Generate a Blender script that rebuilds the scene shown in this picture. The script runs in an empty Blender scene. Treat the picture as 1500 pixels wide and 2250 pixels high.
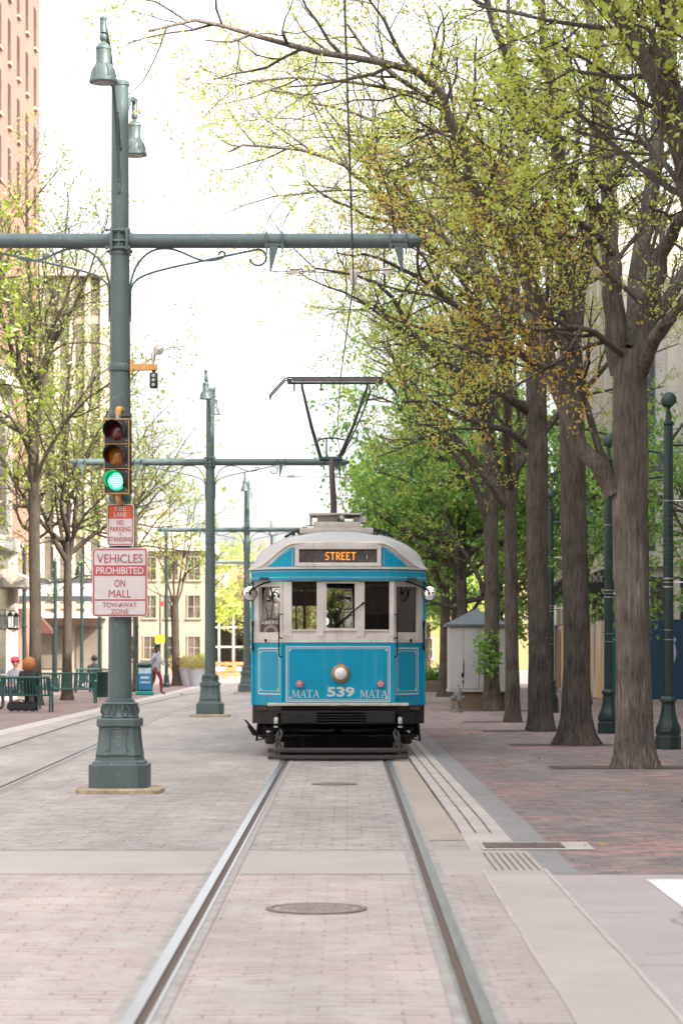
import bpy, bmesh, math, random
import numpy as np
from mathutils import Vector, Matrix, Euler
R = math.radians
PI = math.pi
scene = bpy.context.scene
# ---------------------------------------------------------------- camera
CAM_H, FPX, VX, VY = 1.53, 5312.0, 763.0, 1432.0
cam_d = bpy.data.cameras.new('camera')
cam = bpy.data.objects.new('camera', cam_d)
scene.collection.objects.link(cam)
cam.location = (0, 0, CAM_H)
cam.rotation_euler = (R(90), 0, 0)
cam_d.sensor_width = 36.0
cam_d.lens = FPX / 2250.0 * 36.0
cam_d.shift_x = -(VX - 750.0) / 2250.0
cam_d.shift_y = (VY - 1125.0) / 2250.0
cam_d.clip_start = 0.1
cam_d.clip_end = 4000
cam_d.dof.use_dof = True
cam_d.dof.focus_distance = 30.0
cam_d.dof.aperture_fstop = 3.6
scene.camera = cam
# ---------------------------------------------------------------- light
SUN = Vector((0.62, -0.52, 0.588)).normalized()
el = math.asin(SUN.z)
az = math.atan2(SUN.x, SUN.y)
world = bpy.data.worlds.new('World')
scene.world = world
world.use_nodes = True
wn, wl = world.node_tree.nodes, world.node_tree.links
bg = wn['Background']
sky = wn.new('ShaderNodeTexSky')
sky.sky_type = 'NISHITA'
sky.sun_disc = False
sky.sun_elevation = el
sky.sun_rotation = az
sky.air_density = 1.0
sky.dust_density = 2.5
sky.ozone_density = 1.0
hs = wn.new('ShaderNodeHueSaturation')
hs.inputs['Saturation'].default_value = 0.22
tint = wn.new('ShaderNodeMix'); tint.data_type = 'RGBA'; tint.blend_type = 'MULTIPLY'
tint.inputs[0].default_value = 1.0
tint.inputs[7].default_value = (1.0, 0.983, 0.968, 1)
wl.new(sky.outputs[0], hs.inputs['Color'])
wl.new(hs.outputs[0], tint.inputs[6])
# thin cloud veil: brightest overhead, darker towards the horizon
tcw = wn.new('ShaderNodeTexCoord'); sep = wn.new('ShaderNodeSeparateXYZ')
wl.new(tcw.outputs['Generated'], sep.inputs[0])
mrw = wn.new('ShaderNodeMapRange'); mrw.inputs['From Min'].default_value = 0.0; mrw.inputs['From Max'].default_value = .75
mrw.inputs['To Min'].default_value = .46; mrw.inputs['To Max'].default_value = 1.75
wl.new(sep.outputs['Z'], mrw.inputs['Value'])
veil = wn.new('ShaderNodeVectorMath'); veil.operation = 'SCALE'
wl.new(tint.outputs[2], veil.inputs[0]); wl.new(mrw.outputs[0], veil.inputs['Scale'])
wl.new(veil.outputs[0], bg.inputs['Color'])
bg.inputs['Strength'].default_value = 0.15
sun_d = bpy.data.lights.new('sun', 'SUN')
sun_d.energy = 3.0
sun_d.angle = R(0.5)
sun_d.color = (1.0, 0.93, 0.82)
sun = bpy.data.objects.new('sun', sun_d)
scene.collection.objects.link(sun)
sun.rotation_euler = SUN.to_track_quat('Z', 'Y').to_euler()
sun.location = (30, -30, 60)
scene.view_settings.view_transform = 'Standard'
scene.view_settings.look = 'None'
scene.view_settings.gamma = 1.0
scene.view_settings.exposure = 1.92
scene.render.engine = 'CYCLES'
cy = scene.cycles
cy.use_denoising = True
cy.max_bounces = 8
cy.diffuse_bounces = 4
cy.transparent_max_bounces = 16
cy.sample_clamp_indirect = 8.0
cy.caustics_reflective = False
cy.caustics_refractive = False
COL = scene.collection

# ---------------------------------------------------------------- helpers
def P(px, py, D):
    return Vector(((px - VX) * D / FPX, D, CAM_H + (VY - py) * D / FPX))
def GX(px, D):
    return (px - VX) * D / FPX
def ZZ(py, D):
    return CAM_H + (VY - py) * D / FPX

def tag(o, label=None, cat=None, group=None, kind=None):
    if label: o['label'] = label
    if cat: o['category'] = cat
    if group: o['group'] = group
    if kind: o['kind'] = kind
    return o

def empty(name, loc=(0, 0, 0), rz=0.0, label=None, cat=None, group=None):
    o = bpy.data.objects.new(name, None)
    COL.objects.link(o)
    o.location = loc
    o.rotation_euler = (0, 0, rz)
    o.empty_display_size = 0.2
    return tag(o, label, cat, group)

def copy_tree(o, parent=None):
    c = o.copy()
    COL.objects.link(c)
    if parent is not None:
        c.parent = parent
    for ch in list(o.children):
        copy_tree(ch, c)
    return c

class MB:
    """collects geometry and links it as ONE mesh object"""
    def __init__(s):
        s.v, s.f, s.m, s.sm = [], [], [], []
        s.n = 0
    def add(s, verts, faces, mi=0, smooth=False):
        b = s.n
        s.v.extend([tuple(q) for q in verts])
        s.n += len(verts)
        for f in faces:
            s.f.append(tuple(i + b for i in f)); s.m.append(mi); s.sm.append(smooth)
        return s
    def box(s, c, d, rot=None, mi=0, bev=0.0):
        hx, hy, hz = d[0] / 2, d[1] / 2, d[2] / 2
        M = Euler(rot).to_matrix() if rot is not None else Matrix.Identity(3)
        c = Vector(c)
        if bev <= 0:
            vs = [M @ Vector((x, y, z)) + c for x in (-hx, hx) for y in (-hy, hy) for z in (-hz, hz)]
            fs = [(0, 1, 3, 2), (4, 6, 7, 5), (0, 4, 5, 1), (2, 3, 7, 6), (0, 2, 6, 4), (1, 5, 7, 3)]
            return s.add(vs, fs, mi)
        bm = bmesh.new()
        bmesh.ops.create_cube(bm, size=1)
        for v in bm.verts:
            v.co = Vector((v.co.x * d[0], v.co.y * d[1], v.co.z * d[2]))
        bmesh.ops.bevel(bm, geom=bm.edges[:], offset=min(bev, min(d) * .45), segments=2, affect='EDGES', profile=0.5)
        bm.verts.index_update()
        vs = [M @ v.co + c for v in bm.verts]
        fs = [[v.index for v in f.verts] for f in bm.faces]
        bm.free()
        return s.add(vs, fs, mi, False)
    def tube(s, pts, rad, n=8, mi=0, caps=True, smooth=True):
        pts = [Vector(p) for p in pts]
        m = len(pts)
        if not hasattr(rad, '__len__'): rad = [rad] * m
        vs, fs = [], []
        u = None
        for i, p in enumerate(pts):
            t = (pts[min(i + 1, m - 1)] - pts[max(i - 1, 0)])
            if t.length < 1e-9: t = Vector((0, 0, 1))
            t.normalize()
            if u is None:
                ref = Vector((0, 0, 1)) if abs(t.z) < .9 else Vector((1, 0, 0))
                u = t.cross(ref).normalized()
            else:
                u = (u - t * u.dot(t))
                u = u.normalized() if u.length > 1e-6 else t.orthogonal().normalized()
            w = t.cross(u)
            for k in range(n):
                a = 2 * PI * k / n
                vs.append(p + (u * math.cos(a) + w * math.sin(a)) * rad[i])
        for i in range(m - 1):
            for k in range(n):
                k2 = (k + 1) % n
                fs.append((i * n + k, i * n + k2, (i + 1) * n + k2, (i + 1) * n + k))
        s.add(vs, fs, mi, smooth)
        if caps:
            b = s.n - len(vs)
            s.f.append(tuple(b + k for k in reversed(range(n)))); s.m.append(mi); s.sm.append(False)
            s.f.append(tuple(b + (m - 1) * n + k for k in range(n))); s.m.append(mi); s.sm.append(False)
        return s
    def lathe(s, prof, n=24, c=(0, 0, 0), M=None, mi=0, smooth=True, fr=None):
        vs, fs = [], []
        c = Vector(c)
        for (r, z) in prof:
            for k in range(n):
                a = 2 * PI * k / n
                rr = r * (fr(a, z) if fr else 1)
                q = Vector((rr * math.cos(a), rr * math.sin(a), z))
                if M is not None: q = M @ q
                vs.append(q + c)
        m = len(prof)
        for i in range(m - 1):
            for k in range(n):
                k2 = (k + 1) % n
                fs.append((i * n + k, i * n + k2, (i + 1) * n + k2, (i + 1) * n + k))
        s.add(vs, fs, mi, smooth)
        b = s.n - len(vs)
        if prof[0][0] > 1e-5:
            s.f.append(tuple(b + k for k in reversed(range(n)))); s.m.append(mi); s.sm.append(False)
        if prof[-1][0] > 1e-5:
            s.f.append(tuple(b + (m - 1) * n + k for k in range(n))); s.m.append(mi); s.sm.append(False)
        return s
    def rings(s, rings, mi=0, smooth=False, caps=True):
        """list of equal-length vertex rings, lofted"""
        n = len(rings[0])
        vs = [q for r in rings for q in r]
        fs = []
        for i in range(len(rings) - 1):
            for k in range(n):
                k2 = (k + 1) % n
                fs.append((i * n + k, i * n + k2, (i + 1) * n + k2, (i + 1) * n + k))
        s.add(vs, fs, mi, smooth)
        if caps:
            b = s.n - len(vs)
            s.f.append(tuple(b + k for k in reversed(range(n)))); s.m.append(mi); s.sm.append(False)
            s.f.append(tuple(b + (len(rings) - 1) * n + k for k in range(n))); s.m.append(mi); s.sm.append(False)
        return s
    def prism(s, poly, o, ux, uy, depth, mi=0):
        """2D polygon (in axes ux, uy from origin o) pushed along ux x uy by depth"""
        o, ux, uy = Vector(o), Vector(ux), Vector(uy)
        nn = ux.cross(uy).normalized() * depth
        a = [o + ux * p[0] + uy * p[1] for p in poly]
        b = [q + nn for q in a]
        n = len(poly)
        fs = [tuple(reversed(range(n))), tuple(range(n, 2 * n))]
        fs += [(i, (i + 1) % n, n + (i + 1) % n, n + i) for i in range(n)]
        return s.add(a + b, fs, mi)
    def build(s, name, mats, parent=None, loc=None):
        me = bpy.data.meshes.new(name)
        me.from_pydata(s.v, [], s.f)
        if not isinstance(mats, (list, tuple)): mats = [mats]
        for m in mats: me.materials.append(m)
        me.polygons.foreach_set('material_index', s.m)
        me.polygons.foreach_set('use_smooth', s.sm)
        me.update()
        bm = bmesh.new(); bm.from_mesh(me)
        bmesh.ops.recalc_face_normals(bm, faces=bm.faces[:])
        bm.to_mesh(me); bm.free()
        if any(s.sm): me.set_sharp_from_angle(angle=R(40))
        o = bpy.data.objects.new(name, me)
        COL.objects.link(o)
        if parent is not None: o.parent = parent
        if loc is not None: o.location = loc
        return o

def sheet(name, pts, m, z=0.0, label=None, cat=None):
    """flat ground sheet from an outline"""
    me = bpy.data.meshes.new(name)
    me.from_pydata([(p[0], p[1], z) for p in pts], [], [tuple(range(len(pts)))])
    me.materials.append(m)
    o = bpy.data.objects.new(name, me)
    COL.objects.link(o)
    if o.data.polygons[0].normal.z < 0: o.data.flip_normals()
    return tag(o, label, cat, None, 'structure')

def text_geo(body, size, bold=0.0, align='CENTER', spacing=1.0):
    cu = bpy.data.curves.new('t', 'FONT')
    cu.body = body
    cu.size = size
    cu.align_x = align
    cu.align_y = 'CENTER'
    cu.offset = bold
    cu.space_character = spacing
    cu.resolution_u = 3
    o = bpy.data.objects.new('t', cu)
    COL.objects.link(o)
    dg = bpy.context.evaluated_depsgraph_get()
    me = bpy.data.meshes.new_from_object(o.evaluated_get(dg))
    vs = [v.co.copy() for v in me.vertices]
    fs = [tuple(p.vertices) for p in me.polygons]
    bpy.data.objects.remove(o); bpy.data.curves.remove(cu); bpy.data.meshes.remove(me)
    return vs, fs

def put_text(mb, body, o, ux, uy, width=None, height=None, bold=0.0, mi=0, spacing=1.0, depth=0.002):
    """lettering fitted to width x height, centred on o in the plane (ux, uy)"""
    vs, fs = text_geo(body, 1.0, bold, spacing=spacing)
    x0, x1 = min(v.x for v in vs), max(v.x for v in vs)
    y0, y1 = min(v.y for v in vs), max(v.y for v in vs)
    sy = height / (y1 - y0) if height else 1
    sx = width / (x1 - x0) if width else sy
    ux, uy, o = Vector(ux), Vector(uy), Vector(o)
    nn = ux.cross(uy).normalized() * depth
    q = [o + ux * ((v.x - (x0 + x1) / 2) * sx) + uy * ((v.y - (y0 + y1) / 2) * sy) + nn for v in vs]
    mb.add(q, fs, mi)

# ---------------------------------------------------------------- materials
def mk(name):
    m = bpy.data.materials.new(name)
    m.use_nodes = True
    nt = m.node_tree
    return m, nt.nodes, nt.links, nt.nodes['Principled BSDF']

def mat(name, col, rough=0.6, metal=0.0, var=0.12, scale=6.0, bump=0.0, bscale=40.0, stretch=(1, 1, 1), spec=0.5, dark=None, coat=0.0, streak=None, chips=None):
    """painted / worn surface: colour broken up by two noises, optional bump"""
    m, n, l, b = mk(name)
    tc = n.new('ShaderNodeTexCoord')
    mp = n.new('ShaderNodeMapping'); mp.inputs['Scale'].default_value = stretch
    l.new(tc.outputs['Object'], mp.inputs['Vector'])
    nz = n.new('ShaderNodeTexNoise'); nz.inputs['Scale'].default_value = scale
    nz.inputs['Detail'].default_value = 6; nz.inputs['Roughness'].default_value = .65
    l.new(mp.outputs[0], nz.inputs['Vector'])
    rp = n.new('ShaderNodeValToRGB')
    c0 = [max(0, c * (1 - var)) for c in col] if dark is None else dark
    c1 = [min(1, c * (1 + var)) for c in col]
    rp.color_ramp.elements[0].position = .3; rp.color_ramp.elements[1].position = .7
    rp.color_ramp.elements[0].color = (*c0, 1); rp.color_ramp.elements[1].color = (*c1, 1)
    l.new(nz.outputs['Fac'], rp.inputs['Fac'])
    colr = rp.outputs[0]
    for spec_, ssc, lo, hi in ((streak, (16, 16, .5), .56, .74), (chips, (38, 38, 22), .66, .70)):
        if not spec_: continue
        sc_, amt = spec_
        m3 = n.new('ShaderNodeMapping'); m3.inputs['Scale'].default_value = ssc
        l.new(tc.outputs['Object'], m3.inputs['Vector'])
        n3 = n.new('ShaderNodeTexNoise'); n3.inputs['Scale'].default_value = 1.0; n3.inputs['Detail'].default_value = 4
        l.new(m3.outputs[0], n3.inputs['Vector'])
        r3 = n.new('ShaderNodeMapRange'); r3.inputs['From Min'].default_value = lo; r3.inputs['From Max'].default_value = hi
        r3.inputs['To Max'].default_value = amt
        l.new(n3.outputs['Fac'], r3.inputs['Value'])
        x3 = n.new('ShaderNodeMix'); x3.data_type = 'RGBA'
        l.new(r3.outputs[0], x3.inputs[0]); l.new(colr, x3.inputs[6]); x3.inputs[7].default_value = (*sc_, 1)
        colr = x3.outputs[2]
    l.new(colr, b.inputs['Base Color'])
    rr = n.new('ShaderNodeMapRange')
    rr.inputs['To Min'].default_value = max(.02, rough - .1); rr.inputs['To Max'].default_value = min(1, rough + .12)
    l.new(nz.outputs['Fac'], rr.inputs['Value']); l.new(rr.outputs[0], b.inputs['Roughness'])
    b.inputs['Metallic'].default_value = metal
    b.inputs['Specular IOR Level'].default_value = spec
    if coat: b.inputs['Coat Weight'].default_value = coat; b.inputs['Coat Roughness'].default_value = .06
    if bump > 0:
        n2 = n.new('ShaderNodeTexNoise'); n2.inputs['Scale'].default_value = bscale; n2.inputs['Detail'].default_value = 5
        l.new(mp.outputs[0], n2.inputs['Vector'])
        bp = n.new('ShaderNodeBump'); bp.inputs['Strength'].default_value = bump; bp.inputs['Distance'].default_value = .02
        l.new(n2.outputs['Fac'], bp.inputs['Height']); l.new(bp.outputs[0], b.inputs['Normal'])
    return m

def emit(name, col, strength):
    m, n, l, b = mk(name)
    b.inputs['Base Color'].default_value = (*[c * .5 for c in col], 1)
    b.inputs['Emission Color'].default_value = (*col, 1)
    b.inputs['Emission Strength'].default_value = strength
    return m

def glass_mat(name, refl=0.12, tintc=(.8, .85, .83), wave=0.0, ws=2.0):
    """window glass: sees through, mirrors the street; wave = old rippled pane"""
    m, n, l, b = mk(name)
    n.remove(b)
    out = n['Material Output']
    tr = n.new('ShaderNodeBsdfTransparent'); tr.inputs[0].default_value = (*tintc, 1)
    gl = n.new('ShaderNodeBsdfGlossy'); gl.inputs['Roughness'].default_value = .01
    fr = n.new('ShaderNodeFresnel'); fr.inputs['IOR'].default_value = 1.5
    mx = n.new('ShaderNodeMixShader')
    ad = n.new('ShaderNodeMath'); ad.operation = 'ADD'; ad.use_clamp = True; ad.inputs[1].default_value = refl
    l.new(fr.outputs[0], ad.inputs[0]); l.new(ad.outputs[0], mx.inputs[0])
    l.new(tr.outputs[0], mx.inputs[1]); l.new(gl.outputs[0], mx.inputs[2]); l.new(mx.outputs[0], out.inputs[0])
    if wave > 0:
        tc = n.new('ShaderNodeTexCoord')
        nz = n.new('ShaderNodeTexNoise'); nz.inputs['Scale'].default_value = ws; nz.inputs['Detail'].default_value = 1
        l.new(tc.outputs['Object'], nz.inputs['Vector'])
        bp = n.new('ShaderNodeBump'); bp.inputs['Strength'].default_value = wave; bp.inputs['Distance'].default_value = .1
        l.new(nz.outputs['Fac'], bp.inputs['Height']); l.new(bp.outputs[0], gl.inputs['Normal'])
    return m

def paver_mat(name, c1, c2, mortar, bw, bh, patch=None, rot=0.0, msize=.012, wear=.75, bump=.35, stain=.25):
    """brick paving: rows of bricks with joints that are only partly open, tonal patches and stains"""
    m, n, l, b = mk(name)
    tc = n.new('ShaderNodeTexCoord')
    mp = n.new('ShaderNodeMapping'); mp.inputs['Rotation'].default_value = (0, 0, rot); mp.inputs['Scale'].default_value = (3, 1, 1)
    l.new(tc.outputs['Object'], mp.inputs['Vector'])
    wob = n.new('ShaderNodeTexNoise'); wob.inputs['Scale'].default_value = 3.0; wob.inputs['Detail'].default_value = 3
    l.new(mp.outputs[0], wob.inputs['Vector'])
    sc = n.new('ShaderNodeVectorMath'); sc.operation = 'SCALE'; sc.inputs['Scale'].default_value = .03
    l.new(wob.outputs['Color'], sc.inputs[0])
    va = n.new('ShaderNodeVectorMath'); va.operation = 'ADD'
    l.new(mp.outputs[0], va.inputs[0]); l.new(sc.outputs[0], va.inputs[1])
    br = n.new('ShaderNodeTexBrick')
    br.inputs['Scale'].default_value = 1.0
    br.inputs['Brick Width'].default_value = bw * 3; br.inputs['Row Height'].default_value = bh
    br.inputs['Mortar Size'].default_value = msize * .5; br.inputs['Mortar Smooth'].default_value = .3
    br.inputs['Bias'].default_value = -.1
    br.inputs['Color1'].default_value = (*c1, 1); br.inputs['Color2'].default_value = (*c2, 1)
    br.inputs['Mortar'].default_value = (*c1, 1)
    l.new(va.outputs[0], br.inputs['Vector'])
    base = br.outputs['Color']
    if patch:
        pc, psc, lo, hi = patch
        nz = n.new('ShaderNodeTexNoise'); nz.inputs['Scale'].default_value = psc; nz.inputs['Detail'].default_value = 4
        nz.inputs['Roughness'].default_value = .7
        l.new(tc.outputs['Object'], nz.inputs['Vector'])
        # whole bricks change tone: add the brick's own random grey to the patch noise
        b2 = n.new('ShaderNodeTexBrick')
        for k in ('Scale', 'Brick Width', 'Row Height'):
            b2.inputs[k].default_value = br.inputs[k].default_value
        b2.inputs['Mortar Size'].default_value = 0.0; b2.inputs['Bias'].default_value = 0.0
        b2.inputs['Color1'].default_value = (0, 0, 0, 1); b2.inputs['Color2'].default_value = (1, 1, 1, 1)
        l.new(va.outputs[0], b2.inputs['Vector'])
        ma = n.new('ShaderNodeMath'); ma.operation = 'MULTIPLY_ADD'; ma.inputs[1].default_value = .22
        l.new(b2.outputs['Color'], ma.inputs[0]); l.new(nz.outputs['Fac'], ma.inputs[2])
        mr = n.new('ShaderNodeMapRange'); mr.inputs['From Min'].default_value = lo; mr.inputs['From Max'].default_value = hi
        l.new(ma.outputs[0], mr.inputs['Value'])
        mx = n.new('ShaderNodeMix'); mx.data_type = 'RGBA'
        l.new(mr.outputs[0], mx.inputs[0]); l.new(base, mx.inputs[6]); mx.inputs[7].default_value = (*pc, 1)
        base = mx.outputs[2]
    # broad stains
    n3 = n.new('ShaderNodeTexNoise'); n3.inputs['Scale'].default_value = .55; n3.inputs['Detail'].default_value = 8
    n3.inputs['Roughness'].default_value = .6
    mps = n.new('ShaderNodeMapping'); mps.inputs['Scale'].default_value = (1.6, .45, 1)
    l.new(tc.outputs['Object'], mps.inputs['Vector']); l.new(mps.outputs[0], n3.inputs['Vector'])
    mr3 = n.new('ShaderNodeMapRange'); mr3.inputs['From Min'].default_value = .3; mr3.inputs['From Max'].default_value = .7
    mr3.inputs['To Min'].default_value = 1 - stain; mr3.inputs['To Max'].default_value = 1 + stain * .5
    l.new(n3.outputs['Fac'], mr3.inputs['Value'])
    # fine grit
    n4 = n.new('ShaderNodeTexNoise'); n4.inputs['Scale'].default_value = 60; n4.inputs['Detail'].default_value = 4
    l.new(tc.outputs['Object'], n4.inputs['Vector'])
    mr4 = n.new('ShaderNodeMapRange'); mr4.inputs['From Min'].default_value = .3; mr4.inputs['From Max'].default_value = .7
    mr4.inputs['To Min'].default_value = .9; mr4.inputs['To Max'].default_value = 1.08
    l.new(n4.outputs['Fac'], mr4.inputs['Value'])
    mm = n.new('ShaderNodeMath'); mm.operation = 'MULTIPLY'
    l.new(mr3.outputs[0], mm.inputs[0]); l.new(mr4.outputs[0], mm.inputs[1])
    vs = n.new('ShaderNodeVectorMath'); vs.operation = 'SCALE'
    l.new(base, vs.inputs[0]); l.new(mm.outputs[0], vs.inputs['Scale'])
    # joints, open only where the wear noise says so
    n5 = n.new('ShaderNodeTexNoise'); n5.inputs['Scale'].default_value = 3.2; n5.inputs['Detail'].default_value = 4
    n5.inputs['Roughness'].default_value = .75
    l.new(tc.outputs['Object'], n5.inputs['Vector'])
    mr5 = n.new('ShaderNodeMapRange'); mr5.inputs['From Min'].default_value = .44; mr5.inputs['From Max'].default_value = .58
    mr5.inputs['To Min'].default_value = .12; mr5.inputs['To Max'].default_value = wear
    l.new(n5.outputs['Fac'], mr5.inputs['Value'])
    jm = n.new('ShaderNodeMath'); jm.operation = 'MULTIPLY'
    l.new(br.outputs['Fac'], jm.inputs[0]); l.new(mr5.outputs[0], jm.inputs[1])
    mj = n.new('ShaderNodeMix'); mj.data_type = 'RGBA'
    l.new(jm.outputs[0], mj.inputs[0]); l.new(vs.outputs[0], mj.inputs[6]); mj.inputs[7].default_value = (*mortar, 1)
    l.new(mj.outputs[2], b.inputs['Base Color'])
    b.inputs['Roughness'].default_value = .8
    b.inputs['Specular IOR Level'].default_value = .3
    sb = n.new('ShaderNodeMath'); sb.operation = 'SUBTRACT'
    l.new(n4.outputs['Fac'], sb.inputs[0]); l.new(jm.outputs[0], sb.inputs[1])
    bp = n.new('ShaderNodeBump'); bp.inputs['Strength'].default_value = bump; bp.inputs['Distance'].default_value = .01
    l.new(sb.outputs[0], bp.inputs['Height']); l.new(bp.outputs[0], b.inputs['Normal'])
    return m

def bark_mat(name, c0, c1, streak=None):
    m, n, l, b = mk(name)
    tc = n.new('ShaderNodeTexCoord')
    mp = n.new('ShaderNodeMapping'); mp.inputs['Scale'].default_value = (1, 1, .13)
    l.new(tc.outputs['Object'], mp.inputs['Vector'])
    nz = n.new('ShaderNodeTexNoise'); nz.inputs['Scale'].default_value = 26; nz.inputs['Detail'].default_value = 7; nz.inputs['Roughness'].default_value = .7
    l.new(mp.outputs[0], nz.inputs['Vector'])
    n2 = n.new('ShaderNodeTexNoise'); n2.inputs['Scale'].default_value = 2.2; n2.inputs['Detail'].default_value = 5
    l.new(tc.outputs['Object'], n2.inputs['Vector'])
    mu = n.new('ShaderNodeMath'); mu.operation = 'MULTIPLY_ADD'; mu.inputs[1].default_value = .5
    l.new(n2.outputs['Fac'], mu.inputs[0]); l.new(nz.outputs['Fac'], mu.inputs[2])
    rp = n.new('ShaderNodeValToRGB')
    rp.color_ramp.elements[0].position = .56; rp.color_ramp.elements[1].position = .94
    rp.color_ramp.elements[0].color = (*c0, 1); rp.color_ramp.elements[1].color = (*c1, 1)
    l.new(mu.outputs[0], rp.inputs['Fac'])
    colr = rp.outputs[0]
    if streak:
        # pale lichen runs down the bark
        ms = n.new('ShaderNodeMapping'); ms.inputs['Scale'].default_value = (1, 1, .05)
        l.new(tc.outputs['Object'], ms.inputs['Vector'])
        n3 = n.new('ShaderNodeTexNoise'); n3.inputs['Scale'].default_value = 9; n3.inputs['Detail'].default_value = 2
        l.new(ms.outputs[0], n3.inputs['Vector'])
        sb = n.new('ShaderNodeMath'); sb.operation = 'SUBTRACT'; sb.inputs[1].default_value = .5
        l.new(n3.outputs['Fac'], sb.inputs[0])
        ab = n.new('ShaderNodeMath'); ab.operation = 'ABSOLUTE'; l.new(sb.outputs[0], ab.inputs[0])
        mr = n.new('ShaderNodeMapRange'); mr.inputs['From Min'].default_value = .004; mr.inputs['From Max'].default_value = .02
        mr.inputs['To Min'].default_value = .8; mr.inputs['To Max'].default_value = 0
        l.new(ab.outputs[0], mr.inputs['Value'])
        n6 = n.new('ShaderNodeMath'); n6.operation = 'MULTIPLY'
        mr6 = n.new('ShaderNodeMapRange'); mr6.inputs['From Min'].default_value = .45; mr6.inputs['From Max'].default_value = .6
        l.new(n2.outputs['Fac'], mr6.inputs['Value'])
        l.new(mr.outputs[0], n6.inputs[0]); l.new(mr6.outputs[0], n6.inputs[1])
        mx = n.new('ShaderNodeMix'); mx.data_type = 'RGBA'
        l.new(n6.outputs[0], mx.inputs[0]); l.new(colr, mx.inputs[6]); mx.inputs[7].default_value = (*streak, 1)
        colr = mx.outputs[2]
    l.new(colr, b.inputs['Base Color'])
    b.inputs['Roughness'].default_value = .9
    b.inputs['Specular IOR Level'].default_value = .2
    bp = n.new('ShaderNodeBump'); bp.inputs['Strength'].default_value = 1.0; bp.inputs['Distance'].default_value = .06
    l.new(nz.outputs['Fac'], bp.inputs['Height']); l.new(bp.outputs[0], b.inputs['Normal'])
    return m

def leaf_mat(name, cols, trans=.5):
    """thin leaf: every leaf has its own tone; light comes through it"""
    m, n, l, b = mk(name)
    n.remove(b)
    out = n['Material Output']
    gi = n.new('ShaderNodeNewGeometry')
    rp = n.new('ShaderNodeValToRGB')
    e = rp.color_ramp.elements
    while len(e) < len(cols): e.new(.5)
    for i, c in enumerate(cols):
        e[i].position = i / (len(cols) - 1); e[i].color = (*c, 1)
    tc = n.new('ShaderNodeTexCoord')
    nz = n.new('ShaderNodeTexNoise'); nz.inputs['Scale'].default_value = .55; nz.inputs['Detail'].default_value = 3
    l.new(tc.outputs['Object'], nz.inputs['Vector'])
    mr = n.new('ShaderNodeMapRange'); mr.inputs['From Min'].default_value = .32; mr.inputs['From Max'].default_value = .68
    l.new(nz.outputs['Fac'], mr.inputs['Value'])
    ml = n.new('ShaderNodeMath'); ml.operation = 'MULTIPLY'; ml.inputs[1].default_value = .55
    l.new(gi.outputs['Random Per Island'], ml.inputs[0])
    ma = n.new('ShaderNodeMath'); ma.operation = 'MULTIPLY_ADD'; ma.inputs[1].default_value = .45
    l.new(mr.outputs[0], ma.inputs[0]); l.new(ml.outputs[0], ma.inputs[2])
    l.new(ma.outputs[0], rp.inputs['Fac'])
    df = n.new('ShaderNodeBsdfDiffuse'); tl = n.new('ShaderNodeBsdfTranslucent')
    gs = n.new('ShaderNodeBsdfGlossy'); gs.inputs['Roughness'].default_value = .4; gs.inputs[0].default_value = (.9, .9, .9, 1)
    l.new(rp.outputs[0], df.inputs[0]); l.new(rp.outputs[0], tl.inputs[0])
    m1 = n.new('ShaderNodeMixShader'); m1.inputs[0].default_value = trans
    l.new(df.outputs[0], m1.inputs[1]); l.new(tl.outputs[0], m1.inputs[2])
    m2 = n.new('ShaderNodeMixShader'); m2.inputs[0].default_value = .05
    l.new(m1.outputs[0], m2.inputs[1]); l.new(gs.outputs[0], m2.inputs[2])
    l.new(m2.outputs[0], out.inputs[0])
    return m
# ================================================================ materials in use
M = {}
M['road_near'] = paver_mat('road_near', (.428, .385, .358), (.35, .312, .288), (.16, .115, .09), .24, .12, patch=((.45, .36, .33), .8, .45, .8), wear=.8, stain=.26, msize=.036)
M['road_far'] = paver_mat('road_far', (.425, .378, .345), (.335, .298, .27), (.14, .105, .085), .24, .13, patch=((.36, .33, .31), .35, .45, .8), wear=.9, stain=.28, msize=.05)
M['walk'] = paver_mat('walk', (.215, .19, .183), (.285, .245, .23), (.075, .055, .05), .22, .105, patch=((.44, .235, .21), .30, .60, .84), wear=.95, stain=.3, msize=.05)
M['walk_left'] = paver_mat('walk_left', (.22, .18, .17), (.26, .205, .19), (.12, .08, .075), .22, .105, patch=((.28, .17, .155), .4, .52, .8), wear=.8, stain=.3, msize=.05)
M['border'] = paver_mat('border', (.235, .225, .225), (.27, .26, .255), (.1, .09, .085), .24, .12, wear=.5, stain=.15)
M['sand_brick'] = paver_mat('sand_brick', (.39, .33, .28), (.36, .305, .26), (.12, .09, .07), .16, .24, wear=.75, stain=.18)
def concrete(name, col, stain=.16, sc=1.2, rough=.85):
    return mat(name, col, rough, var=stain, scale=sc, bump=.25, bscale=70)
M['conc_tan'] = concrete('conc_tan', (.365, .326, .296), .13, .6)
M['conc_pale'] = concrete('conc_pale', (.42, .38, .35))
M['conc_pink'] = concrete('conc_pink', (.36, .312, .30), .14, .6)
M['conc_warm'] = concrete('conc_warm', (.385, .336, .308), .14, .7)
M['plank'] = concrete('plank', (.38, .33, .30), .12)
M['joint'] = mat('joint', (.17, .125, .10), .9, var=.3, scale=9)
M['paint_white'] = mat('paint_white', (.8, .79, .77), .7, var=.06, scale=9, dark=(.62, .6, .58))
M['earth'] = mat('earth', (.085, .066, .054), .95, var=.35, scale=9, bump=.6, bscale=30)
M['ground'] = mat('ground', (.30, .28, .26), .9, var=.1, scale=.3)
M['rail'] = mat('rail', (.46, .46, .475), .33, 1.0, var=.12, scale=5, stretch=(8, .4, 1))
M['rust'] = mat('rust', (.10, .068, .052), .85, var=.4, scale=30, bump=.4)
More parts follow.
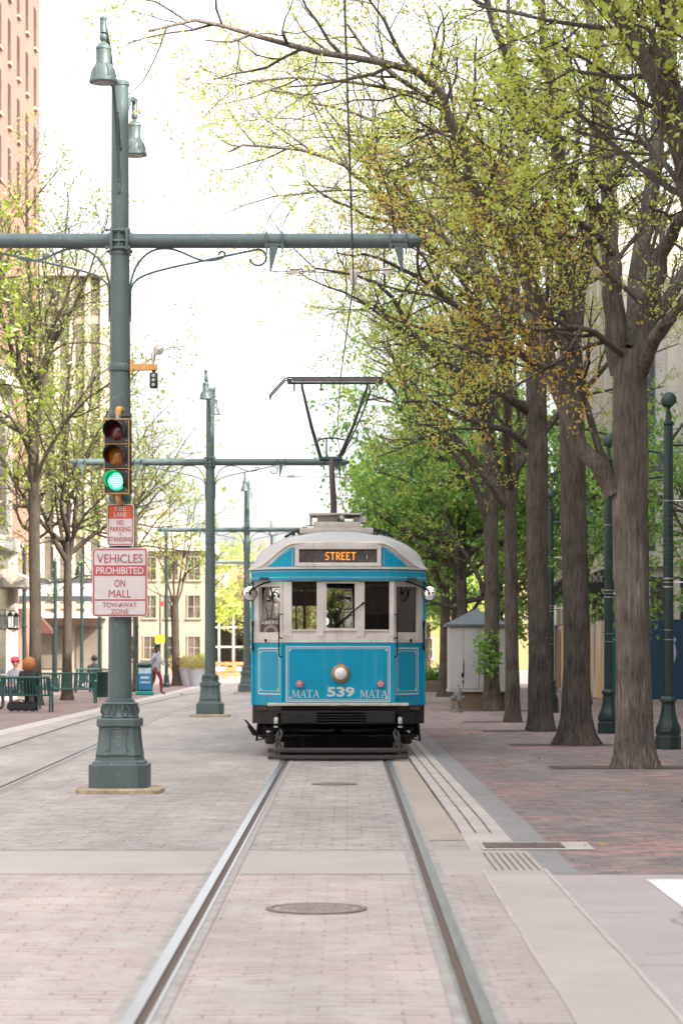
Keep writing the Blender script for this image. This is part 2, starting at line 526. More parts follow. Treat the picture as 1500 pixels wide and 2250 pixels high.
M['seal'] = mat('seal', (.30, .275, .255), .8, var=.3, scale=5)
M['lid'] = mat('lid', (.28, .225, .205), .75, .1, var=.3, scale=20)
M['iron'] = mat('iron', (.17, .135, .125), .6, .4, var=.3, scale=20)
M['green'] = mat('green', (.072, .104, .103), .42, 0.0, var=.12, scale=3.0, stretch=(3, 3, .6), bump=.06, bscale=60, streak=((.15, .16, .15), .4), chips=((.26, .24, .22), .6))
M['green_dark'] = mat('green_dark', (.018, .055, .045), .4, var=.15, scale=4)
M['green_bench'] = mat('green_bench', (.012, .07, .06), .35, var=.12, scale=6)
M['green_post'] = mat('green_post', (.014, .034, .030), .42, var=.2, scale=5)
M['stone_pad'] = mat('stone_pad', (.36, .28, .19), .95, var=.4, scale=7, bump=.7, bscale=25)

# ================================================================ ground
def ribbon(name, xs0, xs1, m, z, extra=None):
    """ground strip between two edges given as [(y, x)...]"""
    pts = [(x, y) for (y, x) in xs0] + [(x, y) for (y, x) in reversed(xs1)]
    return sheet(name, pts, m, z)
def sh(y):      # the line of the right-hand bands bends slightly left with distance
    return 0.0 if y < 22 else -.006 * (y - 22)
sheet('ground', [(-1500, -300), (1500, -300), (1500, 3000), (-1500, 3000)], M['ground'], -.03)
YB0, YB1 = 16.6, 18.6
TX = -.16                      # centre of the near track
G = .7175
sheet('road', [(-30, -40), (.95, -40), (.95, YB0), (-30, YB0)], M['road_near'], 0.0)
sheet('crosswalk', [(-30, YB0), (1.38, YB0), (1.38, YB1), (-30, YB1)], M['conc_tan'], 0.0)
far = [i * 8 + YB1 for i in range(0, 21)]
sheet('road', [(-6.3, YB1), (.95, YB1), (.95, 22)] + [(.95 + sh(y), y) for y in (40, 60, 90)] + [(.5, 180), (-6.3, 180)], M['road_far'], 0.0)
sheet('pavement', [(-30, YB1), (-6.3, YB1), (-6.3, 180), (-30, 180)], M['walk_left'], .0)
sheet('kerb', [(-6.75, YB1), (-6.3, YB1), (-6.3, 180), (-6.75, 180)], M['conc_pale'], .004)
sheet('road', [(.95, -40), (1.38, -40), (1.38, YB0), (.95, YB0)], M['conc_warm'], .0)
sheet('road', [(1.38, -40), (30, -40), (30, YB0), (1.38, YB0)], M['conc_pink'], .0)
ys = [19.6, 22, 26, 32, 40, 50, 70, 100]
ribbon('pavement', [(y, .95 + sh(y)) for y in ys], [(y, 1.33 + sh(y)) for y in ys], M['conc_pale'], .0)
sheet('pavement', [(.95, YB1), (1.33, YB1), (1.33, 19.6), (.95, 19.6)], M['conc_warm'], .0)
ys2 = [YB0 + .02, 18.6, 18.61, 19.6, 22, 26, 32, 40, 50, 70, 100]
ribbon('pavement', [(y, 1.38 + sh(y) if y < 18.605 else 1.33 + sh(y)) for y in ys2], [(y, 1.60 + sh(y)) for y in ys2], M['border'], .0)
pv = [(1.60 + sh(y), y) for y in ys2]
sheet('pavement', [(30, YB0 + .02)] + pv + [(1.1, 180), (30, 180)], M['walk'], .0)
# sand-coloured brick between the rail and the pale planks
ribbon('pavement', [(y, TX + G + .10) for y in ys], [(y, .95 + sh(y)) for y in ys], M['sand_brick'], .004)
# joints in the pale planks, seam lines, edge of the crossing
jb = MB()
def strip(mb, x0, y0, x1, y1, w, z, mi=0):
    d = Vector((x1 - x0, y1 - y0, 0)).normalized(); n_ = Vector((-d.y, d.x, 0)) * w / 2
    a, b_ = Vector((x0, y0, z)), Vector((x1, y1, z))
    mb.add([a - n_, a + n_, b_ + n_, b_ - n_], [(0, 1, 2, 3)], mi)
rnd = random.Random(4)
for fx in (.0, .125, .255):
    y = 20.4
    while y < 40:
        L = 2.1
        for k in range(7):
            ya, yb = y + L * k / 7, y + L * (k + 1) / 7
            strip(jb, .955 + fx + sh(ya) + rnd.uniform(-.004, .004), ya, .955 + fx + sh(yb), yb, .012 + rnd.uniform(0, .006), .006)
        y += L
for y in (22.0, 24.3, 26.6, 29.0, 31.6):
    strip(jb, .955 + sh(y), y, 1.32 + sh(y), y + .02, .012, .006)
for k in range(7):
    x = 1.06 + k * .05
    strip(jb, x - .02, YB0 + .3, x - .03, YB1 - .25, .010, .006)
for a, b_ in (((-30, YB0), (.6, YB0)), ((-30, YB1), (.55, YB1)), ((-4.7, YB0), (-3.35, YB1))):
    for k in range(12):
        if rnd.random() < .8:
            p0 = [a[i] + (b_[i] - a[i]) * k / 12 for i in (0, 1)]; p1 = [a[i] + (b_[i] - a[i]) * (k + 1) / 12 for i in (0, 1)]
            strip(jb, p0[0], p0[1], p1[0], p1[1], .014 + rnd.uniform(0, .012), .005)
o = jb.build('road_joints', M['joint']); o['kind'] = 'structure'
jb = MB()
y = -2
while y < YB0:
    strip(jb, .945 + rnd.uniform(-.006, .006), y, .945 + rnd.uniform(-.006, .006), y + .5, .012 + rnd.uniform(0, .012), .005)
    strip(jb, 1.385 + rnd.uniform(-.008, .008), y, 1.385 + rnd.uniform(-.008, .008), y + .5, .022 + rnd.uniform(0, .014), .005)
    y += .5
for y in (4.6, 7.0, 9.4, 11.8, 14.2):
    for k in range(8): strip(jb, 1.40 + k * .8, y + rnd.uniform(-.01, .01), 1.40 + (k + 1) * .8, y + rnd.uniform(-.01, .01), .012, .0055)
o = jb.build('road_seams', M['conc_pale']); o['kind'] = 'structure'
cr = MB()
for (x, y, n_, dx, dy) in ((1.5, 12.2, 26, .09, .05), (2.3, 15.6, 18, -.02, -.12), (-3.6, 9.8, 24, .07, .06), (-5.0, 17.2, 20, .10, .02), (.2, 12.2, 10, .05, .02)):
    for k in range(n_):
        x1, y1 = x + dx + rnd.uniform(-.06, .06), y + dy + rnd.uniform(-.06, .06)
        strip(cr, x, y, x1, y1, rnd.uniform(.003, .009), .0065); x, y = x1, y1
o = cr.build('road_cracks', M['joint']); o['kind'] = 'structure'
sheet('road_marking', [(2.0, 6), (2.9, 6), (2.9, 16.2), (2.0, 16.2)], M['paint_white'], .005)
sheet('road_marking', [(4.2, 6), (5.1, 6), (5.1, 16.2), (4.2, 16.2)], M['paint_white'], .005)

# rails: head, groove, guard lip, sealing strips, following a centre line [(y, x)...]
def rails(center, gauge):
    def off(k, dx):
        a, b_ = center[max(k - 1, 0)], center[min(k + 1, len(center) - 1)]
        d = Vector((b_[1] - a[1], b_[0] - a[0], 0)).normalized()
        return Vector((center[k][1] + d.y * dx, center[k][0] - d.x * dx, 0))
    for s in (-1, 1):
        e = s * gauge / 2
        mb = MB()
        for (d0, d1, z0, z1, mi) in ((-.006, .052, .008, .014, 0), (-.05, -.006, .001, .001, 1), (-.068, -.05, .008, .009, 0), (-.12, -.068, .005, .005, 2), (.052, .105, .005, .005, 2)):
            for k in range(len(center) - 1):
                p = [off(k, e + s * d0), off(k, e + s * d1), off(k + 1, e + s * d1), off(k + 1, e + s * d0)]
                for q in p: q.z = (z0 + z1) / 2
                mb.add(p, [(0, 1, 2, 3)], mi)
                if mi == 0:      # rounded shoulders of the head
                    q = [off(k, e + s * d0), off(k + 1, e + s * d0), off(k + 1, e + s * d0), off(k, e + s * d0)]
                    for i in range(2): q[i].z = (z0 + z1) / 2
                    for i in (2, 3): q[i].z = -.02
                    mb.add(q, [(0, 1, 2, 3)], 1)
        o = mb.build('rail', [M['rail'], M['rust'], M['seal']])
        o['kind'] = 'structure'
rails([(y, TX) for y in (-3, 4, 10, 16, 24, 34, 46, 70)] + [(95, -.3), (120, -.6), (150, -.9), (178, -1.2)], 1.435)
rails([(18.7, -4.42), (22, -4.46), (26.8, -4.57), (32, -4.66), (39, -4.79), (47, -4.98), (55, -5.13), (63, -5.23), (71, -5.24), (80, -5.13), (90, -4.95), (105, -4.7), (120, -4.45), (140, -4.2), (178, -3.9)], 1.435)

# ---- ironwork in the street
def manhole(x, y, r, label):
    e = empty('manhole_cover', (x, y, 0), 0, label, 'manhole cover', 'manhole covers between the rails')
    b = MB(); b.lathe([(r, .002), (r, .008), (r - .035, .010), (r - .036, .006)], 40); b.build('frame', M['iron'], e)
    b = MB()
    b.lathe([(r - .045, .003), (r - .045, .0075), (0.0001, .0075)], 40, smooth=False)
    k = int(r / .05)
    for i in range(-k, k + 1):
        for j in range(-k, k + 1):
            px_, py_ = i * .05 + (.025 if j % 2 else 0), j * .045
            if px_ * px_ + py_ * py_ < (r - .08) ** 2:
                b.box((px_, py_, .0095), (.028, .022, .005))
    b.build('lid', M['lid'], e)
manhole(-.184, 14.36, .30, 'large round manhole cover nearest the bottom edge between the rails')
manhole(-.15, 27.9, .265, 'smaller round manhole cover just in front of the tram')
e = empty('drain_grate', (1.07, 18.75, 0), 0, 'long iron drain grate in a concrete surround beside the paving', 'drain')
b = MB(); b.add([(-.03, -.12, .006), (.84, -.12, .006), (.84, .62, .006), (-.03, .62, .006)], [(0, 1, 2, 3)]); b.build('surround', M['conc_pale'], e)
b = MB(); b.box((.31, .24, .008), (.62, .46, .006)); b.build('pit', M['joint'], e)
b = MB()
for x0 in (.01, .215, .42):
    for k in range(8): b.box((x0 + .095, .035 + k * .055, .014), (.17, .030, .006))
    b.box((x0 + .003, .24, .015), (.012, .44, .008)); b.box((x0 + .187, .24, .015), (.012, .44, .008))
b.build('grate', M['iron'], e)

# earth pits under the right-hand trees
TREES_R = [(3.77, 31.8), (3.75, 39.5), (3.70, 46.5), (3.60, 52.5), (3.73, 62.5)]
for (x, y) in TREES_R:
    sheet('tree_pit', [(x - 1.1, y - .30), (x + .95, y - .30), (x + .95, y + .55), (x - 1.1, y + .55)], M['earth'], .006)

# ================================================================ trees
class Wood:
    def __init__(s, seed):
        s.r = random.Random(seed)
        s.br = [[], []]        # thick wood (trunk part), thin twigs (crown part)
        s.lf = [[], []]        # leaf anchors for two leaf tones: (x,y,z,dx,dy,dz)
    def grow(s, p, d, L, r0, r1, lev, c, tone):
        r = s.r
        seg = c['seg'][lev]
        n = max(3, int(L / seg))
        st = L / n
        pts, rad, dirs = [p], [r0], [d]
        x, y, z = p
        dx, dy, dz = d
        w, up = c['wander'][lev], c['trop'][lev]
        for i in range(n):
            dx += r.gauss(0, w); dy += r.gauss(0, w); dz += r.gauss(0, w) + up
            q = 1 / math.sqrt(dx * dx + dy * dy + dz * dz)
            dx *= q; dy *= q; dz *= q
            x += dx * st; y += dy * st; z += dz * st
            pts.append((x, y, z)); dirs.append((dx, dy, dz))
            rad.append(r0 + (r1 - r0) * ((i + 1) / n))
        s.br[0 if lev < c['thin'] else 1].append((pts, rad, c['sides'][lev]))
        s.kids(pts, dirs, rad, L, lev, c, tone)
    def kids(s, pts, dirs, rad, L, lev, c, tone, t0=None, spread=None):
        r = s.r
        n = len(pts) - 1
        last = lev >= c['levels']
        if last or lev >= c['leaf_from']:
            k = int(L * c['leaves'] * (1.45 if tone else 1.0) + r.random())
            for _ in range(k):
                t = (.15 + .85 * r.random() ** .4) * n
                i = min(int(t), n - 1); f = t - i
                a, b_ = pts[i], pts[i + 1]
                s.lf[tone if r.random() < .985 else 1 - tone].extend([(a[0] + (b_[0] - a[0]) * f, a[1] + (b_[1] - a[1]) * f, a[2] + (b_[2] - a[2]) * f) + dirs[i]] * c.get('clump', 1))
        if last: return
        cnt = L * c['dens'][lev]
        cnt = int(cnt) + (1 if r.random() < cnt - int(cnt) else 0)
        lo = c['start'][lev] if t0 is None else t0
        for k in range(cnt):
            t = lo + (1 - lo) * ((k + r.random()) / cnt)
            u = t * n
            i = min(int(u), n - 1); f = u - i
            a, b_ = pts[i], pts[i + 1]
            q = (a[0] + (b_[0] - a[0]) * f, a[1] + (b_[1] - a[1]) * f, a[2] + (b_[2] - a[2]) * f)
            d = Vector(dirs[i])
            ang = R(c['ang'][lev] + r.gauss(0, 9))
            ax = d.orthogonal().normalized()
            ax.rotate(Matrix.Rotation(r.uniform(0, 2 * PI), 3, d))
            nd = d.copy(); nd.rotate(Matrix.Rotation(ang, 3, ax))
            nd.z += c['lift'][lev]; nd.normalize()
            cl = c['len'][lev] * (1.0 - .42 * t) * r.uniform(.7, 1.25)
            cr = min(rad[i] * .62, c['rad'][lev] * (cl / c['len'][lev]) ** .7 * 1.1)
            s.grow(q, tuple(nd), cl, cr, max(cr * .35, .003), lev + 1, c, tone)
    def limb(s, pts, rad, c, tone=0, t0=.12, lev=1, sides=8, dens=None):
        """a limb given by its bends, smoothed and roughened, with side branches"""
        r = s.r
        P_ = [Vector(q) for q in pts]
        out = []
        for i in range(len(P_) - 1):
            p0, p1, p2, p3 = P_[max(i - 1, 0)], P_[i], P_[i + 1], P_[min(i + 2, len(P_) - 1)]
            k = max(2, int((p2 - p1).length / .4))
            for j in range(k):
                t = j / k
                out.append(.5 * ((2 * p1) + (p2 - p0) * t + (2 * p0 - 5 * p1 + 4 * p2 - p3) * t * t + (3 * p1 - p0 - 3 * p2 + p3) * t ** 3))
        out.append(P_[-1])
        out = [out[0]] + [q + Vector((r.gauss(0, .02), r.gauss(0, .03), r.gauss(0, .015))) for q in out[1:]]
        m = len(out)
        rr = [rad[0] + (rad[1] - rad[0]) * (i / (m - 1)) for i in range(m)]
        dirs = [tuple((out[min(i + 1, m - 1)] - out[max(i - 1, 0)]).normalized()) for i in range(m)]
        pt = [tuple(q) for q in out]
        s.br[0].append((pt, rr, sides))
        L = sum((out[i + 1] - out[i]).length for i in range(m - 1))
        if dens:
            c = dict(c); c['dens'] = [dens if i == lev else q for i, q in enumerate(c['dens'])]
        s.kids(pt, dirs, rr, L, lev, c, tone, t0)
    def trunk(s, pts, rad, flare=1.6, sides=20, roots=5):
        P_ = [Vector(q) for q in pts]
        s.trk = (P_, rad, flare, sides, roots)

def np_mesh(name, V, F, mi, mats, parent, smooth):
    me = bpy.data.meshes.new(name)
    V = np.asarray(V, dtype=np.float32); F = np.asarray(F, dtype=np.int32)
    me.vertices.add(len(V)); me.vertices.foreach_set('co', V.ravel())
    me.loops.add(F.size); me.loops.foreach_set('vertex_index', F.ravel())
    me.polygons.add(len(F))
    me.polygons.foreach_set('loop_start', np.arange(0, F.size, 4, dtype=np.int32))
    me.polygons.foreach_set('loop_total', np.full(len(F), 4, dtype=np.int32))
    for m in mats: me.materials.append(m)
    me.polygons.foreach_set('material_index', np.asarray(mi, dtype=np.int32))
    me.polygons.foreach_set('use_smooth', np.asarray(smooth, dtype=bool))
    me.update(calc_edges=True)
    o = bpy.data.objects.new(name, me)
    COL.objects.link(o); o.parent = parent
    return o

def tubes(branches):
    Vs, Fs, b = [], [], 0
    for pts, rad, n in branches:
        p = np.array(pts); rd = np.array(rad)
        m = len(p)
        t = np.gradient(p, axis=0)
        t /= np.linalg.norm(t, axis=1)[:, None] + 1e-9
        mean = p[-1] - p[0]
        ref = np.eye(3)[np.argmin(np.abs(mean))]
        u = np.cross(t, ref); u /= np.linalg.norm(u, axis=1)[:, None] + 1e-9
        w = np.cross(t, u)
        a = np.arange(n) * 2 * PI / n
        V = p[:, None, :] + rd[:, None, None] * (np.cos(a)[None, :, None] * u[:, None, :] + np.sin(a)[None, :, None] * w[:, None, :])
        Vs.append(V.reshape(-1, 3))
        i = np.arange(m - 1)[:, None] * n; k = np.arange(n)[None, :]; k2 = (k + 1) % n
        Fs.append(np.stack([i + k, i + k2, i + n + k2, i + n + k], -1).reshape(-1, 4) + b)
        b += m * n
    return np.concatenate(Vs), np.concatenate(Fs)

def leaves(anch, L, W, rng, spread=.06, droop=.25):
    """leaf blades: bent diamonds set round their twig"""
    A = np.array(anch)
    n = len(A)
    p = A[:, :3] + rng.normal(0, spread, (n, 3))
    d = A[:, 3:] * .6 + rng.normal(0, .75, (n, 3)); d[:, 2] -= droop
    d /= np.linalg.norm(d, axis=1)[:, None]
    q = rng.normal(0, 1, (n, 3)); s = np.cross(d, q); s /= np.linalg.norm(s, axis=1)[:, None]
    nn = np.cross(d, s)
    l = (L * rng.uniform(.55, 1.3, n))[:, None]; w = (W * rng.uniform(.6, 1.25, n))[:, None]
    mid = p + d * l * .45 + nn * w * .25
    V = np.stack([p, mid + s * w, p + d * l - nn * w * .2, mid - s * w], 1).reshape(-1, 3)
    F = np.arange(n * 4).reshape(n, 4)
    return V, F

def finish_tree(w, root, bark, leafm, L=.075, W=.018, spread=.06, seed=1, droop=.25, twig=None):
    rng = np.random.default_rng(seed)
    Vs, Fs, b = [], [], 0
    P_, rad, flare, sides, roots = w.trk
    # trunk: flared foot with root buttresses, slightly lumpy
    m = len(P_)
    out, rr = [], []
    for i in range(m - 1):
        k = max(2, int((P_[i + 1] - P_[i]).length / .22))
        for j in range(k):
            t = j / k
            out.append(P_[i].lerp(P_[i + 1], t)); rr.append(rad[i] + (rad[i + 1] - rad[i]) * t)
    out.append(P_[-1]); rr.append(rad[-1])
    ph = w.r.uniform(0, 6)
    V = []
    z0 = out[0].z
    for q, r_ in zip(out, rr):
        h = q.z - z0
        fl = (flare - 1) * math.exp(-h / .28)
        for k in range(sides):
            a = 2 * PI * k / sides
            f = 1 + fl * (.75 + .45 * math.cos(roots * a + ph)) + .035 * math.sin(3 * a + h * 1.3 + ph) + .03 * math.sin(5 * a - h * 2.1) + .02 * math.sin(9 * a + h * 5)
            V.append((q.x + r_ * f * math.cos(a), q.y + r_ * f * math.sin(a), q.z))
    F = [(i * sides + k, i * sides + (k + 1) % sides, (i + 1) * sides + (k + 1) % sides, (i + 1) * sides + k) for i in range(len(out) - 1) for k in range(sides)]
    Vs.append(np.array(V)); Fs.append(np.array(F)); b = len(V)
    if w.br[0]:
        V2, F2 = tubes(w.br[0]); Vs.append(V2); Fs.append(F2 + b)
    F = np.concatenate(Fs)
    np_mesh('trunk', np.concatenate(Vs), F, np.zeros(len(F)), [bark], root, np.ones(len(F)))
    Vs, Fs, mi, sm, b = [], [], [], [], 0
    if w.br[1]:
        V2, F2 = tubes(w.br[1]); Vs.append(V2); Fs.append(F2); mi.append(np.zeros(len(F2))); sm.append(np.ones(len(F2))); b = len(V2)
    for t in (0, 1):
        if w.lf[t]:
            V2, F2 = leaves(w.lf[t], L, W, rng, spread, droop)
            Vs.append(V2); Fs.append(F2 + b); mi.append(np.full(len(F2), t + 1)); sm.append(np.zeros(len(F2))); b += len(V2)
    np_mesh('crown', np.concatenate(Vs), np.concatenate(Fs), np.concatenate(mi), [twig or bark] + list(leafm), root, np.concatenate(sm))

M['bark_near'] = bark_mat('bark_near', (.08, .067, .056), (.25, .214, .181), (.36, .33, .29))
M['bark'] = bark_mat('bark', (.044, .036, .030), (.165, .137, .113))
M['bark_twig'] = mat('bark_twig', (.062, .048, .038), .9, var=.25, scale=3)
M['bark_left'] = bark_mat('bark_left', (.045, .035, .027), (.10, .08, .062))
M['leaf_spring'] = leaf_mat('leaf_spring', [(.48, .40, .07), (.52, .50, .08), (.50, .55, .08), (.42, .54, .07), (.60, .64, .12)])
M['leaf_gold'] = leaf_mat('leaf_gold', [(.38, .19, .04), (.52, .32, .05), (.60, .44, .07), (.52, .52, .09)])
M['leaf_green'] = leaf_mat('leaf_green', [(.07, .17, .03), (.11, .26, .042), (.18, .36, .06), (.30, .47, .07), (.42, .56, .09)], .45)
M['leaf_lime'] = leaf_mat('leaf_lime', [(.26, .38, .04), (.36, .48, .05), (.46, .54, .08), (.34, .30, .06)])
M['leaf_left'] = leaf_mat('leaf_left', [(.20, .15, .045), (.25, .25, .045), (.21, .29, .04), (.30, .34, .06)])
M['leaf_lime_left'] = leaf_mat('leaf_lime_left', [(.20, .28, .03), (.27, .34, .04), (.33, .38, .05)])
M['leaf_pale'] = leaf_mat('leaf_pale', [(.40, .38, .12), (.48, .46, .14), (.44, .34, .16), (.36, .40, .10)])

CFG = dict(levels=4, leaf_from=3, leaves=3.0, clump=5, thin=3,
           seg=[.4, .3, .22, .14, .09], wander=[.05, .10, .13, .17, .2], trop=[.02, .03, .025, .01, .0],
           dens=[1, 1.45, 2.7, 4.8, 0], start=[.3, .15, .15, .1, 0], ang=[45, 48, 46, 45, 40], lift=[.1, .05, .05, .0, 0],
           len=[4, 2.3, 1.1, .55, .2], rad=[.1, .036, .012, .005, .003], sides=[8, 6, 4, 3, 3])

def street_tree(seed, x, y, trunk_px, trunk_r, limbs, label, cfg, bark, leafm, auto=6, fork=6.5, reach=6.0, L=.062, W=.0165, group='street trees in the right-hand row', flare=1.6, spread=.055, name='street_tree', autoang=(28, 60), pix=True, tone_auto=0, twig=None, autolen=(5, 8), rlimb=.10):
    root = empty(name, (x, y, 0), 0, label, 'tree', group)
    w = Wood(seed)
    rn = w.r
    loc = lambda px, py, dd=0: tuple(P(px, py, y + dd) - Vector((x, y, 0)))
    if pix:
        tp = [Vector(loc(px, py)) for px, py in trunk_px]
        tp[0] = Vector((tp[0].x, 0, -.06))
    else:
        tp = [Vector(q) for q in trunk_px]
    w.trunk(tp, trunk_r, flare)
    for lm in limbs:
        pts = [loc(*q) for q in lm['p']]
        w.limb(pts, lm['r'], cfg, lm.get('tone', 0), lm.get('t0', .15), dens=lm.get('dens'))
    top = tp[-1]
    base_a = rn.uniform(0, 6.28)
    for k in range(auto):
        a = base_a + k * 2.4 + rn.uniform(-.4, .4)
        h = fork + (top.z - fork) * (k + .5) / auto if top.z > fork else top.z
        i = max(j for j in range(len(tp)) if tp[j].z <= h + 1e-3)
        j = min(i + 1, len(tp) - 1)
        t = (h - tp[i].z) / max(1e-6, tp[j].z - tp[i].z) if j > i else 0
        q = tp[i].lerp(tp[j], min(1, t))
        inc = R(rn.uniform(*autoang))
        d = (math.cos(a) * math.sin(inc), math.sin(a) * math.sin(inc), math.cos(inc))
        w.grow(tuple(q), d, rn.uniform(*autolen), rlimb * rn.uniform(.8, 1.1), .012, 1, cfg, tone_auto)
    finish_tree(w, root, bark, leafm, L, W, spread, seed, twig=twig or M['bark_twig'])
    return root
# ================================================================ centre poles with crossarm
def oct_ring(hw, ch, z):
    q = [(hw, hw - ch), (hw - ch, hw), (-hw + ch, hw), (-hw, hw - ch), (-hw, -hw + ch), (-hw + ch, -hw), (hw - ch, -hw), (hw, -hw + ch)]
    return [Vector((a, b_, z)) for a, b_ in q]

def bell_lamp(parent, y):
    """hanging bell lantern, canopy top at z 7.95, rim at 7.3"""
    b = MB()
    b.lathe([(.14, 7.295), (.145, 7.30), (.143, 7.325), (.128, 7.345), (.122, 7.37), (.105, 7.43), (.082, 7.475), (.076, 7.48), (.076, 7.49), (.073, 7.495), (.073, 7.63), (.078, 7.635), (.078, 7.65),
             (.07, 7.66), (.05, 7.69), (.022, 7.70), (.022, 7.715), (.036, 7.73), (.04, 7.76), (.032, 7.785), (.018, 7.79), (.018, 7.80)], 24, (0, y, 0))
    b.lathe([(.034, 7.80), (.036, 7.805), (.033, 7.81), (.033, 7.93), (.038, 7.935), (.038, 7.95), (.02, 7.968), (.001, 7.972)], 16, (0, y, 0))
    for k in range(6):
        a = k * PI / 3
        b.tube([(.078 * math.cos(a), y + .078 * math.sin(a), 7.485), (.112 * math.cos(a), y + .112 * math.sin(a), 7.425), (.13 * math.cos(a), y + .13 * math.sin(a), 7.35)], .006, 5)
    lamp = b.build('lamp', M['green'], parent)
    b = MB()
    b.lathe([(.134, 7.297), (.134, 7.303), (.001, 7.303)], 24, (0, y, 0))
    for i in range(-3, 4):
        for j in range(-3, 4):
            if i * i + j * j < 11: b.box((i * .03, y + j * .03, 7.297), (.018, .018, .008), mi=1)
    b.build('lens', [M['lamp_dark'], M['lamp_led']], lamp)
M['lamp_dark'] = mat('lamp_dark', (.05, .045, .05), .3)
M['lamp_led'] = mat('lamp_led', (.5, .45, .42), .2, spec=.8)
M['steel'] = mat('steel', (.45, .44, .42), .35, .9, var=.15)
M['porcelain'] = mat('porcelain', (.62, .55, .48), .4, var=.1)
M['wire'] = mat('wire', (.055, .04, .035), .55, .4)

def scroll(b, s):
    """wrought-iron scrolls under one half of the crossarm (s = side)"""
    def curve(c, rad=.0125):
        b.tube([(s * x, 0, z) for x, z in c], rad, 6)
    # long brace: from the shaft out and up to the arm, curling back at its end
    def bez(p0, p1, p2, p3, n=14):
        return [((1 - t) ** 3 * p0[0] + 3 * (1 - t) ** 2 * t * p1[0] + 3 * (1 - t) * t * t * p2[0] + t ** 3 * p3[0],
                 (1 - t) ** 3 * p0[1] + 3 * (1 - t) ** 2 * t * p1[1] + 3 * (1 - t) * t * t * p2[1] + t ** 3 * p3[1]) for t in [i / n for i in range(n + 1)]]
    c = [(.115, 5.18), (.115, 5.40)] + bez((.115, 5.46), (.14, 5.60), (.28, 5.64), (.52, 5.70)) + bez((.6, 5.72), (.95, 5.79), (1.3, 5.87), (1.50, 5.905))
    c += [(1.50 + .088 * math.sin(a), 5.818 + .087 * math.cos(a)) for a in [R(q) for q in range(10, 271, 18)]]
    curve(c)
    c = [(.115, 5.42)] + bez((.115, 5.5), (.13, 5.72), (.27, 5.91), (.46, 5.915)) + bez((.52, 5.915), (.68, 5.90), (.78, 5.80), (.92, 5.785))
    c += bez((.98, 5.785), (1.12, 5.80), (1.15, 5.83), (1.135, 5.87)) + [(1.11, 5.885), (1.08, 5.875), (1.072, 5.845)]
    curve(c)
    b.box((s * .118, 0, 5.25), (.012, .05, .26))

def hanger(b, x, s):
    """plate hanger strapped below the arm, carrying the span wire"""
    for dx in (-.085, .085):
        b.box((x + dx, -.03, 5.995), (.012, .178, .182))
        b.tube([(x + dx, -.1, 5.98), (x + dx, -.1, 5.84)], .008, 6)
        b.box((x + dx, -.1, 5.93), (.035, .03, .035))
    b.box((x, -.1, 5.945), (.2, .012, .02))
    b.prism([(-.055 * s - .0, 0), (.045 * s, 0), (-.035 * s, -.28), (-.05 * s, -.28)] if s > 0 else [(.045 * s, 0), (-.055 * s, 0), (-.05 * s, -.28), (-.035 * s, -.28)], (x, -.095, 5.93), (1, 0, 0), (0, 0, 1), .012)
    b.tube([(x - .04 * s, -.1, 5.655), (x + .14 * (1 if s > 0 else -1), -.1, 5.655)], .006, 6)

